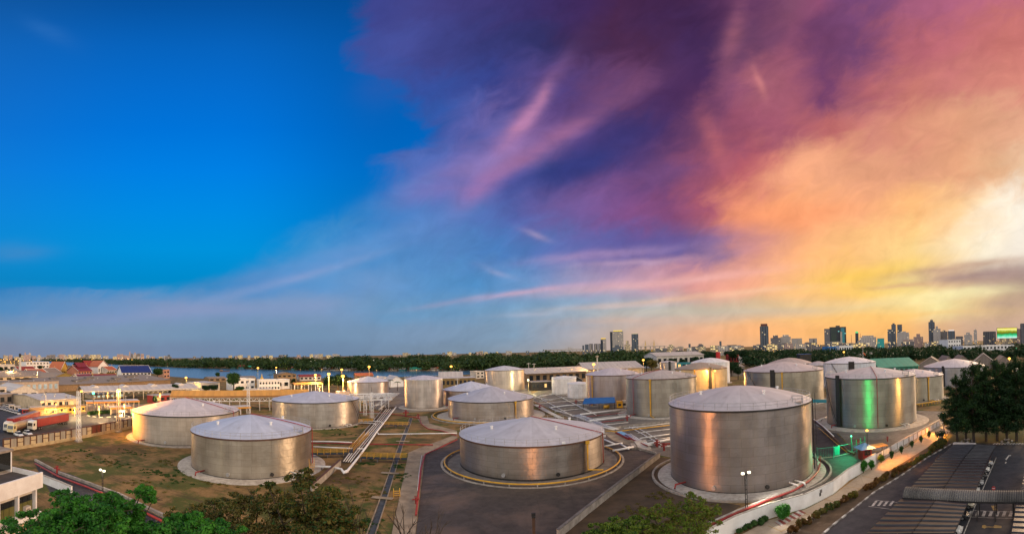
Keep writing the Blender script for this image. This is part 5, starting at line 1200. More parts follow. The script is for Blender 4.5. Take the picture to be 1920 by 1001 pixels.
for o in list(SC.objects):
    if '_dim' in o: del o['_dim']
# clutter of the pump yard
random.seed(15)
for x, y, t, lab in ((86,776,732,'thin utility pole before the beige hall, left one'),(124,774,741,'thin utility pole beside the lamp-lit annex'),(236,772,742,'grey utility pole at the right of the filling station'),(60,765,738,'thin utility pole by the rusty warehouse'),(176,770,742,'thin utility pole before the arcade')):
    p = G(x,y); z = ZAT(x,t,dist(p)); T = thing('utility_pole', lab, 'pole', p); MB().tube([(0,0,0),(0,0,z)], .16, 6).build('pole', PALEC, T); MB().box(-1,1,-.08,.08,z-.8,z-.55).build('crossbar', DARK, T)
for i, (x, y, c_, lab) in enumerate([(40,777,BLUEP,'blue cabin box behind the lorries'),(47,778,RED,'red tank trailer box behind the lorries'),(33,772,PALEC,'grey cabin behind the white cars'),(22,769,OFFW,'pale kiosk above the white cars'),(140,775,pm('yellow_panel',(.7,.45,.05),None,1,.6),'yellow kiosk by the pump building'),(228,781,WHITE,'small white pump kiosk by the clipped hedge'),(252,779,GREENP,'green pump kiosk beside the left silver tank')]):
    p = G(x,y); T = thing('kiosk', lab, 'kiosk', p, -math.atan2(p.x,p.y)); MB().box(-1.4,1.4,-1,1,0,2.6).build('body', c_, T); MB().box(-1.6,1.6,-1.2,1.2,2.603,2.75).build('roof', PALESH, T); MB().box(-.9,.2,-1.03,-1.0,1.1,2.0).build('window', GLASS, T); MB().box(.4,1.1,-1.03,-1.0,.05,2.0).build('door', DARK, T)
# ------------------------------------------------------------------ skyline
FG = facade('grey_tower_facade', (.20,.19,.20), (.05,.06,.08), 4.0, 3.6, .9, .05)
FW = facade('white_tower_facade', (.50,.46,.42), (.10,.11,.14), 5.0, 3.6, 1.1, .05)
FD = facade('dark_glass_facade', (.030,.04,.052), (.015,.03,.045), 6.0, 4.0, .5, .03, (.3,.9,.8), .7)
FP = facade('pink_block_facade', (.42,.30,.27), (.14,.11,.12), 4.0, 3.4, 1.2, .06)
FB = facade('blue_tower_facade', (.13,.16,.20), (.04,.06,.09), 4.0, 3.6, .8, .04)
FC = facade('cream_block_facade', (.46,.38,.27), (.09,.08,.08), 4.5, 3.4, 1.1, .22, (1.0,.7,.25), 1.4)
FL = facade('lit_block_facade', (.44,.36,.25), (.12,.10,.08), 7.0, 4.2, 1.2, .45, (1.0,.72,.25), 1.5)
def tower(x0, x1, top, d, label, mt=FG, dep=None, crown=None, ribs=0, setb=None, group=None, cat='tower', name='tower', ribm=None, spire=None, strips=None, top2=None):
    xm = (x0+x1)/2; p = AT(xm, d); wd = (x1-x0)/F*d; dp = dep or wd*.8; z = ZAT(xm, top, d)
    T = thing(name, label, cat, p, -math.atan2(p.x,p.y), group)
    m_ = MB().box(-wd/2,wd/2,0,dp,0,z); m_.build('wall', mt, T)
    MB().box(-wd/2-.3,wd/2+.3,-.3,dp+.3,z+.003,z+1.2).build('roof', CONCD if mt not in (FW,FC,FP,FL) else PALEC, T)
    if setb:
        f, h2 = setb; MB().box(-wd/2*f,wd/2*f,dp*.2,dp*.8,z+1.2,z+1.2+h2).build('penthouse', mt, T)
    if ribs:
        for i in range(ribs+1):
            x = -wd/2+wd*i/ribs; MB().box(x-.9,x+.9,-1.3,-.004,0,z-.5).build('pilaster', ribm or WHITE, T)
    if crown: 
        cm, h2 = crown; MB().box(-wd*.42,wd*.42,dp*.1,dp*.9,z+1.2,z+1.2+h2).build('crown', cm, T)
    if spire: MB().tube([(0,dp/2,z),(0,dp/2,z+spire)], [1.2,.2], 6).build('spire', DARK, T)
    if strips:
        for f0, f1, sm in strips: MB().box(-wd/2+wd*f0,-wd/2+wd*f1,-.5,-.004,4,z-3).build('glass_strip', sm, T)
    return T
DKG = pm('tower_dark_glass', (.03,.045,.07), None, .05, .2)
TEALG = pm('tower_teal_glass', (.02,.20,.24), (.03,.08,.14), .02, .2, emit=(.02,.5,.5), estr=.12)
# riverside group
for x0, x1, t, lab in ((1092,1095.5,648,'thin dark slab, leftmost of the riverside slab blocks'),(1097,1104,646,'grey slab block second in the riverside row'),(1105,1112,645,'grey slab block third in the riverside row'),(1114,1121,645,'grey slab block fourth in the riverside row'),(1122,1128.5,645,'grey slab block fifth in the riverside row')):
    tower(x0,x1,t,2300,lab,FB if x0 < 1100 or x0 > 1120 else FG,30,group='slab blocks across the river',strips=[(.3,.5,PALEC)] if x0 > 1100 else None)
tower(1126.5,1137,636,2200,'slim tower with golden lit crown beside the slab blocks',FW,30,(glow('gold_crown_glow',(1.0,.62,.08),1.0),5),strips=[(.0,.4,DKG)])
tower(1149,1169,621.5,2000,'tall twin cream tower with yellow lit ring on top',FW,40,(glow('yellow_crown_glow',(1.0,.72,.10),1.1),4),ribs=6,ribm=PALEC)
tower(1144.5,1150,622.5,2010,'dark blue side tower attached to the twin cream tower',DKG,30)
tower(1148,1169.5,651,1900,'dark stepped podium block before the twin cream tower',FB,30,setb=(.5,8))
tower(1171,1182,646,1950,'stepped cream block right of the twin cream tower',FC,25,setb=(.5,16))
tower(1185,1197,626.5,2000,'dark blue rectangular tower with lit roof band',FB,28,(glow('pale_crown_glow',(1.0,.8,.5),.7),3),ribs=2,ribm=DKG)
tower(1232,1250,653,1500,'low block of lit galleries, left of the two beyond the red lamps',FL,25,cat='block',name='block')
tower(1251.5,1265,650,1520,'pale lit block with a raised roof room between the lit gallery blocks',FC,25,setb=(.6,6),cat='block',name='block')
tower(1266,1282,651.5,1500,'low block of lit galleries, right of the pale lit block',FL,25,cat='block',name='block')
tower(1291,1295,645,3000,'tiny blue tower standing alone before the bridge side',FB)
tower(1308,1320,648,2400,'low rounded grey block on the horizon, mid skyline',FG,20,setb=(.7,8),cat='block',name='block')
tower(1349,1353,640,2600,'thin dark tower standing alone in mid skyline',FB)
tower(1426,1441,612,1500,'dark tower with reddish top, tallest between bridge and lagoon blocks',FB,24,(pm('reddish_cap',(.16,.06,.05),None,.1,.7),8),ribs=3,ribm=DKG)
tower(1445,1464,634,1700,'broad brown block at the foot of the dark red-topped tower',FG,30,setb=(.5,10),cat='block',name='block')
tower(1464,1483,632,1750,'stepped pale block with blue-grey windows in the right skyline',FW,30,setb=(.6,8),cat='block',name='block')
tower(1484,1504,635,1750,'wide white slab block with blank end wall',FW,26,strips=[(.6,1.0,PALEC)],cat='block',name='block')
tower(1511,1516,642,1900,'small pale block left of the white twin slab',FP,20,cat='block',name='block')
tower(1517,1532,635,1700,'white twin slab with dark joint in the right skyline',FW,24,strips=[(.55,.66,DKG)],cat='block',name='block')
tower(1546,1556,617,1600,'grey slim tower attached to the dark teal glass block',FG,28)
tower(1556,1587,613.5,1600,'broad dark teal glass block with glowing screens',FD,34,setb=(.25,5),strips=[(.10,.42,pm('tower_green_glass',(.03,.06,.04),(.01,.03,.03),.02,.2)),(.68,.90,TEALG)])
tower(1564+12,1564+15.5,622,1590,'slim pale stack before the dark teal glass block',PALEC,8)
T = tower(1604,1610,625,1600,'slender teal tower with green lit hooked top',DKG,12,(glow('green_crown_glow',(.2,.9,.3),.9),6),spire=10)
for x, t in ((1596.5,627),(1613.5,625)):
    p = AT(x,1600); T = thing('radio_mast', 'thin red mast %s the slender teal tower' % ('left of' if x < 1600 else 'right of'), 'mast', p); z = ZAT(x,t,1600)
    MB().tube([(0,0,0),(0,0,z)], [1.2,.5], 5).build('pole', RED, T); MB().box(-2,2,-2,2,0,4).build('base', CONC, T)
tower(1612,1643,633,1300,'low curved white hall in the right skyline',FW,40,setb=(.7,5),cat='hall',name='hall')
tower(1645,1658,635,1295,'hall front with a glowing turquoise screen',glow('cyan_screen_glow',(.08,.42,.38),.5),10,cat='hall',name='hall')
tower(1664.5,1672,618,1700,'grey tower with stepped shoulder, left of three close towers',FB,26)
tower(1672,1680.5,609,1720,'dark grey tower, middle of three close towers',FB,26,setb=(.5,5))
tower(1683,1692,609,1740,'dark grey tower, right of three close towers',FB,26)
tower(1682,1705,624,1600,'white broad block at the foot of the three close towers',FW,30,setb=(.5,4),cat='block',name='block')
tower(1713,1731,632,1800,'low pink stepped block between tower groups',FP,24,setb=(.4,12),cat='block',name='block')
tower(1742,1753,604,1700,'tallest grey tower with pointed roof in the right skyline',FB,28,setb=(.5,8),spire=14,ribs=2,ribm=FG)
tower(1750,1764,617,1680,'white tower with lift core beside the tallest pointed tower',FW,24,setb=(.3,10))
tower(1764,1777,622,1720,'grey pair of slabs right of the white lift-core tower',FG,24,setb=(.4,5))
tower(1778,1790.5,621,1650,'dark blue tower with a lit emblem box on the roof',FB,26,(glow('emblem_glow',(1.0,.85,.8),.9),4),ribs=2,ribm=FG)
tower(1792,1806,631,1750,'low brown block right of the dark blue emblem tower',FG,24,cat='block',name='block')
tower(1808,1823,628,2600,'hazy stepped white block far behind the low brown one',FW,30,setb=(.5,14),cat='block',name='block')
tower(1826,1832,619.5,2400,'hazy slim pale blue tower left of the billboard',FW,24,setb=(.5,6))
tower(1844,1867,622,1400,'brown slab block with dark ribs beside the billboard',FG,30,ribs=7,ribm=DKG,cat='block',name='block')
tower(1906,1914,617,1300,'brown block just right of the billboard',FP,24)
tower(1914,1935,607,1250,'dark brown tower cut by the right edge of the view',FG,30,ribs=3,ribm=DKG)
# billboard
p = AT(1888.5,900); T = thing('billboard', 'lit billboard with green and white picture on tall posts', 'billboard', p, -math.atan2(p.x,p.y))
wd = 37/F*900; z1, z2 = ZAT(1888,634,900), ZAT(1888,615,900)
MB().box(-wd/2-.8,wd/2+.8,.31,1.2,z1-.8,z2+.8).build('frame', DARK, T)
def screen_mat():
    mt = bpy.data.materials.new('billboard_picture'); mt.use_nodes = True; t = NT(mt.node_tree)
    tc = t.n('ShaderNodeTexCoord').outputs['Object']; x, y, z = t.sep(tc)
    f = t.math('ADD', t.mr(z, z1, z2), t.math('MULTIPLY', t.math('SUBTRACT', t.noise(tc, .12, 4, .6), .5), .35))
    c = t.ramp(f, [(0,lin((235,255,245))),(.18,lin((120,240,190))),(.38,lin((10,170,90))),(.55,lin((120,110,20))),(.7,lin((170,190,60))),(.85,lin((250,245,150))),(1,lin((255,235,90)))])
    e = t.n('ShaderNodeEmission'); t.put(e.inputs[0], c); e.inputs[1].default_value = 1.0
    t.nt.links.new(e.outputs[0], t.n('ShaderNodeOutputMaterial').inputs[0]); return mt
MB().box(-wd/2,wd/2,.2,.3,z1,z2).build('picture', screen_mat(), T)
for x in (-wd*.3,wd*.3): MB().tube([(x,.9,0),(x,.9,z1-.8)], .6, 8).build('post', DARK, T)
# cable-stayed bridges on the horizon
def pylon(px, top, d, label, hw=4.5, deck=None):
    p = AT(px,d); z = ZAT(px,top,d); T = thing('bridge_pylon', label, 'bridge tower', p, -math.atan2(p.x,p.y)); w_ = hw/F*d
    MB().tube([(-w_*.35,0,0),(-w_*.3,0,z*.45),(0,0,z*.8),(0,0,z)], [2.6,2.2,2,1.2], 6).build('leg', GOLD if d < 4000 else PALEC, T)
    MB().tube([(w_*.35,0,0),(w_*.3,0,z*.45),(0,0,z*.8)], [2.6,2.2,2], 6).build('leg', GOLD if d < 4000 else PALEC, T)
    m_ = MB()
    for i in range(1,7):
        for s_ in (-1,1): m_.tube([(0,0,z*(.7+.04*i)),(s_*w_*(.4+i*.32),0,45)], .35, 3)
    m_.build('stay_cables', PALEC, T)
pylon(1210.3,638,3500,'left bridge pylon with fanned stay cables on the horizon')
pylon(1226.5,637,3500,'right bridge pylon with fanned stay cables on the horizon')
pylon(1066.5,650,5200,'faint far bridge pylon with wide stay fan',5)
pylon(1070.5,650.5,5300,'second faint far bridge pylon close behind the first',5)
a, b = AT(1180,3500,44), AT(1250,3500,44)
T = thing('bridge_deck', 'thin bridge deck between the two horizon pylons', 'bridge', Vector((a.x,a.y,0)))
world_part('deck', MB().bar(a, b, 20, 40, 45), PALEC, T)
for i in range(8):
    q = a+(b-a)*(i+.5)/8; world_part('pier', MB().box(q.x-3,q.x+3,q.y-3,q.y+3,0,40), PALEC, T)
a, b = AT(1020,5200,40), AT(1092,5200,40)
T = thing('bridge_deck', 'faint far bridge deck left of the riverside slabs', 'bridge', Vector((a.x,a.y,0)))
world_part('deck', MB().bar(a, b, 20, 30, 42), PALEC, T)
for i in range(10):
    q = a+(b-a)*(i+.5)/10; world_part('pier', MB().box(q.x-3,q.x+3,q.y-3,q.y+3,0,30), PALEC, T)
# left horizon city
for x0, x1, t, lab, mt in ((242,244.5,659.5,'thin pink chimney tower, leftmost of the far left towers',FP),(245.5,249,663,'small grey far tower right of the thin pink one',FG),(251.5,255,661.5,'slim pink far tower in the left horizon group',FP),(257.5,263,663,'broad mauve far tower in the left horizon group',FG),(264,270,663.5,'reddish far tower at the right of the left horizon group',FP),(274.5,280.5,666,'white far block beside the left horizon group',FW),(282,290,668.5,'low pinkish far block beside the white far block',FP),(310.5,315,668,'dark blue far tower, left half of a pair',FB),(314.5,319,665.5,'dark blue far tower, right half of a pair',FB),(376.5,381,668,'lone dark blue far tower above the river woods',FB),(46,48.5,661,'thin pink far mast tower above the temple quarter',FP),(54,58,662,'pale far tower above the temple quarter',FW),(568,574,667.5,'small grey far block above the woods by the sodium lamps',FG),(736,752,665.5,'wide mauve far block above the river woods',FP),(986,992,658.5,'small dark far spire trio on the river woods',FB)):
    tower(x0,x1,t,4200,lab,mt,60)
random.seed(11)
cnt = 0
for i in range(110):
    px = random.choice([random.uniform(0,260)]*3+[random.uniform(280,640),random.uniform(720,960)])
    d = random.uniform(3600,5200); wd = random.uniform(20,60); z = H+d*random.uniform(.5, 6.5 if px < 300 else 3.2)/F
    p = AT(px,d); mt = random.choice([FW,FW,FP,FC,FL,FG])
    T = thing('distant_block', 'tiny pale block in the lit far city strip along the left horizon', 'block', p, -math.atan2(p.x,p.y), 'far city blocks on the horizon')
    MB().box(-wd/2,wd/2,0,30,0,z).build('wall', mt, T); MB().box(-wd/2-.5,wd/2+.5,-.5,30.5,z+.003,z+2).build('roof', PALEC, T)
random.seed(12)
for i in range(60):
    px = random.uniform(1235,1920); d = random.uniform(1150,1600); wd = random.uniform(14,40); z = H+d*random.uniform(-3.0, 4.5)/F
    p = AT(px,d); mt = random.choice([FW,FG,FC,FL,FG,FP])
    T = thing('low_block', 'low town block in the crowded strip at the foot of the right-hand towers', 'block', p, -math.atan2(p.x,p.y), 'low blocks at the foot of the skyline')
    MB().box(-wd/2,wd/2,0,20,0,z).build('wall', mt, T); MB().box(-wd/2-.3,wd/2+.3,-.3,20.3,z+.003,z+1).build('roof', random.choice([PALEC,BROWNSH,GREYSH]), T)
# waterside houses on the far bank
def lerp_pl(pl, x):
    for a, b in zip(pl[:-1], pl[1:]):
        if a[0] <= x <= b[0]: return a[1]+(b[1]-a[1])*(x-a[0])/(b[0]-a[0])
    return pl[-1][1]
roofs = [(TERRA,'terracotta'),(REDROOF,'red'),(BROWNSH,'brown'),(GREENSH,'green'),(PALESH,'pale'),(GREYSH,'grey')]
random.seed(5)
xs = [318,362,436,452,468,478,550,558,566,574,583,594,603,612,622,632,646,655,664,676,688,706,716,727,738,752,756,764,774,784,793,802,811,818,830,846,852,858,862]
for i, x in enumerate(xs):
    y = lerp_pl(FARB, x)-random.uniform(.2,.9); w_ = random.uniform(6,12); rm, rn = random.choice(roofs) if i > 1 else roofs[0]
    bldg('small %s roofed stilt house on the far river bank' % rn, x-w_/2,y,x+w_/2,y,y-random.uniform(3,4.2),random.uniform(8,14),'gable',y-random.uniform(5.2,7.2),random.choice([OFFW,WOODG,CREAM,BROWNSH,TEALP,WHITE]),rm,(1,3),'stilt_house','house', group='%s roofed stilt houses along the far river bank' % rn, lit=.12, over=.8)
# jetty, boat
p = G(420,696.3); T = thing('barge', 'low dark barge moored in the river', 'boat', p, -math.atan2(p.x,p.y)); 
MB().add([(-8,-2,0),(8,-2,0),(9.5,0,.2),(8,2,0),(-8,2,0),(-8,-2,1.3),(8,-2,1.3),(10.5,0,1.8),(8,2,1.3),(-8,2,1.3)],[(0,4,3,2,1),(5,6,7,8,9),(0,1,6,5),(1,2,7,6),(2,3,8,7),(3,4,9,8),(4,0,5,9)]).build('hull', BROWN, T); MB().box(-7,-2,-1.4,1.4,1.31,2.8).build('cabin', WOODG, T)
# ------------------------------------------------------------------ vegetation
def leaf_arrays(clumps, n, size, aspect=.55, up=.35, shell=.45, droop=0.0, seed=0):
    r = np.random.default_rng(seed); C = np.array(clumps, float)
    w_ = (C[:,3]*C[:,4]*C[:,5])**.7; idx = r.choice(len(C), n, p=w_/w_.sum())
    v = r.normal(size=(n,3)); v /= np.linalg.norm(v,axis=1)[:,None]
    rad = r.random(n)**shell; rad *= 1+.10*r.normal(size=n)
    p = C[idx,:3]+v*rad[:,None]*C[idx,3:6]
    nr = v*.7+r.normal(size=(n,3))*.6; nr[:,2] += up; nr /= np.linalg.norm(nr,axis=1)[:,None]
    a = np.cross(nr, r.normal(size=(n,3))); a[:,2] -= droop; a /= np.linalg.norm(a,axis=1)[:,None]
    b = np.cross(nr, a); b /= np.maximum(1e-6,np.linalg.norm(b,axis=1))[:,None]
    s = size*(.55+.9*r.random(n))[:,None]
    q = np.stack([p-a*s*.5, p+b*s*aspect*.5, p+a*s*.5, p-b*s*aspect*.5], 1)
    return q.reshape(-1,3)
def leaf_mesh(name, verts, mt, parent=None):
    n = len(verts)//4; me = bpy.data.meshes.new(name)
    me.vertices.add(n*4); me.vertices.foreach_set('co', verts.astype(np.float32).ravel())
    me.loops.add(n*4); me.loops.foreach_set('vertex_index', np.arange(n*4, dtype=np.int32))
    me.polygons.add(n); me.polygons.foreach_set('loop_start', np.arange(0,n*4,4,dtype=np.int32)); 
    me.materials.append(mt); me.update(calc_edges=True)
    o = bpy.data.objects.new(name, me); COL.objects.link(o)
    if parent is not None: o.parent = parent
    return o
LG = leafmat('bright_green_leaves', (.012,.095,.014), (.075,.29,.028), .35)
LD = leafmat('dark_green_leaves', (.008,.028,.010), (.022,.060,.016), .2)
LM = leafmat('mid_green_leaves', (.014,.05,.012), (.045,.105,.02), .25)
LY = leafmat('yellow_green_leaves', (.045,.12,.012), (.17,.23,.025), .35)
LB = leafmat('brown_green_leaves', (.085,.062,.018), (.16,.145,.028), .3)
LK = leafmat('casuarina_needles', (.006,.022,.009), (.030,.075,.017), .3)
LF = leafmat('river_wood_leaves', (.010,.040,.010), (.045,.075,.014), .1)
LO = leafmat('russet_leaves', (.10,.035,.012), (.16,.085,.02), .3)
def branchy(mb, root, tips, r0, seed=0):
    rr = random.Random(seed); root = Vector(root)
    for tpt in tips:
        tpt = Vector(tpt); mid = root.lerp(tpt,.5)+Vector((rr.uniform(-.4,.4),rr.uniform(-.4,.4),rr.uniform(.1,.6)))*(tpt-root).length*.12
        mb.tube([root, mid, tpt], [r0*.55, r0*.35, r0*.12], 5)
# --- foreground trees, their tops seen from above
def near_tree(label, d, cl, n, size, mt, name='tree', cat='tree', trunk_h=.55, extra=None, seed=1, aspect=.5, base_px=None, shell=.5):
    """cl: clumps as (px, py, depth offset m, rx, ry, rz)"""
    W_ = []
    for px, py, dd, rx, ry, rz_ in cl:
        p = AT(px, d+dd, ZAT(px,py,d+dd)); W_.append((p.x,p.y,p.z,rx,ry,rz_))
    W_ = np.array(W_); c = W_[:,:3].mean(0)
    if base_px: q = AT(base_px, d); c[0], c[1] = q.x, q.y
    base = Vector((c[0],c[1],0)); T = thing(name, label, cat, base)
    L_ = W_.copy(); L_[:,0] -= base.x; L_[:,1] -= base.y; L0 = L_
    r3 = np.random.default_rng(seed+50); sub = []
    for q in L_:                                # sprays standing out of each clump, gaps between them
        sub.append(list(q[:3])+[q[3]*.72,q[4]*.72,q[5]*.72])
        for k in range(int(6+q[3]*7)):
            v = r3.normal(size=3); v[2] = abs(v[2])*.8+.05; v /= np.linalg.norm(v); s_ = r3.uniform(.16,.40)*max(.7,q[3]**.5)
            sub.append([q[0]+v[0]*q[3]*1.05,q[1]+v[1]*q[4]*1.05,q[2]+v[2]*q[5]*1.15,s_,s_,s_*.42])
    L_ = np.array(sub)
    leaf_mesh('crown', leaf_arrays(L_, n, size, aspect, .45, shell, seed=seed), mt, T)
    if extra: leaf_mesh('crown', leaf_arrays(L_, extra[1], size*.9, aspect, .4, shell, seed=seed+5), extra[0], T)
    zf = L0[:,2].min()*trunk_h; m_ = MB().tube([(0,0,0),(.15,.1,zf*.5),(0,0,zf)], [.34,.27,.22], 8)
    branchy(m_, (0,0,zf*.98), [tuple(q[:3]) for q in L0], .26, seed)
    rr = random.Random(seed)
    for q in L0:
        for k in range(5):
            a = Vector(q[:3]); b = a+Vector((rr.uniform(-1,1)*q[3],rr.uniform(-1,1)*q[4],rr.uniform(-.3,1)*q[5]))
            m_.tube([a, b], [.05,.015], 4)
    m_.build('trunk', BARK, T); return T
near_tree('large bright green tree at the lower left, before the office block', 27,
    [(60,1000,0,2.0,2.0,1.0),(105,975,.5,1.7,1.7,1.0),(150,958,0,1.5,1.6,.8),(185,962,-1,1.6,1.6,.9),(225,975,.5,1.5,1.5,.8),(120,1003,-2,2.0,2.0,1.2),(190,1000,-2,2.1,2.0,1.3),(255,998,-1,1.6,1.6,1.0),(120,935,2,.9,.9,.45),(200,938,2,.9,.9,.4),(262,922,1,.75,.75,.4),(240,948,.5,.9,.8,.5),(285,935,.5,.5,.5,.25)],
    34000, .20, LG, extra=(LM,7000), seed=3, base_px=150)
near_tree('bright green tree top in the lower left corner, below the brown twiggy tree', 25,
    [(340,995,0,1.3,1.4,.8),(385,988,.5,1.0,1.0,.6),(360,970,1,.6,.6,.3),(420,1003,0,1.1,1.1,.6),(305,1005,0,1.2,1.2,.8)],
    15000, .19, LG, extra=(LM,3500), seed=8, base_px=365)
near_tree('brownish twiggy tree top below the tank on the pale ring', 33,
    [(350,972,0,1.5,1.5,.9),(400,965,1,1.6,1.6,.9),(440,950,2,1.5,1.6,.9),(480,945,1,1.6,1.6,1.0),(440,990,-1,2.0,2.0,1.2),(510,990,-1,2.0,2.0,1.3),(530,935,2,1.4,1.5,.9),(575,975,0,1.8,1.8,1.2)],
    15000, .22, LB, seed=12, extra=(LM,4500), base_px=460, shell=.7)
near_tree('olive tree top with dark green tip at the foot of the pale-ringed tank', 31,
    [(560,905,1,1.0,1.1,.7),(590,935,0,1.5,1.5,1.0),(545,950,1,1.1,1.2,.8),(620,960,0,1.5,1.5,1.0),(600,995,-1,2.0,2.0,1.2),(645,990,0,1.2,1.2,.9),(570,885,1.5,.5,.5,.25),(500,910,2,.5,.5,.3)],
    11000, .22, LB, seed=21, extra=(LM,6500), base_px=595, shell=.7)
near_tree('yellow green tree top at the bottom beside the bund wall', 36,
    [(1110,1000,0,1.1,1.1,.6),(1150,990,0,1.2,1.2,.7),(1185,985,1,1.0,1.0,.6),(1165,1005,-1,1.5,1.4,.8)],
    6500, .20, LY, seed=31, extra=(LM,3000), base_px=1150)
near_tree('loose flowering green tree top before the biggest tank', 38,
    [(1215,965,0,1.1,1.1,.6),(1250,955,1,1.2,1.2,.7),(1290,950,1,1.3,1.3,.7),(1320,960,0,1.0,1.0,.6),(1240,995,-1,1.8,1.8,1.0),(1300,990,-1,1.8,1.7,1.0),(1200,1003,-1,1.4,1.4,.8),(1285,930,2,.5,.5,.25)],
    8500, .19, LY, seed=37, extra=(LB,5000), base_px=1262, shell=.7)
# bare twigs
def bare_tree(label, d, basepx, tips, seed):
    rr = random.Random(seed); b = AT(basepx,d); T = thing('bare_tree', label, 'tree', b); m_ = MB(); tw = MB()
    z0 = ZAT(basepx,1015,d); m_.tube([(0,0,0),(.1,0,z0*.5),(0,0,z0)], [.22,.16,.11], 6); m_.build('trunk', BARK, T)
    for px, py in tips:
        p = AT(px,d+rr.uniform(-1,1),ZAT(px,py,d)); t_ = Vector((p.x-b.x,p.y-b.y,p.z)); s_ = Vector((0,0,z0*.97))
        m1 = s_.lerp(t_,.4)+Vector((rr.uniform(-.2,.2),0,rr.uniform(0,.3))); m2 = s_.lerp(t_,.75)+Vector((rr.uniform(-.15,.15),0,rr.uniform(-.1,.2)))
        tw.tube([s_,m1,m2,t_], [.06,.04,.025,.01], 4)
        for q, e in ((m1,.5),(m2,.35),(m2,.3)):
            dv = (t_-s_).normalized(); k = q+(dv+Vector((rr.uniform(-.8,.8),rr.uniform(-.5,.5),rr.uniform(-.2,.6)))).normalized()*(t_-s_).length*e
            tw.tube([q,q.lerp(k,.5)+Vector((0,0,.05)),k], [.025,.016,.006], 4)
    tw.build('branches', BARK, T)
bare_tree('leafless twigs of a bare tree beside the concrete path at the bottom', 30, 752, [(700,985),(722,960),(735,945),(752,950),(775,968),(712,1000),(795,992),(740,975),(765,985)], 4)
bare_tree('leafless twigs reaching over the asphalt yard at the bottom', 29, 800, [(822,958),(832,978),(805,975),(790,990),(815,995)], 6)
bare_tree('leafless twigs of a bare tree before the sandy drain', 32, 672, [(640,930),(655,915),(672,940),(690,960),(628,955),(650,950)], 9)
# --- trees in the town: prototypes with shared crowns
def proto(seed, mt, n, size, h, wd, mtrunk=BARK):
    rr = random.Random(seed); cl = []
    for i in range(9):
        a = rr.uniform(0,2*PI); q = rr.uniform(.15,.62)*wd/2; cl.append((q*math.cos(a),q*math.sin(a),h*rr.uniform(.48,.86),wd*rr.uniform(.16,.27),wd*rr.uniform(.16,.27),h*rr.uniform(.10,.17)))
    cl.append((0,0,h*.66,wd*.33,wd*.33,h*.27))
    c = leaf_mesh('crown', leaf_arrays(cl, n, size, .7, .4, .4, seed=seed), mt)
    m_ = MB().tube([(0,0,0),(.1,0,h*.25),(0,0,h*.5)], [h*.035,h*.028,h*.018], 7); branchy(m_, (0,0,h*.42), [q[:3] for q in cl[:7]], h*.028, seed)
    t_ = m_.build('trunk', BARK); return c.data, t_.data, c, t_
PR = {}
for k, (mt, n, size, h, wd, sd_) in {'round':(LM,5200,.55,10,9,41),'dark':(LD,5200,.55,10,9,42),'bushy':(LM,3600,.5,6,7,43),'tall':(LD,4200,.5,12,7,44),'olive':(LB,3600,.5,9,8,45)}.items(): PR[k] = proto(sd_, mt, n, size, h, wd)+(h,wd)
for v in PR.values():
    for o in v[2:4]: bpy.data.objects.remove(o)
def plant(kind, px, py, top, label, group=None, wf=1.0, d=None, name='tree', cat='tree'):
    p = G(px,py) if d is None else AT(px,d); dd = dist(p); z = max(2.0, ZAT(px,top,dd)); s = z/PR[kind][4]
    T = thing(name, label, cat, p, random.uniform(0,6), group); T.scale = (s*wf,s*wf,s)
    for nm, me in (('crown',PR[kind][0]),('trunk',PR[kind][1])):
        o = bpy.data.objects.new(nm, me); COL.objects.link(o); o.parent = T
    return T
random.seed(21)
for k, px, py, t, lab, wf in (('round',438,735,695,'big round green tree beside the white villa',1.0),('round',296,712,688,'round tree right of the navy roofed building',1.2),('round',408,711,697,'small lone tree on the river bank left of the big round tree',.9),
  ('tall',317,745,722,'dark slim tree at the right end of the arcade, left one',1.1),('tall',329,745,717,'dark slim tree at the right end of the arcade, right one',1.1),('dark',388,738,721,'low dark tree before the riverside shed',1.4),('dark',402,738,720,'second low dark tree before the riverside shed',1.3),('bushy',448,738,724,'green bush at the foot of the big round tree',1.3),
  ('tall',550,730,708,'dark bush tree beside the plain white shed end',1.2),('dark',634,738,698,'large dark tree among the sodium lamps',1.1),('olive',650,738,704,'olive tree right of the large dark tree',1.0),('dark',616,738,702,'dark tree left of the sodium lamp pair',.9),
  ('tall',2,706,686,'dark tree at the far left edge, taller',1.3),('tall',16,706,690,'dark tree at the far left edge, lower',1.3),('dark',77,698,684,'dark round tree behind the red temple roof',1.3),('dark',160,692,674,'dark tree clump behind the temple spire',1.6),('olive',205,708,697,'yellowish tree beside the white chapel',1.1),('dark',190,710,698,'dark tree before the white chapel',1.3),('dark',212,709,697,'dark tree right of the white chapel',1.1),
  ('dark',336,752,742,'dark shrub tree under the right arcade end',1.0),('dark',345,768,748,'dark tree behind the orange canopy posts',.9),('tall',290,762,740,'dark green tree under the arcade by the red stores',1.1),
  ('dark',1212,698,668,'dark tree behind the red-starred lamp, mid skyline',1.3),('dark',1192,698,672,'dark tree left of the mid skyline lamp',1.0),('olive',1222,700,672,'brown lit tree right of the mid skyline lamp',1.1),('dark',1258,690,671,'dark tree behind the small ladder-shaft tank',1.4),('dark',1280,690,672,'dark tree right of the small ladder-shaft tank',1.4),('dark',1305,688,667,'dark tree left of the white dome tank',1.2),('dark',1328,682,662,'dark tree behind the white dome tank',1.2),
  ('dark',1384,712,684,'dark tree between white dome tank and black-shaft tank',1.0),('dark',1372,706,676,'dark tree beneath the red awnings',1.2),('dark',1425,686,664,'dark tree right of the white gatehouse',1.5)):
    plant(k, px, py, t, lab, None, wf)
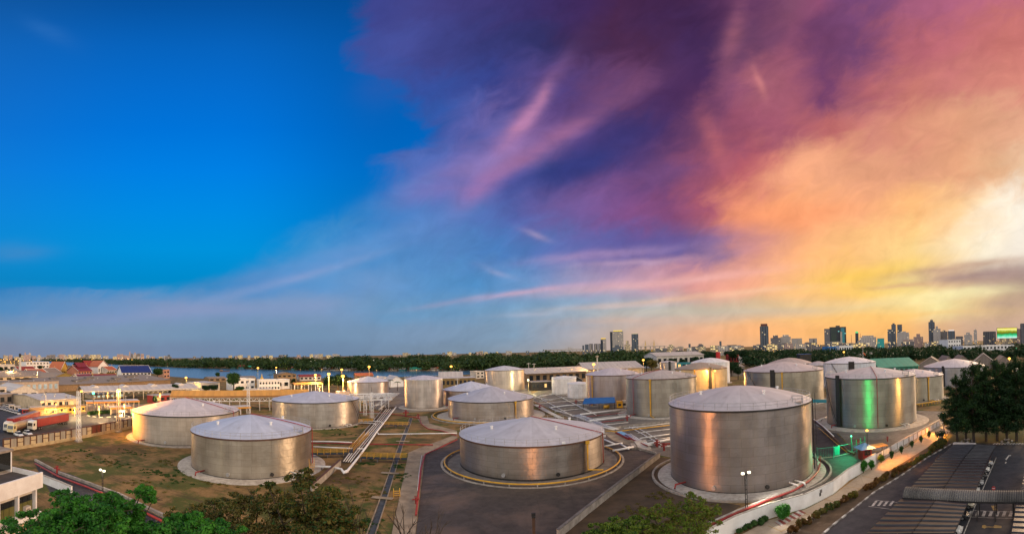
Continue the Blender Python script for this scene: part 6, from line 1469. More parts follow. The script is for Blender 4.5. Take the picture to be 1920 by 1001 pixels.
for i in range(22):                          # scattered town trees in the strip under the skyline
    px = random.uniform(1238,1420); plant('dark', px, 0, HZ(px)+random.uniform(3,9), 'dark little tree in the town strip below the mid skyline', 'little dark trees below the mid skyline', 1.3, d=random.uniform(560,900))
for px, py, t, lab in ((506,716,700,'small palm left of the beige riverside house'),(515,716,697,'taller palm left of the beige riverside house'),(731,730,709,'palm between the two white gabled sheds'),(745,733,713,'palm before the nearer white gabled shed')):
    p = G(px,py); h_ = ZAT(px,t,dist(p)); T = thing('palm_tree', lab, 'palm', p); MB().tube([(0,0,0),(.3,0,h_*.5),(.2,0,h_*.85)], [.3,.22,.18], 6).build('trunk', BARK, T)
    vs = []
    for i in range(14):
        a = i*2.4; dv = Vector((math.cos(a),math.sin(a),0)); sv = Vector((-dv.y,dv.x,0)); L_ = h_*.3
        for j in range(10):
            f = j/10; c = Vector((.2,0,h_*.85))+dv*L_*f+Vector((0,0,L_*(.75*f-1.1*f*f)*(1 if i%2 else .5)))
            for s_ in (-1,1): vs += [c, c+dv*.25+sv*s_*.15, c+sv*s_*.9*(1-f*.5)+dv*.6-Vector((0,0,.35)), c+dv*.1]
    leaf_mesh('crown', np.array([tuple(v) for v in vs]), LM, T)
# clipped hedge island in the truck yard
T = thing('hedge', 'clipped green hedge inside white and black kerb by the filling station', 'hedge', G(186,777))
a, b = G(166,778), G(206,775); dv = (b-a); n_ = 6
cl = [(*(a+dv*((i+.5)/n_)-T.location), .0) for i in range(n_)]; cl = [(c[0],c[1],.8,dv.length/n_*.7,1.6,.9) for c in cl]
leaf_mesh('leaves', leaf_arrays(cl, 5000, .35, .7, .3, .4, seed=51), LM, T); m_ = MB()
world_part('stem', MB().bar(a+dv*.05, b-dv*.05, .5, 0, .5), BARK, T)
# --- woods read as one mass
def wood(name, pts, hts, n_leaf, size, mt, wds, seed):
    r = np.random.default_rng(seed); cl = []
    for (x, y), h_ in zip(pts, hts):
        w_ = wds*r.uniform(.7,1.35); cl.append((x,y,h_*.55,w_,w_,h_*.48))
        for k in range(3): a = r.uniform(0,6.28); cl.append((x+w_*.6*math.cos(a),y+w_*.6*math.sin(a),h_*r.uniform(.4,.85),w_*.45,w_*.45,h_*.2))
    o = leaf_mesh(name, leaf_arrays(cl, n_leaf, size, .8, .5, .3, seed=seed), mt); o['kind'] = 'stuff'; return o
pts, hts = [], []
r_ = np.random.default_rng(61)
for i in range(1500):
    px = r_.uniform(-30,1245); base = lerp_pl([(-40,674)]+FARB, px); d0 = F*H/max(3,(base-HZ(px))); dd = d0+4+r_.random()**1.6*420
    if px < 210 and dd < 900: dd += 500
    p = AT(px, dd); pts.append((p.x,p.y)); hts.append(r_.uniform(9,15)+min(9,(dd-d0)*.03)+3*math.sin(px*.05)+2*math.sin(px*.13+1))
wood('river_wood', pts, hts, 150000, 3.4, LF, 9, 62)
pts, hts = [], []
for i in range(1500):
    px = r_.uniform(1395,1990); dd = r_.uniform(520 if px > 1640 else 470, 1150)
    if 1640 < px < 1740 and dd < 560: continue
    p = AT(px, dd); pts.append((p.x,p.y)); hts.append(r_.uniform(8,15)+2*math.sin(px*.09)+2*math.sin(dd*.05))
wood('town_wood', pts, hts, 150000, 2.4, LD, 6.5, 64)
# --- the dark casuarinas by the car park
def casuarina(seed, h, n):
    rr = random.Random(seed); cl = []; br = []
    for i in range(46):
        f = (i/45); z = h*(.20+.76*f); q = (1-f)**.7*h*.26+.5; a = i*2.4+rr.uniform(-.4,.4); q2 = q*rr.uniform(.35,1.2)
        cl.append((q2*math.cos(a), q2*math.sin(a), z+rr.uniform(-.5,.6), .55+q*.20, .55+q*.20, .5+.6*rr.random())); br.append(((0,0,z-1.2),(q2*math.cos(a)*1.1,q2*math.sin(a)*1.1,z+.3)))
    cl.append((0,0,h*.97,.5,.5,1.1))
    c = leaf_mesh('crown', leaf_arrays(cl, n, .62, .22, .1, .75, .6, seed), LK)
    m_ = MB().tube([(0,0,0),(.15,.05,h*.3),(0,.1,h*.65),(0,0,h*.95)], [h*.017,h*.013,h*.009,.03], 8)
    for a, b in br: m_.tube([a, Vector(a).lerp(Vector(b),.5)+Vector((0,0,.3)), b], [.07,.05,.02], 4)
    t_ = m_.build('trunk', BARK); o = (c.data, t_.data); bpy.data.objects.remove(c); bpy.data.objects.remove(t_); return o
CA = [casuarina(71,16,8500), casuarina(72,16,7500), casuarina(73,16,9000)]
random.seed(9)
for i, (px, py, top, lab) in enumerate([(1795,831,706,'dark casuarina tree with thin leaning top, nearest the parking lane end'),(1812,829,722,'dark casuarina tree just behind the stone seats'),(1826,831,682,'tallest feathery casuarina tree in front of the pale grey tank'),(1849,828,690,'dark casuarina tree behind the end of the carport'),(1870,827,676,'broad casuarina tree right of the carport end'),(1888,829,694,'dark casuarina tree beside the second stone seats'),(1906,828,672,'dense casuarina tree left of the right-hand edge'),(1926,829,678,'casuarina tree cut by the right edge'),(1838,800,680,'casuarina tree in the back row behind the tallest one'),(1882,797,682,'casuarina tree in the back row on the lawn'),(1915,796,684,'casuarina tree in the back row at the right edge'),(1798,806,742,'low spreading casuarina beside the pale fence end')]):
    p = G(px,py); h_ = ZAT(px,top,dist(p)); s = h_/16; T = thing('casuarina_tree', lab, 'tree', p, random.uniform(0,6), 'casuarina trees behind the car park'); wf = 1.1 if h_ > 12 else 1.5
    T.scale = (s*wf,s*wf,s)
    for nm, me in (('crown',CA[i%3][0]),('trunk',CA[i%3][1])):
        o = bpy.data.objects.new(nm, me); COL.objects.link(o); o.parent = T
# --- hedges of the parking lane
def hedge(a, b, wd, ht, n, mt, label, extra=None, seed=0):
    A, B = G(*a), G(*b); T = thing('hedge', label, 'hedge', A); L_ = (B-A); k = max(4,int(L_.length/.6)); cl = []; rr = random.Random(seed)
    for i in range(k):
        p = L_*((i+.5)/k); cl.append((p.x+rr.uniform(-.45,.45),p.y+rr.uniform(-.45,.45),ht*rr.uniform(.3,.75),wd*rr.uniform(.22,.55),wd*rr.uniform(.22,.55),ht*rr.uniform(.25,.5)))
    leaf_mesh('leaves', leaf_arrays(cl, n, .24, .6, .3, .5, seed=seed), mt, T)
    if extra: leaf_mesh('leaves', leaf_arrays(cl[len(cl)//3:], n//2, .24, .6, .3, .5, seed=seed+1), extra, T)
    for c in cl[::4]: MB().tube([(c[0],c[1],0),(c[0]+.1,c[1],ht*.6)], [.05,.02], 4).build('stem', BARK, T)
hedge((1478,1003),(1530,972), 1.0, 1.0, 3600, LO, 'russet hedge nearest the bottom edge beside the parking lane', LB, 81)
hedge((1532,972),(1566,950), 1.1, 1.2, 3600, LB, 'green and russet hedge around the small lamp stump', LM, 82)
hedge((1574,950),(1606,928), 1.1, 1.1, 3200, LO, 'russet hedge ending before the small zebra crossing', LY, 83)
hedge((1622,922),(1700,880), 1.2, 1.2, 7000, LO, 'long russet hedge above the small zebra crossing', LB, 84)
hedge((1700,880),(1745,852), 1.2, 1.1, 4200, LB, 'olive hedge in the middle of the verge strip', LM, 85)
hedge((1745,852),(1768,838), 2.0, 1.9, 5000, LB, 'dark tall hedge at the upper end of the verge strip', LD, 86)
hedge((1385,1000),(1440,975), 1.3, .7, 6000, LM, 'low green plants at the foot of the white wall', None, 87)
hedge((1255,985),(1330,965), 2.5, .6, 7000, LB, 'low weeds on the bare earth before the biggest tank', LY, 88)
def bush(px, py, r, label, mt, n, seed, hs=1.0, name='bush'):
    p = G(px,py); T = thing(name, label, 'bush', p); rr = random.Random(seed)
    cl = [(0,0,r*hs,r*.8,r*.8,r*.8*hs)]+[(r*.5*math.cos(i*1.3),r*.5*math.sin(i*1.3),r*hs*rr.uniform(.7,1.4),r*.5,r*.5,r*.45) for i in range(6)]
    leaf_mesh('leaves', leaf_arrays(cl, n, .2, .6, .3, .45, seed=seed), mt, T); MB().tube([(0,0,-.05),(0,0,r*hs)], [.1,.04], 6).build('stem', BARK, T)
bush(1468,975, 1.25, 'round dark green bush clipped against the white wall', LG, 5200, 91)
bush(1619,887, .9, 'dark green leafy shrub leaning on the white wall below the blue hut', LG, 2600, 92, 1.6)
bush(1634,881, .7, 'second dark green shrub below the blue hut', LG, 2000, 93, 1.6)
bush(1652,868, .8, 'yellow flowering shrub lit by the amber lamp', LY, 2200, 94, 1.4)
for i, (px, py, lab) in enumerate([(1672,861,'green creeper clump on the pale fence, first beyond the yellow shrub'),(1690,851,'green creeper clump on the pale fence, second beyond the yellow shrub'),(1710,840,'green creeper clump on the pale fence, third beyond the yellow shrub'),(1727,830,'green creeper clump on the pale fence, fourth beyond the yellow shrub'),(1742,821,'green creeper clump on the pale fence, nearest the casuarinas')]):
    bush(px, py, .55, lab, LM, 1300, 95+i, 1.9, 'creeper')
# grass tufts on the sandy yard
def tufts(name, regions, mt, per, size, seed):
    r = np.random.default_rng(seed); cl = []
    for px, py, w_, d_ in regions:
        p = G(px,py)
        for k in range(per): cl.append((p.x+r.normal()*w_*.4,p.y+r.normal()*d_*.4,.06,.5,.5,.10))
    o = leaf_mesh(name, leaf_arrays(cl, len(cl)*40, size, .35, .1, .6, -.6, seed), mt); o['kind'] = 'stuff'
tufts('grass', [(290,886,5,2),(300,890,5,2),(330,900,6,3),(345,885,4,2),(220,870,6,3),(160,850,8,3),(250,850,8,3),(690,870,3,2),(700,860,4,2),(745,875,2,2),(752,895,2,4),(640,815,5,4),(620,805,5,3),(660,800,4,3),(640,950,4,4),(690,985,3,4)], LM, 16, .3, 101)
tufts('weeds', [(200,865,9,4),(120,860,7,3),(320,870,8,4),(270,910,8,4),(400,905,8,2),(640,930,6,4),(660,900,6,4),(700,930,3,4),(620,990,6,4),(1290,950,5,3),(1240,930,3,4),(1190,960,4,4)], LB, 22, .26, 103)
# ------------------------------------------------------------------ car park, carports, markings, vehicles
def flat(mb, pts, z):
    vs = [tuple(G(x,y)[:2])+(z,) for x, y in pts]; A = sum(vs[i][0]*vs[(i+1)%len(vs)][1]-vs[(i+1)%len(vs)][0]*vs[i][1] for i in range(len(vs)))
    if A < 0: vs = vs[::-1]
    mb.sheet(vs)
def line(mb, a, b, wd, z):
    A, B = G(*a), G(*b); d = (B-A).normalized(); n = Vector((-d.y,d.x,0))*wd/2
    mb.sheet([(p.x,p.y,z) for p in (A-n,B-n,B+n,A+n)])
PW = pm('worn_white_paint', (.62,.60,.56), (.22,.21,.20), 1.6, .7); PY = pm('worn_yellow_paint', (.42,.26,.07), (.20,.14,.06), 1.5, .7); PR = pm('worn_red_paint', (.28,.05,.04), (.18,.05,.04), 2, .7)
m_ = MB()
for a, b in (((1463,997),(1560,948)),((1560,948),(1640,900)),((1640,900),(1704,858)),((1440,986),(1467,997)),((1508,962),(1524,969)),((1546,936),(1572,943)),((1583,911),(1612,916)),((1616,892),(1640,898))): line(m_, a, b, .16, .020)
struct('parking_lane_lines', m_, PY)
m_ = MB(); flat(m_, [(1452,979),(1500,956),(1512,962),(1464,987)], .018); struct('parking_lane_red_patch', m_, PR)
m_ = MB()
for i in range(5):
    f = i/5+.02; g = f+.10
    P1 = lambda q: (1452+48*q, 979-23*q); P2 = lambda q: (1464+48*q, 987-25*q)
    flat(m_, [P1(f),P1(g),P2(g),P2(f)], .022)
flat(m_, [(1455,978),(1468,985),(1459,981)], .022)
struct('parking_lane_stripes', m_, PW)
m_ = MB()
for i in range(4):
    x = 1634+i*10.6; flat(m_, [(x,948),(x+4.5,948.6),(x+11.5,939.5),(x+7,939)], .018)
line(m_, (1642,938),(1684,942), .12, .018); line(m_, (1628,949),(1672,955), .12, .018)
# crossing and lines between the carports
for i in range(7):
    x = 1818+i*12.6; flat(m_, [(x-3,968),(x+3,968.3),(x+6.5,958.5),(x+1,958)], .018)
line(m_, (1868,858),(1840,924), .14, .018); line(m_, (1832,940),(1806,1004), .14, .018); line(m_, (1825,957),(1905,960), .1, .018); line(m_, (1813,969),(1903,972), .1, .018)
flat(m_, [(1884,860),(1886,860),(1891,853.5),(1896,853),(1895,855),(1892,855.5),(1887,863)], .018); flat(m_, [(1885,866),(1887.5,866),(1886.5,869),(1884,869)], .018)
struct('car_park_markings', m_, PW)
m_ = MB()
flat(m_, [(1842,985),(1847,984),(1850,987),(1862,987.5),(1865,984.5),(1878,986),(1878,990),(1865,990),(1862,989),(1850,989),(1846,991),(1841,989)], .018)
flat(m_, [(1858,948),(1868,948),(1866,952),(1872,957),(1862,957)], .018)
struct('car_park_yellow_marks', m_, PY)
kp = [(1536,1008),(1562,985),(1600,955),(1640,923),(1690,892),(1740,857.5),(1786,831)]
KQ = G2(kp); mw, mk, t_ = MB(), MB(), 0
for a, b in zip(KQ[:-1], KQ[1:]):
    d = b-a; n_ = max(2,int(d.length/1.25))
    for i in range(n_):
        p, q = a+d*(i/n_), a+d*((i+1)/n_)
        (mw if (i+t_) % 2 else mk).bar(p, q, .28, .0, .16)
    t_ += n_
struct('kerb_white_stones', mw, PW); struct('kerb', mk, CONCD)
m_ = MB()
for i in range(26):
    if i % 2: m_.box(*(lambda p: (p.x-.5,p.x+.5,p.y-.15,p.y+.15,0,.15))(G(1862+i*2.6,832.5)))
struct('kerb_end_stones', m_, PW)
m_ = MB(); ar = G2([(163,780),(185,783),(215,782),(236,779),(246,783),(256,782)])
for a, b in zip(ar[:-1], ar[1:]):
    d = b-a; n_ = int(d.length/1.6)
    for i in range(0,n_,2): m_.bar(a+d*(i/n_), a+d*((i+1)/n_), .4, 0, .25)
struct('yard_kerb', m_, PW)
# carports
ROOFM = pm('slate_sheet_roof', (.034,.036,.044), (.018,.019,.024), .4, .42, .2, stretch=(.3,2,1))
RIBM = pm('slate_sheet_edge', (.052,.056,.066), (.03,.032,.038), .5, .45, .2)  # lighter copy of the slate, paints a highlight on each rib face
def edge_at(pl, f, z):
    n_ = len(pl)-1; i = min(n_-1,int(f*n_)); g = f*n_-i
    return G(*pl[i],z).lerp(G(*pl[i+1],z), g)
def slope(el_, er_, zl, zr, nr, th=.1):
    m_ = MB()
    for i in range(nr):
        f0, f1 = i/nr, (i+.90)/nr; f2 = (i+1)/nr
        a, b = edge_at(el_,f0,zl), edge_at(er_,f0,zr); c, d = edge_at(er_,f1,zr), edge_at(el_,f1,zl); e, f = edge_at(er_,f2,zr), edge_at(el_,f2,zl)
        up = Vector((0,0,.15)); lo = Vector((0,0,-th))
        m_.add([a,b,c+up,d+up,e,f],[(0,1,2,3),(3,2,4,5)])
    A, B, C_, D_ = edge_at(el_,0,zl), edge_at(er_,0,zr), edge_at(er_,1,zr), edge_at(el_,1,zl)
    m_.add([tuple(Vector(p)+Vector((0,0,-.03))) for p in (A,B,C_,D_)]+[tuple(Vector(p)+Vector((0,0,-.15))) for p in (A,B,C_,D_)], [(3,2,1,0),(4,5,6,7),(0,1,5,4),(1,2,6,5),(2,3,7,6),(3,0,4,7)])
    m_.rib = [k for k in range(nr*2) if k % 2]; return m_
def carport(label, le, ce, re_, nr):
    T = thing('carport', label, 'carport', Vector((G(*ce[0]).x,G(*ce[0]).y,0)), 0, 'long carports of the car park')
    ce2 = [(x+.8,y) for x, y in ce]; ce1 = [(x-.8,y) for x, y in ce]
    for e0, e1, za, zb in ((le, ce1, 2.75, 2.95), (ce2, re_, 2.95, 2.75)):
        q = slope(e0, e1, za, zb, nr); o = world_part('roof', q, ROOFM, T); o.data.materials.append(RIBM)
        for k in q.rib: o.data.polygons[k].material_index = 1
    a = [G(x,y,2.5) for x, y in ce]; world_part('gutter', MB().tube(a, .16, 4), DARK, T)
    for i in range(7):
        p = edge_at(ce, (i+.5)/7, 0); world_part('post', MB().box(p.x-.09,p.x+.09,p.y-.09,p.y+.09,0,2.4), DARK, T)
    return T
LE, CE, RE = [(1790,833),(1758,860),(1701,922)], [(1830,833),(1807,860),(1766,921)], [(1868,835),(1853,860),(1828,922)]
T = carport('upper dark ribbed carport roof between the casuarinas and the walkway vault', LE, CE, RE, 21)
a, b = G(1788,832,2.75), G(1829,832,2.95); world_part('end_sheet', MB().bar(a, b, 1.0, 2.62, 3.0), PALESH, T)
LE2, CE2, RE2 = [(1689,936),(1625,1001),(1605,1022)], [(1754,938),(1711,1000),(1696,1022)], [(1815,943),(1789,1000),(1779,1022)]
carport('lower dark ribbed carport roof at the bottom edge, below the walkway vault', LE2, CE2, RE2, 15)
LE3, CE3, RE3 = [(1925,864),(1916,910),(1911,938)], [(1968,866),(1966,915),(1964,940)], [(2010,866),(2012,915),(2014,940)]
carport('upper carport strip cut by the right edge', LE3, CE3, RE3, 18)
LE4, CE4, RE4 = [(1906,944),(1897,1000),(1894,1022)], [(1962,946),(1960,1002),(1959,1024)], [(2014,946),(2016,1002),(2017,1024)]
carport('lower carport strip in the bottom right corner', LE4, CE4, RE4, 12)
# vaulted walkway
A, B = G(1697,930,2.5), G(1990,936,2.5); L = (B-A).length; rz = math.atan2(B.y-A.y,B.x-A.x)
T = thing('covered_walkway', 'grey corrugated barrel vault walkway roof crossing over the carports', 'canopy', (A.x,A.y,0), rz)
m_ = MB(); n_ = int(L/.16); k = 9; vs = []
for i in range(n_+1):
    rr = 1.25+(.05 if i % 2 else -.05)
    for j in range(k+1): q = PI*j/k; vs.append((L*i/n_, -rr*math.cos(q), 2.75+rr*.85*math.sin(q)))
m_.add(vs, [(i*(k+1)+j,(i+1)*(k+1)+j,(i+1)*(k+1)+j+1,i*(k+1)+j+1) for i in range(n_) for j in range(k)])
def vault_mat():
    return pm('stained_vault_sheet', (.165,.155,.14), (.06,.056,.05), .16, .7, 0, stretch=(1,.2,.2), lo=.42, hi_=.56)
m_.build('roof', vault_mat(), T)
for y in (-1.25,1.25): MB().box(0,L,y-.08,y+.08,2.5,2.74).build('beam', DARK, T)
for i in range(9):
    for y in (-1.2,1.2): MB().box(L*(i+.3)/9-.07,L*(i+.3)/9+.07,y-.07,y+.07,0,2.5).build('post', DARK, T)
T = thing('road_sign', 'small round red and white sign beneath the walkway vault', 'sign', G(1863,942)); 
MB().tube([(0,0,0),(0,0,2.3)], .04, 6).build('post', STEEL, T); s_ = MB().lathe([(.01,-.02),(.3,-.02),(.3,.02),(.01,.02)], 18).build('plate', pm('sign_red',(.5,.05,.05),None,1,.5), T); s_.rotation_euler = (PI/2,0,-math.atan2(T.location.x,T.location.y)); s_.location = (0,-.05,2.2)
s2 = MB().box(-.2,.2,-.05,.05,.022,.03).build('bar', WHITE, s_)
# stone seat sets
for px, lab in ((1813,'pale stone table with round stools under the nearest casuarinas'),(1888,'second pale stone table with round stools farther right')):
    p = G(px,829); T = thing('stone_table', lab, 'table', p, .3)
    MB().lathe([(.01,0),(.35,0),(.2,.3),(.2,.68),(.01,.68)], 12).build('pedestal', PALEC, T); MB().lathe([(.01,.683),(.75,.683),(.75,.78),(.01,.78)], 16).build('tabletop', PALEC, T)
    for i in range(4): MB().lathe([(.01,0),(.25,0),(.28,.22),(.25,.45),(.01,.45)], 10, (1.3*math.cos(i*PI/2+.4),1.3*math.sin(i*PI/2+.4))).build('stool', PALEC, T)
# --- cars
TYRE = pm('tyre_rubber', (.015,.015,.016), None, 1, .85); RIM = pm('rim_metal', (.5,.5,.5), None, 1, .3, .7)
HEADL = pm('headlamp_glass', (.75,.75,.72), None, 1, .15); TAILL = pm('tail_lamp', (.35,.01,.01), None, 1, .25)
def carpaint(n_, c): return pm(n_, c, tuple(x*.92 for x in c), 1, .25, .1, spec=.6, vary=.05)
def make_car(label, paint, loc, rz, group, L=4.3):
    T = thing('parked_car', label, 'car', loc, rz, group); w_ = .86
    def loft(secs):
        m_ = MB(); k = len(secs[0]); vs = [p for s_ in secs for p in s_]
        fs = [(i*k+j,(i+1)*k+j,(i+1)*k+(j+1)%k,i*k+(j+1)%k) for i in range(len(secs)-1) for j in range(k)]
        fs += [tuple(range(k)), tuple(range((len(secs)-1)*k, len(secs)*k))[::-1]]
        return m_.add(vs, fs)
    def sec(x, zt, wb, wt, zb=.28): return [(x,-wb,zb),(x,-wb-.02,(zb+zt)*.55),(x,-wt,zt),(x,wt,zt),(x,wb+.02,(zb+zt)*.55),(x,wb,zb)]
    o = loft([sec(-L/2,.62,.70,.60,.38),sec(-L/2+.15,.78,.80,.70),sec(-L/2+.75,.92,w_,.76),sec(-.2,.95,w_,.78),sec(.85,.93,w_,.77),sec(L/2-.35,.74,.82,.68),sec(L/2,.58,.66,.56,.36)]).build('body', paint, T, False)
    gl = loft([sec(-L/2+.35,.93,.72,.70,.90),sec(-L/2+.95,1.36,.74,.58,.90),sec(.05,1.44,.74,.58,.90),sec(1.1,.95,.74,.68,.90)]).build('windows', GLASS, T)
    loft([sec(-L/2+.92,1.41,.60,.55,1.37),sec(-.4,1.475,.60,.55,1.42),sec(.12,1.46,.60,.55,1.42)]).build('roof', paint, T)
    for x in (-L/2+.8, L/2-.85):
        for y in (-.8,.8):
            wv = MB().tube([(x,y-.1,.32),(x,y+.1,.32)], .32, 14).build('wheel', TYRE, T); MB().tube([(x,y-.115 if y < 0 else y-.05,.32),(x,y+.05 if y < 0 else y+.115,.32)], .19, 10).build('rim', RIM, wv)
    for y in (-.55,.55): MB().box(L/2-.12,L/2+.012,y-.14,y+.14,.56,.68).build('headlight', HEADL, T); MB().box(-L/2-.012,-L/2+.1,y-.14,y+.14,.6,.72).build('tail_light', TAILL, T)
    return T
CW = carpaint('white_car_paint', (.78,.78,.76)); CS = carpaint('silver_car_paint', (.45,.46,.47)); CK = carpaint('dark_car_paint', (.03,.032,.038)); CB = carpaint('blue_grey_car_paint', (.12,.17,.24))
RE_all = [(1868,835),(1853,860),(1828,922)]
cnames = ['silver car nose under the upper carport, farthest up the aisle','white car nose under the upper carport, second down the aisle','dark car nose under the upper carport, third down the aisle','silver car nose under the upper carport, fourth down the aisle','white car nose under the upper carport, nearest the walkway vault']
cps = [CS, CW, CK, CS, CW]
def car_under(px, py, label, paint, ed, ctr, g):
    p = G(px,py); n_ = Vector((ed.x-ctr.x,ed.y-ctr.y,0)).normalized()
    make_car(label, paint, Vector((p.x,p.y,0))-n_*1.75, math.atan2(n_.y,n_.x), g)
for (px, py), lab, cp in zip([(1858,872),(1852,884),(1847,896),(1840,909),(1833,924)], cnames, cps): car_under(px, py, lab, cp, G(1853,860), G(1807,862), 'cars parked beneath the carports')
for (px, py), lab, cp in zip([(1823,951),(1812,972),(1799,1000)], ['pale beige car nose just below the walkway vault','dark car nose under the lower carport','white car nose at the bottom edge under the lower carport'], [carpaint('beige_car_paint',(.6,.55,.42)), CK, CW]): car_under(px, py, lab, cp, G(1800,978), G(1730,974), 'cars parked beneath the carports')
# rows of cars on the left
base = make_car('small white car in the two crowded rows by the left edge', CW, G(3,770), 2.6, 'white cars crowded by the left edge')
n_ = 0
for r_i, (a, b, k) in enumerate([((-6,765),(36,777),9),((-2,760),(24,765),6)]):
    for i in range(k):
        if r_i == 0 and i == 0: base.location = G(a[0],a[1]); continue
        f = i/(k-1); p = G(a[0]+(b[0]-a[0])*f, a[1]+(b[1]-a[1])*f); dup(base, p, 2.6+random.uniform(-.08,.08))
for x, y, lab in ((35,818,'white car parked behind the panel wall, left one'),(52,815.5,'white car parked behind the panel wall, right one')):
    dup(base, G(x,y), .05, lab, 'two white cars behind the panel wall')
# --- lorries
CABW = carpaint('cab_white', (.76,.72,.62)); CABY = carpaint('cab_cream', (.70,.60,.32)); TRR = corrug('red_trailer_tarpaulin', (.27,.010,.012), .5, 0, .55, vary=.15)
def wheelset(T, x, y, r_=.5):
    wv = MB().tube([(x,y-.16,r_),(x,y+.16,r_)], r_, 14).build('wheel', TYRE, T); MB().tube([(x,y-.18,r_),(x,y+.18,r_)], r_*.5, 10).build('rim', RIM, wv)
def lorry(label, px, py, px2, py2, paint, kind, trailer_mat=TRR, grp='lorries parked in the truck yard', hT=4.0):
    A, B = G(px,py), G(px2,py2); d = B-A; L = d.length; rz = math.atan2(d.y,d.x)   # A is the front bumper, +x runs back
    T = thing('lorry', label, 'lorry', (A.x,A.y,0), rz, grp); w_ = 1.25
    m_ = MB(); pf = [(.0,.5),(.0,1.6),(.25,2.9),(.6,3.3),(2.2,3.6),(2.2,.5)]
    m_.add([(x,-w_,z) for x, z in pf]+[(x,w_,z) for x, z in pf], [(5,4,3,2,1,0)[::-1],(6,7,8,9,10,11)[::-1]]+[(i,i+6,(i+1)%6+6,(i+1)%6) for i in range(6)])
    cab = m_.build('cab', paint, T)
    MB().add([(-.02,-1.05,1.65),(-.02,1.05,1.65),(.22,1.05,2.75),(.22,-1.05,2.75)],[(0,3,2,1)]).build('windscreen', GLASS, cab)
    for y in (-w_-.01,w_+.01): MB().box(.45,1.35,y-.01,y+.01,1.7,2.6).build('side_window', GLASS, cab)
    for y in (-.9,.9): MB().box(-.06,.05,y-.2,y+.2,.75,1.0).build('headlight', HEADL, cab)
    MB().box(-.08,.3,-w_,w_,.35,.7).build('bumper', DARK, T)
    MB().box(1.0,L,-.5,.5,.75,1.05).build('chassis', DARK, T)
    if kind == 'box':
        MB().box(2.7,L,-w_,w_,1.2,hT).build('trailer', trailer_mat, T); MB().box(2.65,L+.05,-w_-.04,w_+.04,hT+.003,hT+.12).build('trailer_roof', pm('trailer_top',(.25,.20,.22),None,1,.6), T)
        xs_ = (1.0,3.6,4.8,L-3.6,L-2.4,L-1.2)
    else:
        MB().lathe([(.01,2.7),(.9,2.75),(1.12,2.95),(1.12,L-.3),(.9,L-.1),(.01,L)], 20).build('tank', pm('tanker_beige',(.55,.42,.26),(.42,.32,.2),1,.4,.3), T, True)
        tk = T.children[-1]; tk.rotation_euler = (0,PI/2,0); tk.location = (0,0,2.35)
        MB().box(2.8,L-.2,-1.0,1.0,1.05,1.5).build('cradle', BROWN, T); xs_ = (1.0,4.0,L-2.4,L-1.2)
    for x in xs_:
        for y in (-1.05,1.05): wheelset(T, x, y)
    return T
lorry('white cab lorry with long red trailer, rightmost in the truck yard', 56,808,124,794, CABW, 'box', hT=3.9)
lorry('white cab lorry with dark topped red trailer behind the tanker', 12,811,69,792, CABW, 'box', hT=4.3)
lorry('cream cab tanker lorry with beige tank in front of the red trailer', 19,814,60,801.5, CABY, 'tank')
lorry('white cab lorry cut by the left edge of the view', -2,810,-60,806, CABW, 'box', hT=4.1)
# ------------------------------------------------------------------ lamps
SOD = (1.0,.50,.13)
def spot(root, loc, target, e, col, ang, name='lamp_light', r=.3):
    l = bpy.data.lights.new(name,'SPOT'); l.energy = e; l.color = col; l.spot_size = R(ang); l.spot_blend = .6; l.shadow_soft_size = r
    o = bpy.data.objects.new(name,l); COL.objects.link(o); o.parent = root; o.location = loc
    wl = root.location+Vector(loc) if root.rotation_euler.z == 0 else root.matrix_basis @ Vector(loc)
    dv = (Vector(target)-wl).normalized(); q = dv.to_track_quat('-Z','Y').to_euler()
    o.rotation_euler = (Euler_inv(root.rotation_euler.z) @ q.to_matrix()).to_euler() if root.rotation_euler.z else q
    return o
def Euler_inv(a): return Matrix.Rotation(-a,3,'Z')
def lamp(px, py, top, label, e=1500, col=SOD, head=LAMPO, r=.45, pole=CREAM, arm=0.0, group=None, pr=.12, lr=.5, base_d=None, down=False):
    p = G(px,py) if base_d is None else AT(px,base_d); z = ZAT(px,top,dist(p)); T = thing('lamp_post', label, 'lamp post', p, -math.atan2(p.x,p.y), group)
    MB().tube([(0,0,0),(0,0,z)], [pr,pr*.7], 8).build('pole', pole, T)
    MB().box(-.3,.3,-.3,.3,-.05,.25).build('base', CONC, T)
    MB().tube([(0,0,z),(0,-.5,z+.1)], .06, 5).build('arm', DARK, T)
    MB().ball((0,-.6-r*.6,z), r*1.15, 10, 6, .75).build('lamp_head', head, T, True)
    if down: spot(T, (0,-1.0-r,z-.3), tuple(down), e, col, 92)
    else: point(T, (0,-1.2-r*2.2,z-.3), e*3.5, col, lr)
    return T
lamp(484,720,690,'sodium lamp on a slim pole by the river near the palms',2500,r=.9)
lamp(592,741,703,'sodium lamp on a pole above the small orange canopy',5000,r=.8,pole=CREAM,pr=.25)
lamp(617,742,701,'sodium lamp on a thick pale pole, middle of the cluster by the dark tree',7000,r=.9,pole=CREAM,pr=.35)
lamp(643.5,742,705,'brightest sodium lamp, on the thick pole right of the dark tree',9000,r=1.0,pole=CREAM,pr=.35)
lamp(641,716,693,'sodium lamp behind and above the brightest one, near the river',4000,r=1.1,pole=CREAM,pr=.25)
L69 = lamp(692.5,716,687.5,'sodium lamp on the river bank behind the small cone tank',4000,r=1.1,pr=.2)
lamp(518,694,689,'lamp standing at the far river bank on the left',3000,r=1.3)
lamp(846,695.5,687,'lamp among the stilt houses on the far river bank',4000,r=1.6)
lamp(349,735,708,'yellow lamp above the right end of the white arcade',5000,r=.8,col=(1,.62,.15))
lamp(1114,715,683,'blazing sodium lamp behind the lamp-lit silver tank',9000,r=1.1,pr=.3)
lamp(1207,705,675,'sodium lamp before the dark trees in mid skyline',5000,r=1.0,pr=.2)
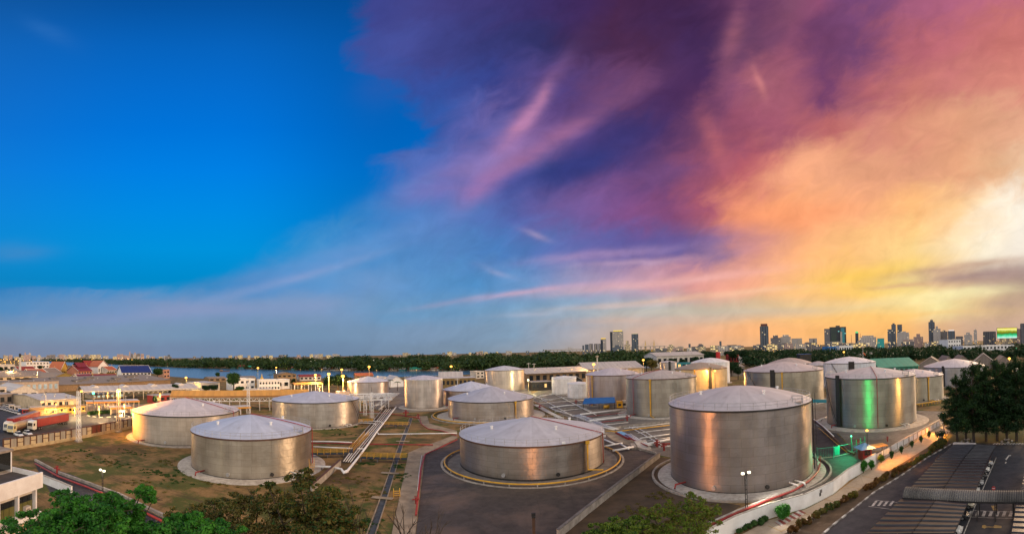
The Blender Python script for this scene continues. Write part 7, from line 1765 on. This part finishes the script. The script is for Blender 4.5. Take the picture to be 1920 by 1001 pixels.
lamp(1583,690,660,'amber lamp among the dark trees left of the windsock',2500,r=.9)
lamp(1893,702,672,'sodium lamp under a white shade at the right above the casuarinas',5000,r=.9,head=LAMPO)
lamp(1805,800,734,'small amber lamp glimmering between the casuarina trees',2500,r=.3,pole=DARK)
lamp(1627,862,806,'dark post with an amber lamp beside the light blue hut roof',16000,r=.28,pole=DARK,pr=.09,col=(1.0,.30,.03),down=G(1668,866))
lamp(991,735,712,'pale yellow lamp at the open loading shed behind the white tanks',2500,r=.6,col=(1,.8,.4),head=LAMPW)
lamp(1770,812,775,'low amber lamp lighting the upper end of the parking lane',12000,r=.2,pole=DARK,col=(1.0,.33,.04),down=G(1752,818))
for x, y, t, e, lab in ((105,778,757,2200,'warm wall lamp post before the white annex'),(186,784,762,2500,'warm lamp on the lit forecourt by the hedge'),(233,783,758,2500,'warm lamp under the smaller orange canopy'),(140,781,764,2200,'warm lamp before the yellow pump building'),(300,762,738,2500,'warm lamp under the arcade by the red stores'),(202,758,736,2500,'warm lamp under the arcade beside the stone stores'),(566,748,724,3500,'warm lamp under the small orange canopy, left one'),(600,748,724,3500,'warm lamp under the small orange canopy, right one'),(20,712,694,6000,'warm lamp on the quay at the far left'),(70,715,697,6000,'warm lamp in the temple quarter')):
    lamp(x, y, t, lab, e, r=.35, col=(1.0,.62,.25))
# floodlight fixed before the glowing tank
c, r, h, D, T0, rz = TK['t14']
T = lamp(1339,747,695,'floodlight on a mast in front of the orange glowing tank',5200,r=.55,pole=DARK,base_d=D-r-3.5)
# mast floodlights; the white mast's is added for the left tank's orange flank
def flood(T, z, off, e, col, lab=None, head=LAMPO):
    MB().box(off[0]-.3,off[0]+.3,off[1]-.25,off[1]+.25,z-.25,z+.25).build('floodlight', head, T); 
    return point(T, (off[0]*1.8,off[1]*1.8,z-.5), e, col, .4)
T2, z2 = M2; T2.rotation_euler = (0,0,0); flood(T2, z2, (.9,-.6), 7000, SOD)
T1_, z1_ = M1; T1_.rotation_euler = (0,0,0); MB().box(.5,1.0,.3,.8,z1_-.3,z1_+.2).build('floodlight', LAMPO, T1_)
c1_ = TK['t1'][0]; r1_ = TK['t1'][1]; spot(T1_, (1.4,1.2,z1_-.2), (c1_.x-r1_*.5,c1_.y-r1_*.85,6.5), 230000, (1.0,.36,.03), 46, r=2.5)
def twin(px, py, top, label, e, head=LAMPW, pole=DARK):
    p = G(px,py); z = ZAT(px,top,dist(p)); T = thing('lamp_post', label, 'lamp post', p)
    for x in (-.16,.16): MB().tube([(x,0,0),(x,0,z-.2)], .06, 6).build('pole', pole, T)
    for i in range(8): MB().box(-.16,.16,-.03,.03,z*i/8+.3,z*i/8+.38).build('rung', pole, T)
    MB().tube([(-.6,0,z-.2),(.6,0,z-.2)], .06, 6).build('crossarm', pole, T)
    for x in (-.55,.55): MB().box(x-.2,x+.2,-.25,.1,z-.18,z+.12).build('lamp_head', head, T)
    return T, z
T, z = twin(192.5,927,880,'twin-headed ladder post with two white lamps on the sandy yard',0)
cc, rc, hc, Dc, Tc, _ = TK['tc']
spot(T, (.4,0,z+.4), (cc.x-rc*.7,cc.y-rc*.4,8), 120000, (1.0,.34,.09), 17, r=5.5)
c1 = TK['t2'][0]; point(T, (0,-.5,z+.2), 500, (1,.85,.6), .3)
T, z = twin(1400,958,886,'twin-headed post with two white lamps before the biggest tank',0)
spot(T, (0,-.5,z-.3), tuple(G(1490,955)), 5200, (1,.93,.84), 120)
# brown post with a floodlight looking away towards the ringed tank
p = AT(993,47); z = ZAT(993,969,47); T = thing('lamp_post', 'rusty brown post at the bottom edge before the ringed tank', 'lamp post', p)
MB().box(-.16,.16,-.16,.16,0,z).build('pole', BROWN, T); MB().box(-.2,.2,-.2,.2,z,z+.12).build('cap', DARK, T)
MB().box(-.22,.22,.1,.3,z+.12,z+.42).build('floodlight', DARK, T)
c9 = TK['t9'][0]; spot(T, (0,.5,z+.3), (c9.x,c9.y,4), 18000, (1.0,.36,.10), 17, r=1.6)
# small floodlight boxes on the rim of the ringed tank
c, r, h, D, T9, rz = TK['t9']
for px, zz in ((1043,.3),(1117,.3),(1121,-.8)):
    a = math.asin((px-993.5)/135); x, y = (r+.25)*math.sin(a), -(r+.25)*math.cos(a); MB().box(x-.35,x+.35,y-.25,y+.25,h+zz-.2,h+zz+.2).build('floodlight', WHITE, T9)
# green lamp at the gate
p = G(1597,853); T = thing('lamp_post', 'green shining lamp on the green gate post', 'lamp post', p, -math.atan2(p.x,p.y)); MB().tube([(0,0,0),(0,0,4.2)], .07, 6).build('pole', GREENP, T)
MB().ball((0,-.1,4.25), .16, 10, 6).build('lamp_head', LAMPG, T, True); spot(T, (-.6,-.9,4.0), tuple(T.matrix_basis @ Vector((-3.5,-3,0))), 3200, (.03,1.0,.42), 125)
q = TK['t19'][0]; spot(T, (.5,-.9,4.3), (q.x,q.y,9), 14000, (.0,1.0,.18), 44, r=4.5)
for k_, e_, dx_ in (('t5',60000,-.5),('t8',140000,-.7),('t12',120000,-.6)):  # narrow beams added at the river lamp to edge these tanks orange
    q = TK[k_][0]; rr_ = TK[k_][1]; spot(L69, (0,-2.5,12), (q.x+rr_*dx_,q.y-rr_*.4,7), e_, SOD, 7)
# windsock
p = G(1619,700); dd = dist(p); z = ZAT(1619,652,dd); T = thing('windsock', 'orange windsock hanging from a mast with a round top', 'windsock', p); MB().tube([(0,0,0),(0,0,z)], .22, 6).build('mast', OFFW, T)
MB().lathe([(.01,z),(1.6,z+.1),(1.7,z+.7),(.01,z+1.3)], 12).build('cap', CREAM, T); zz = ZAT(1619,662,dd)
MB().tube([(.3,0,zz),(1.6,0,zz-.8),(3.2,0,zz-2.0)], [.65,.5,.25], 8).build('sock', pm('orange_cloth',(.75,.16,.05),None,1,.7), T)
p = G(1121,725); dd = dist(p); z = ZAT(1121,669.5,dd); T = thing('beacon_mast', 'pale mast with a mushroom top behind the blazing sodium lamp', 'mast', p); MB().tube([(0,0,0),(0,0,z)], .4, 6).build('mast', OFFW, T); MB().lathe([(.01,z),(1.2,z+.1),(1.3,z+.5),(.01,z+1.1)], 12).build('cap', CREAM, T)
for px, py, t, lab in ((1002,716,681,'white pole with crossbar beside the long dark-eaved warehouse'),(992,716,680,'slim white pole left of the crossbar pole'),(858,738,709,'white pole before the brown river shed')):
    p = G(px,py); z = ZAT(px,t,dist(p)); T = thing('utility_pole', lab, 'pole', p); MB().tube([(0,0,0),(0,0,z)], .2, 6).build('pole', OFFW, T); MB().box(-1.6,1.6,-.1,.1,z-.9,z-.6).build('crossbar', OFFW, T)
# tiny lights of the far town
base = thing('distant_lamp', 'tiny amber lamp speck in the far lit town strip', 'lamp', AT(20,1500), 0, 'tiny amber lamps of the far town'); MB().ball((0,0,0), 1.5, 6, 4).build('globe', LAMPO, base); MB().tube([(0,0,-8),(0,0,-1.4)], .2, 4).build('pole', DARK, base)
random.seed(77); base.location = AT(20,1500,12)
def specks(n_, x0, x1, d0, d1, dy0, dy1, src, sc):
    for i in range(n_):
        px = random.uniform(x0,x1); d = random.uniform(d0,d1); p = AT(px,d); p.z = max(4, H-d*random.uniform(dy0,dy1)/F); s = random.uniform(.6,1.2)*sc*d/1500; dup(src, p, 0, None, None, s)
specks(30, 0, 70, 900, 2600, 2, 12, base, .8); specks(40, 60, 300, 1500, 3200, 0, 5, base, .6)
specks(26, 1240, 1480, 700, 1200, 2, 16, base, .45); specks(46, 1480, 1915, 900, 1140, -1, 7, base, .45); specks(12, 1180, 1300, 900, 1500, 2, 10, base, .5)
w_ = thing('distant_lamp', 'tiny white lamp speck in the dark woods', 'lamp', AT(700,900,14), 0, 'tiny white lamps in the dark woods'); MB().ball((0,0,0), .9, 6, 4).build('globe', LAMPW, w_); MB().tube([(0,0,-8),(0,0,-.8)], .15, 4).build('pole', DARK, w_)
specks(22, 560, 1240, 740, 1000, 8, 20, w_, .6); specks(18, 1440, 1900, 520, 900, 6, 30, w_, .6)
g_ = thing('distant_lamp', 'green lamp speck beside the arcade and in the woods', 'lamp', G(175,737,9), 0, 'green lamp specks'); MB().ball((0,0,0), .6, 6, 4).build('globe', LAMPG, g_); MB().tube([(0,0,-9),(0,0,-.5)], .12, 4).build('pole', DARK, g_)
dup(g_, AT(1510,560,11)); dup(g_, AT(1905,640,12))
r_ = thing('distant_lamp', 'red lamp speck low at the right edge behind the casuarinas', 'lamp', AT(1916,240,5), 0, 'red lamp specks'); MB().ball((0,0,0), .6, 6, 4).build('globe', LAMPR, r_); MB().tube([(0,0,-5),(0,0,-.5)], .12, 4).build('pole', DARK, r_)
T = thing('lit_shopfront', 'small white lit shop window at the right edge above the casuarinas', 'shop', AT(1911,330), -math.atan2(AT(1911,330).x,AT(1911,330).y)); MB().box(-3.5,3.5,0,6,0,4).build('wall', OFFW, T); MB().box(-3.2,3.2,-.06,-.004,2.4,3.2).build('sign_panel', LAMPW, T); MB().box(-3.8,3.8,-.3,6.3,4.003,4.2).build('roof', REDROOF, T)
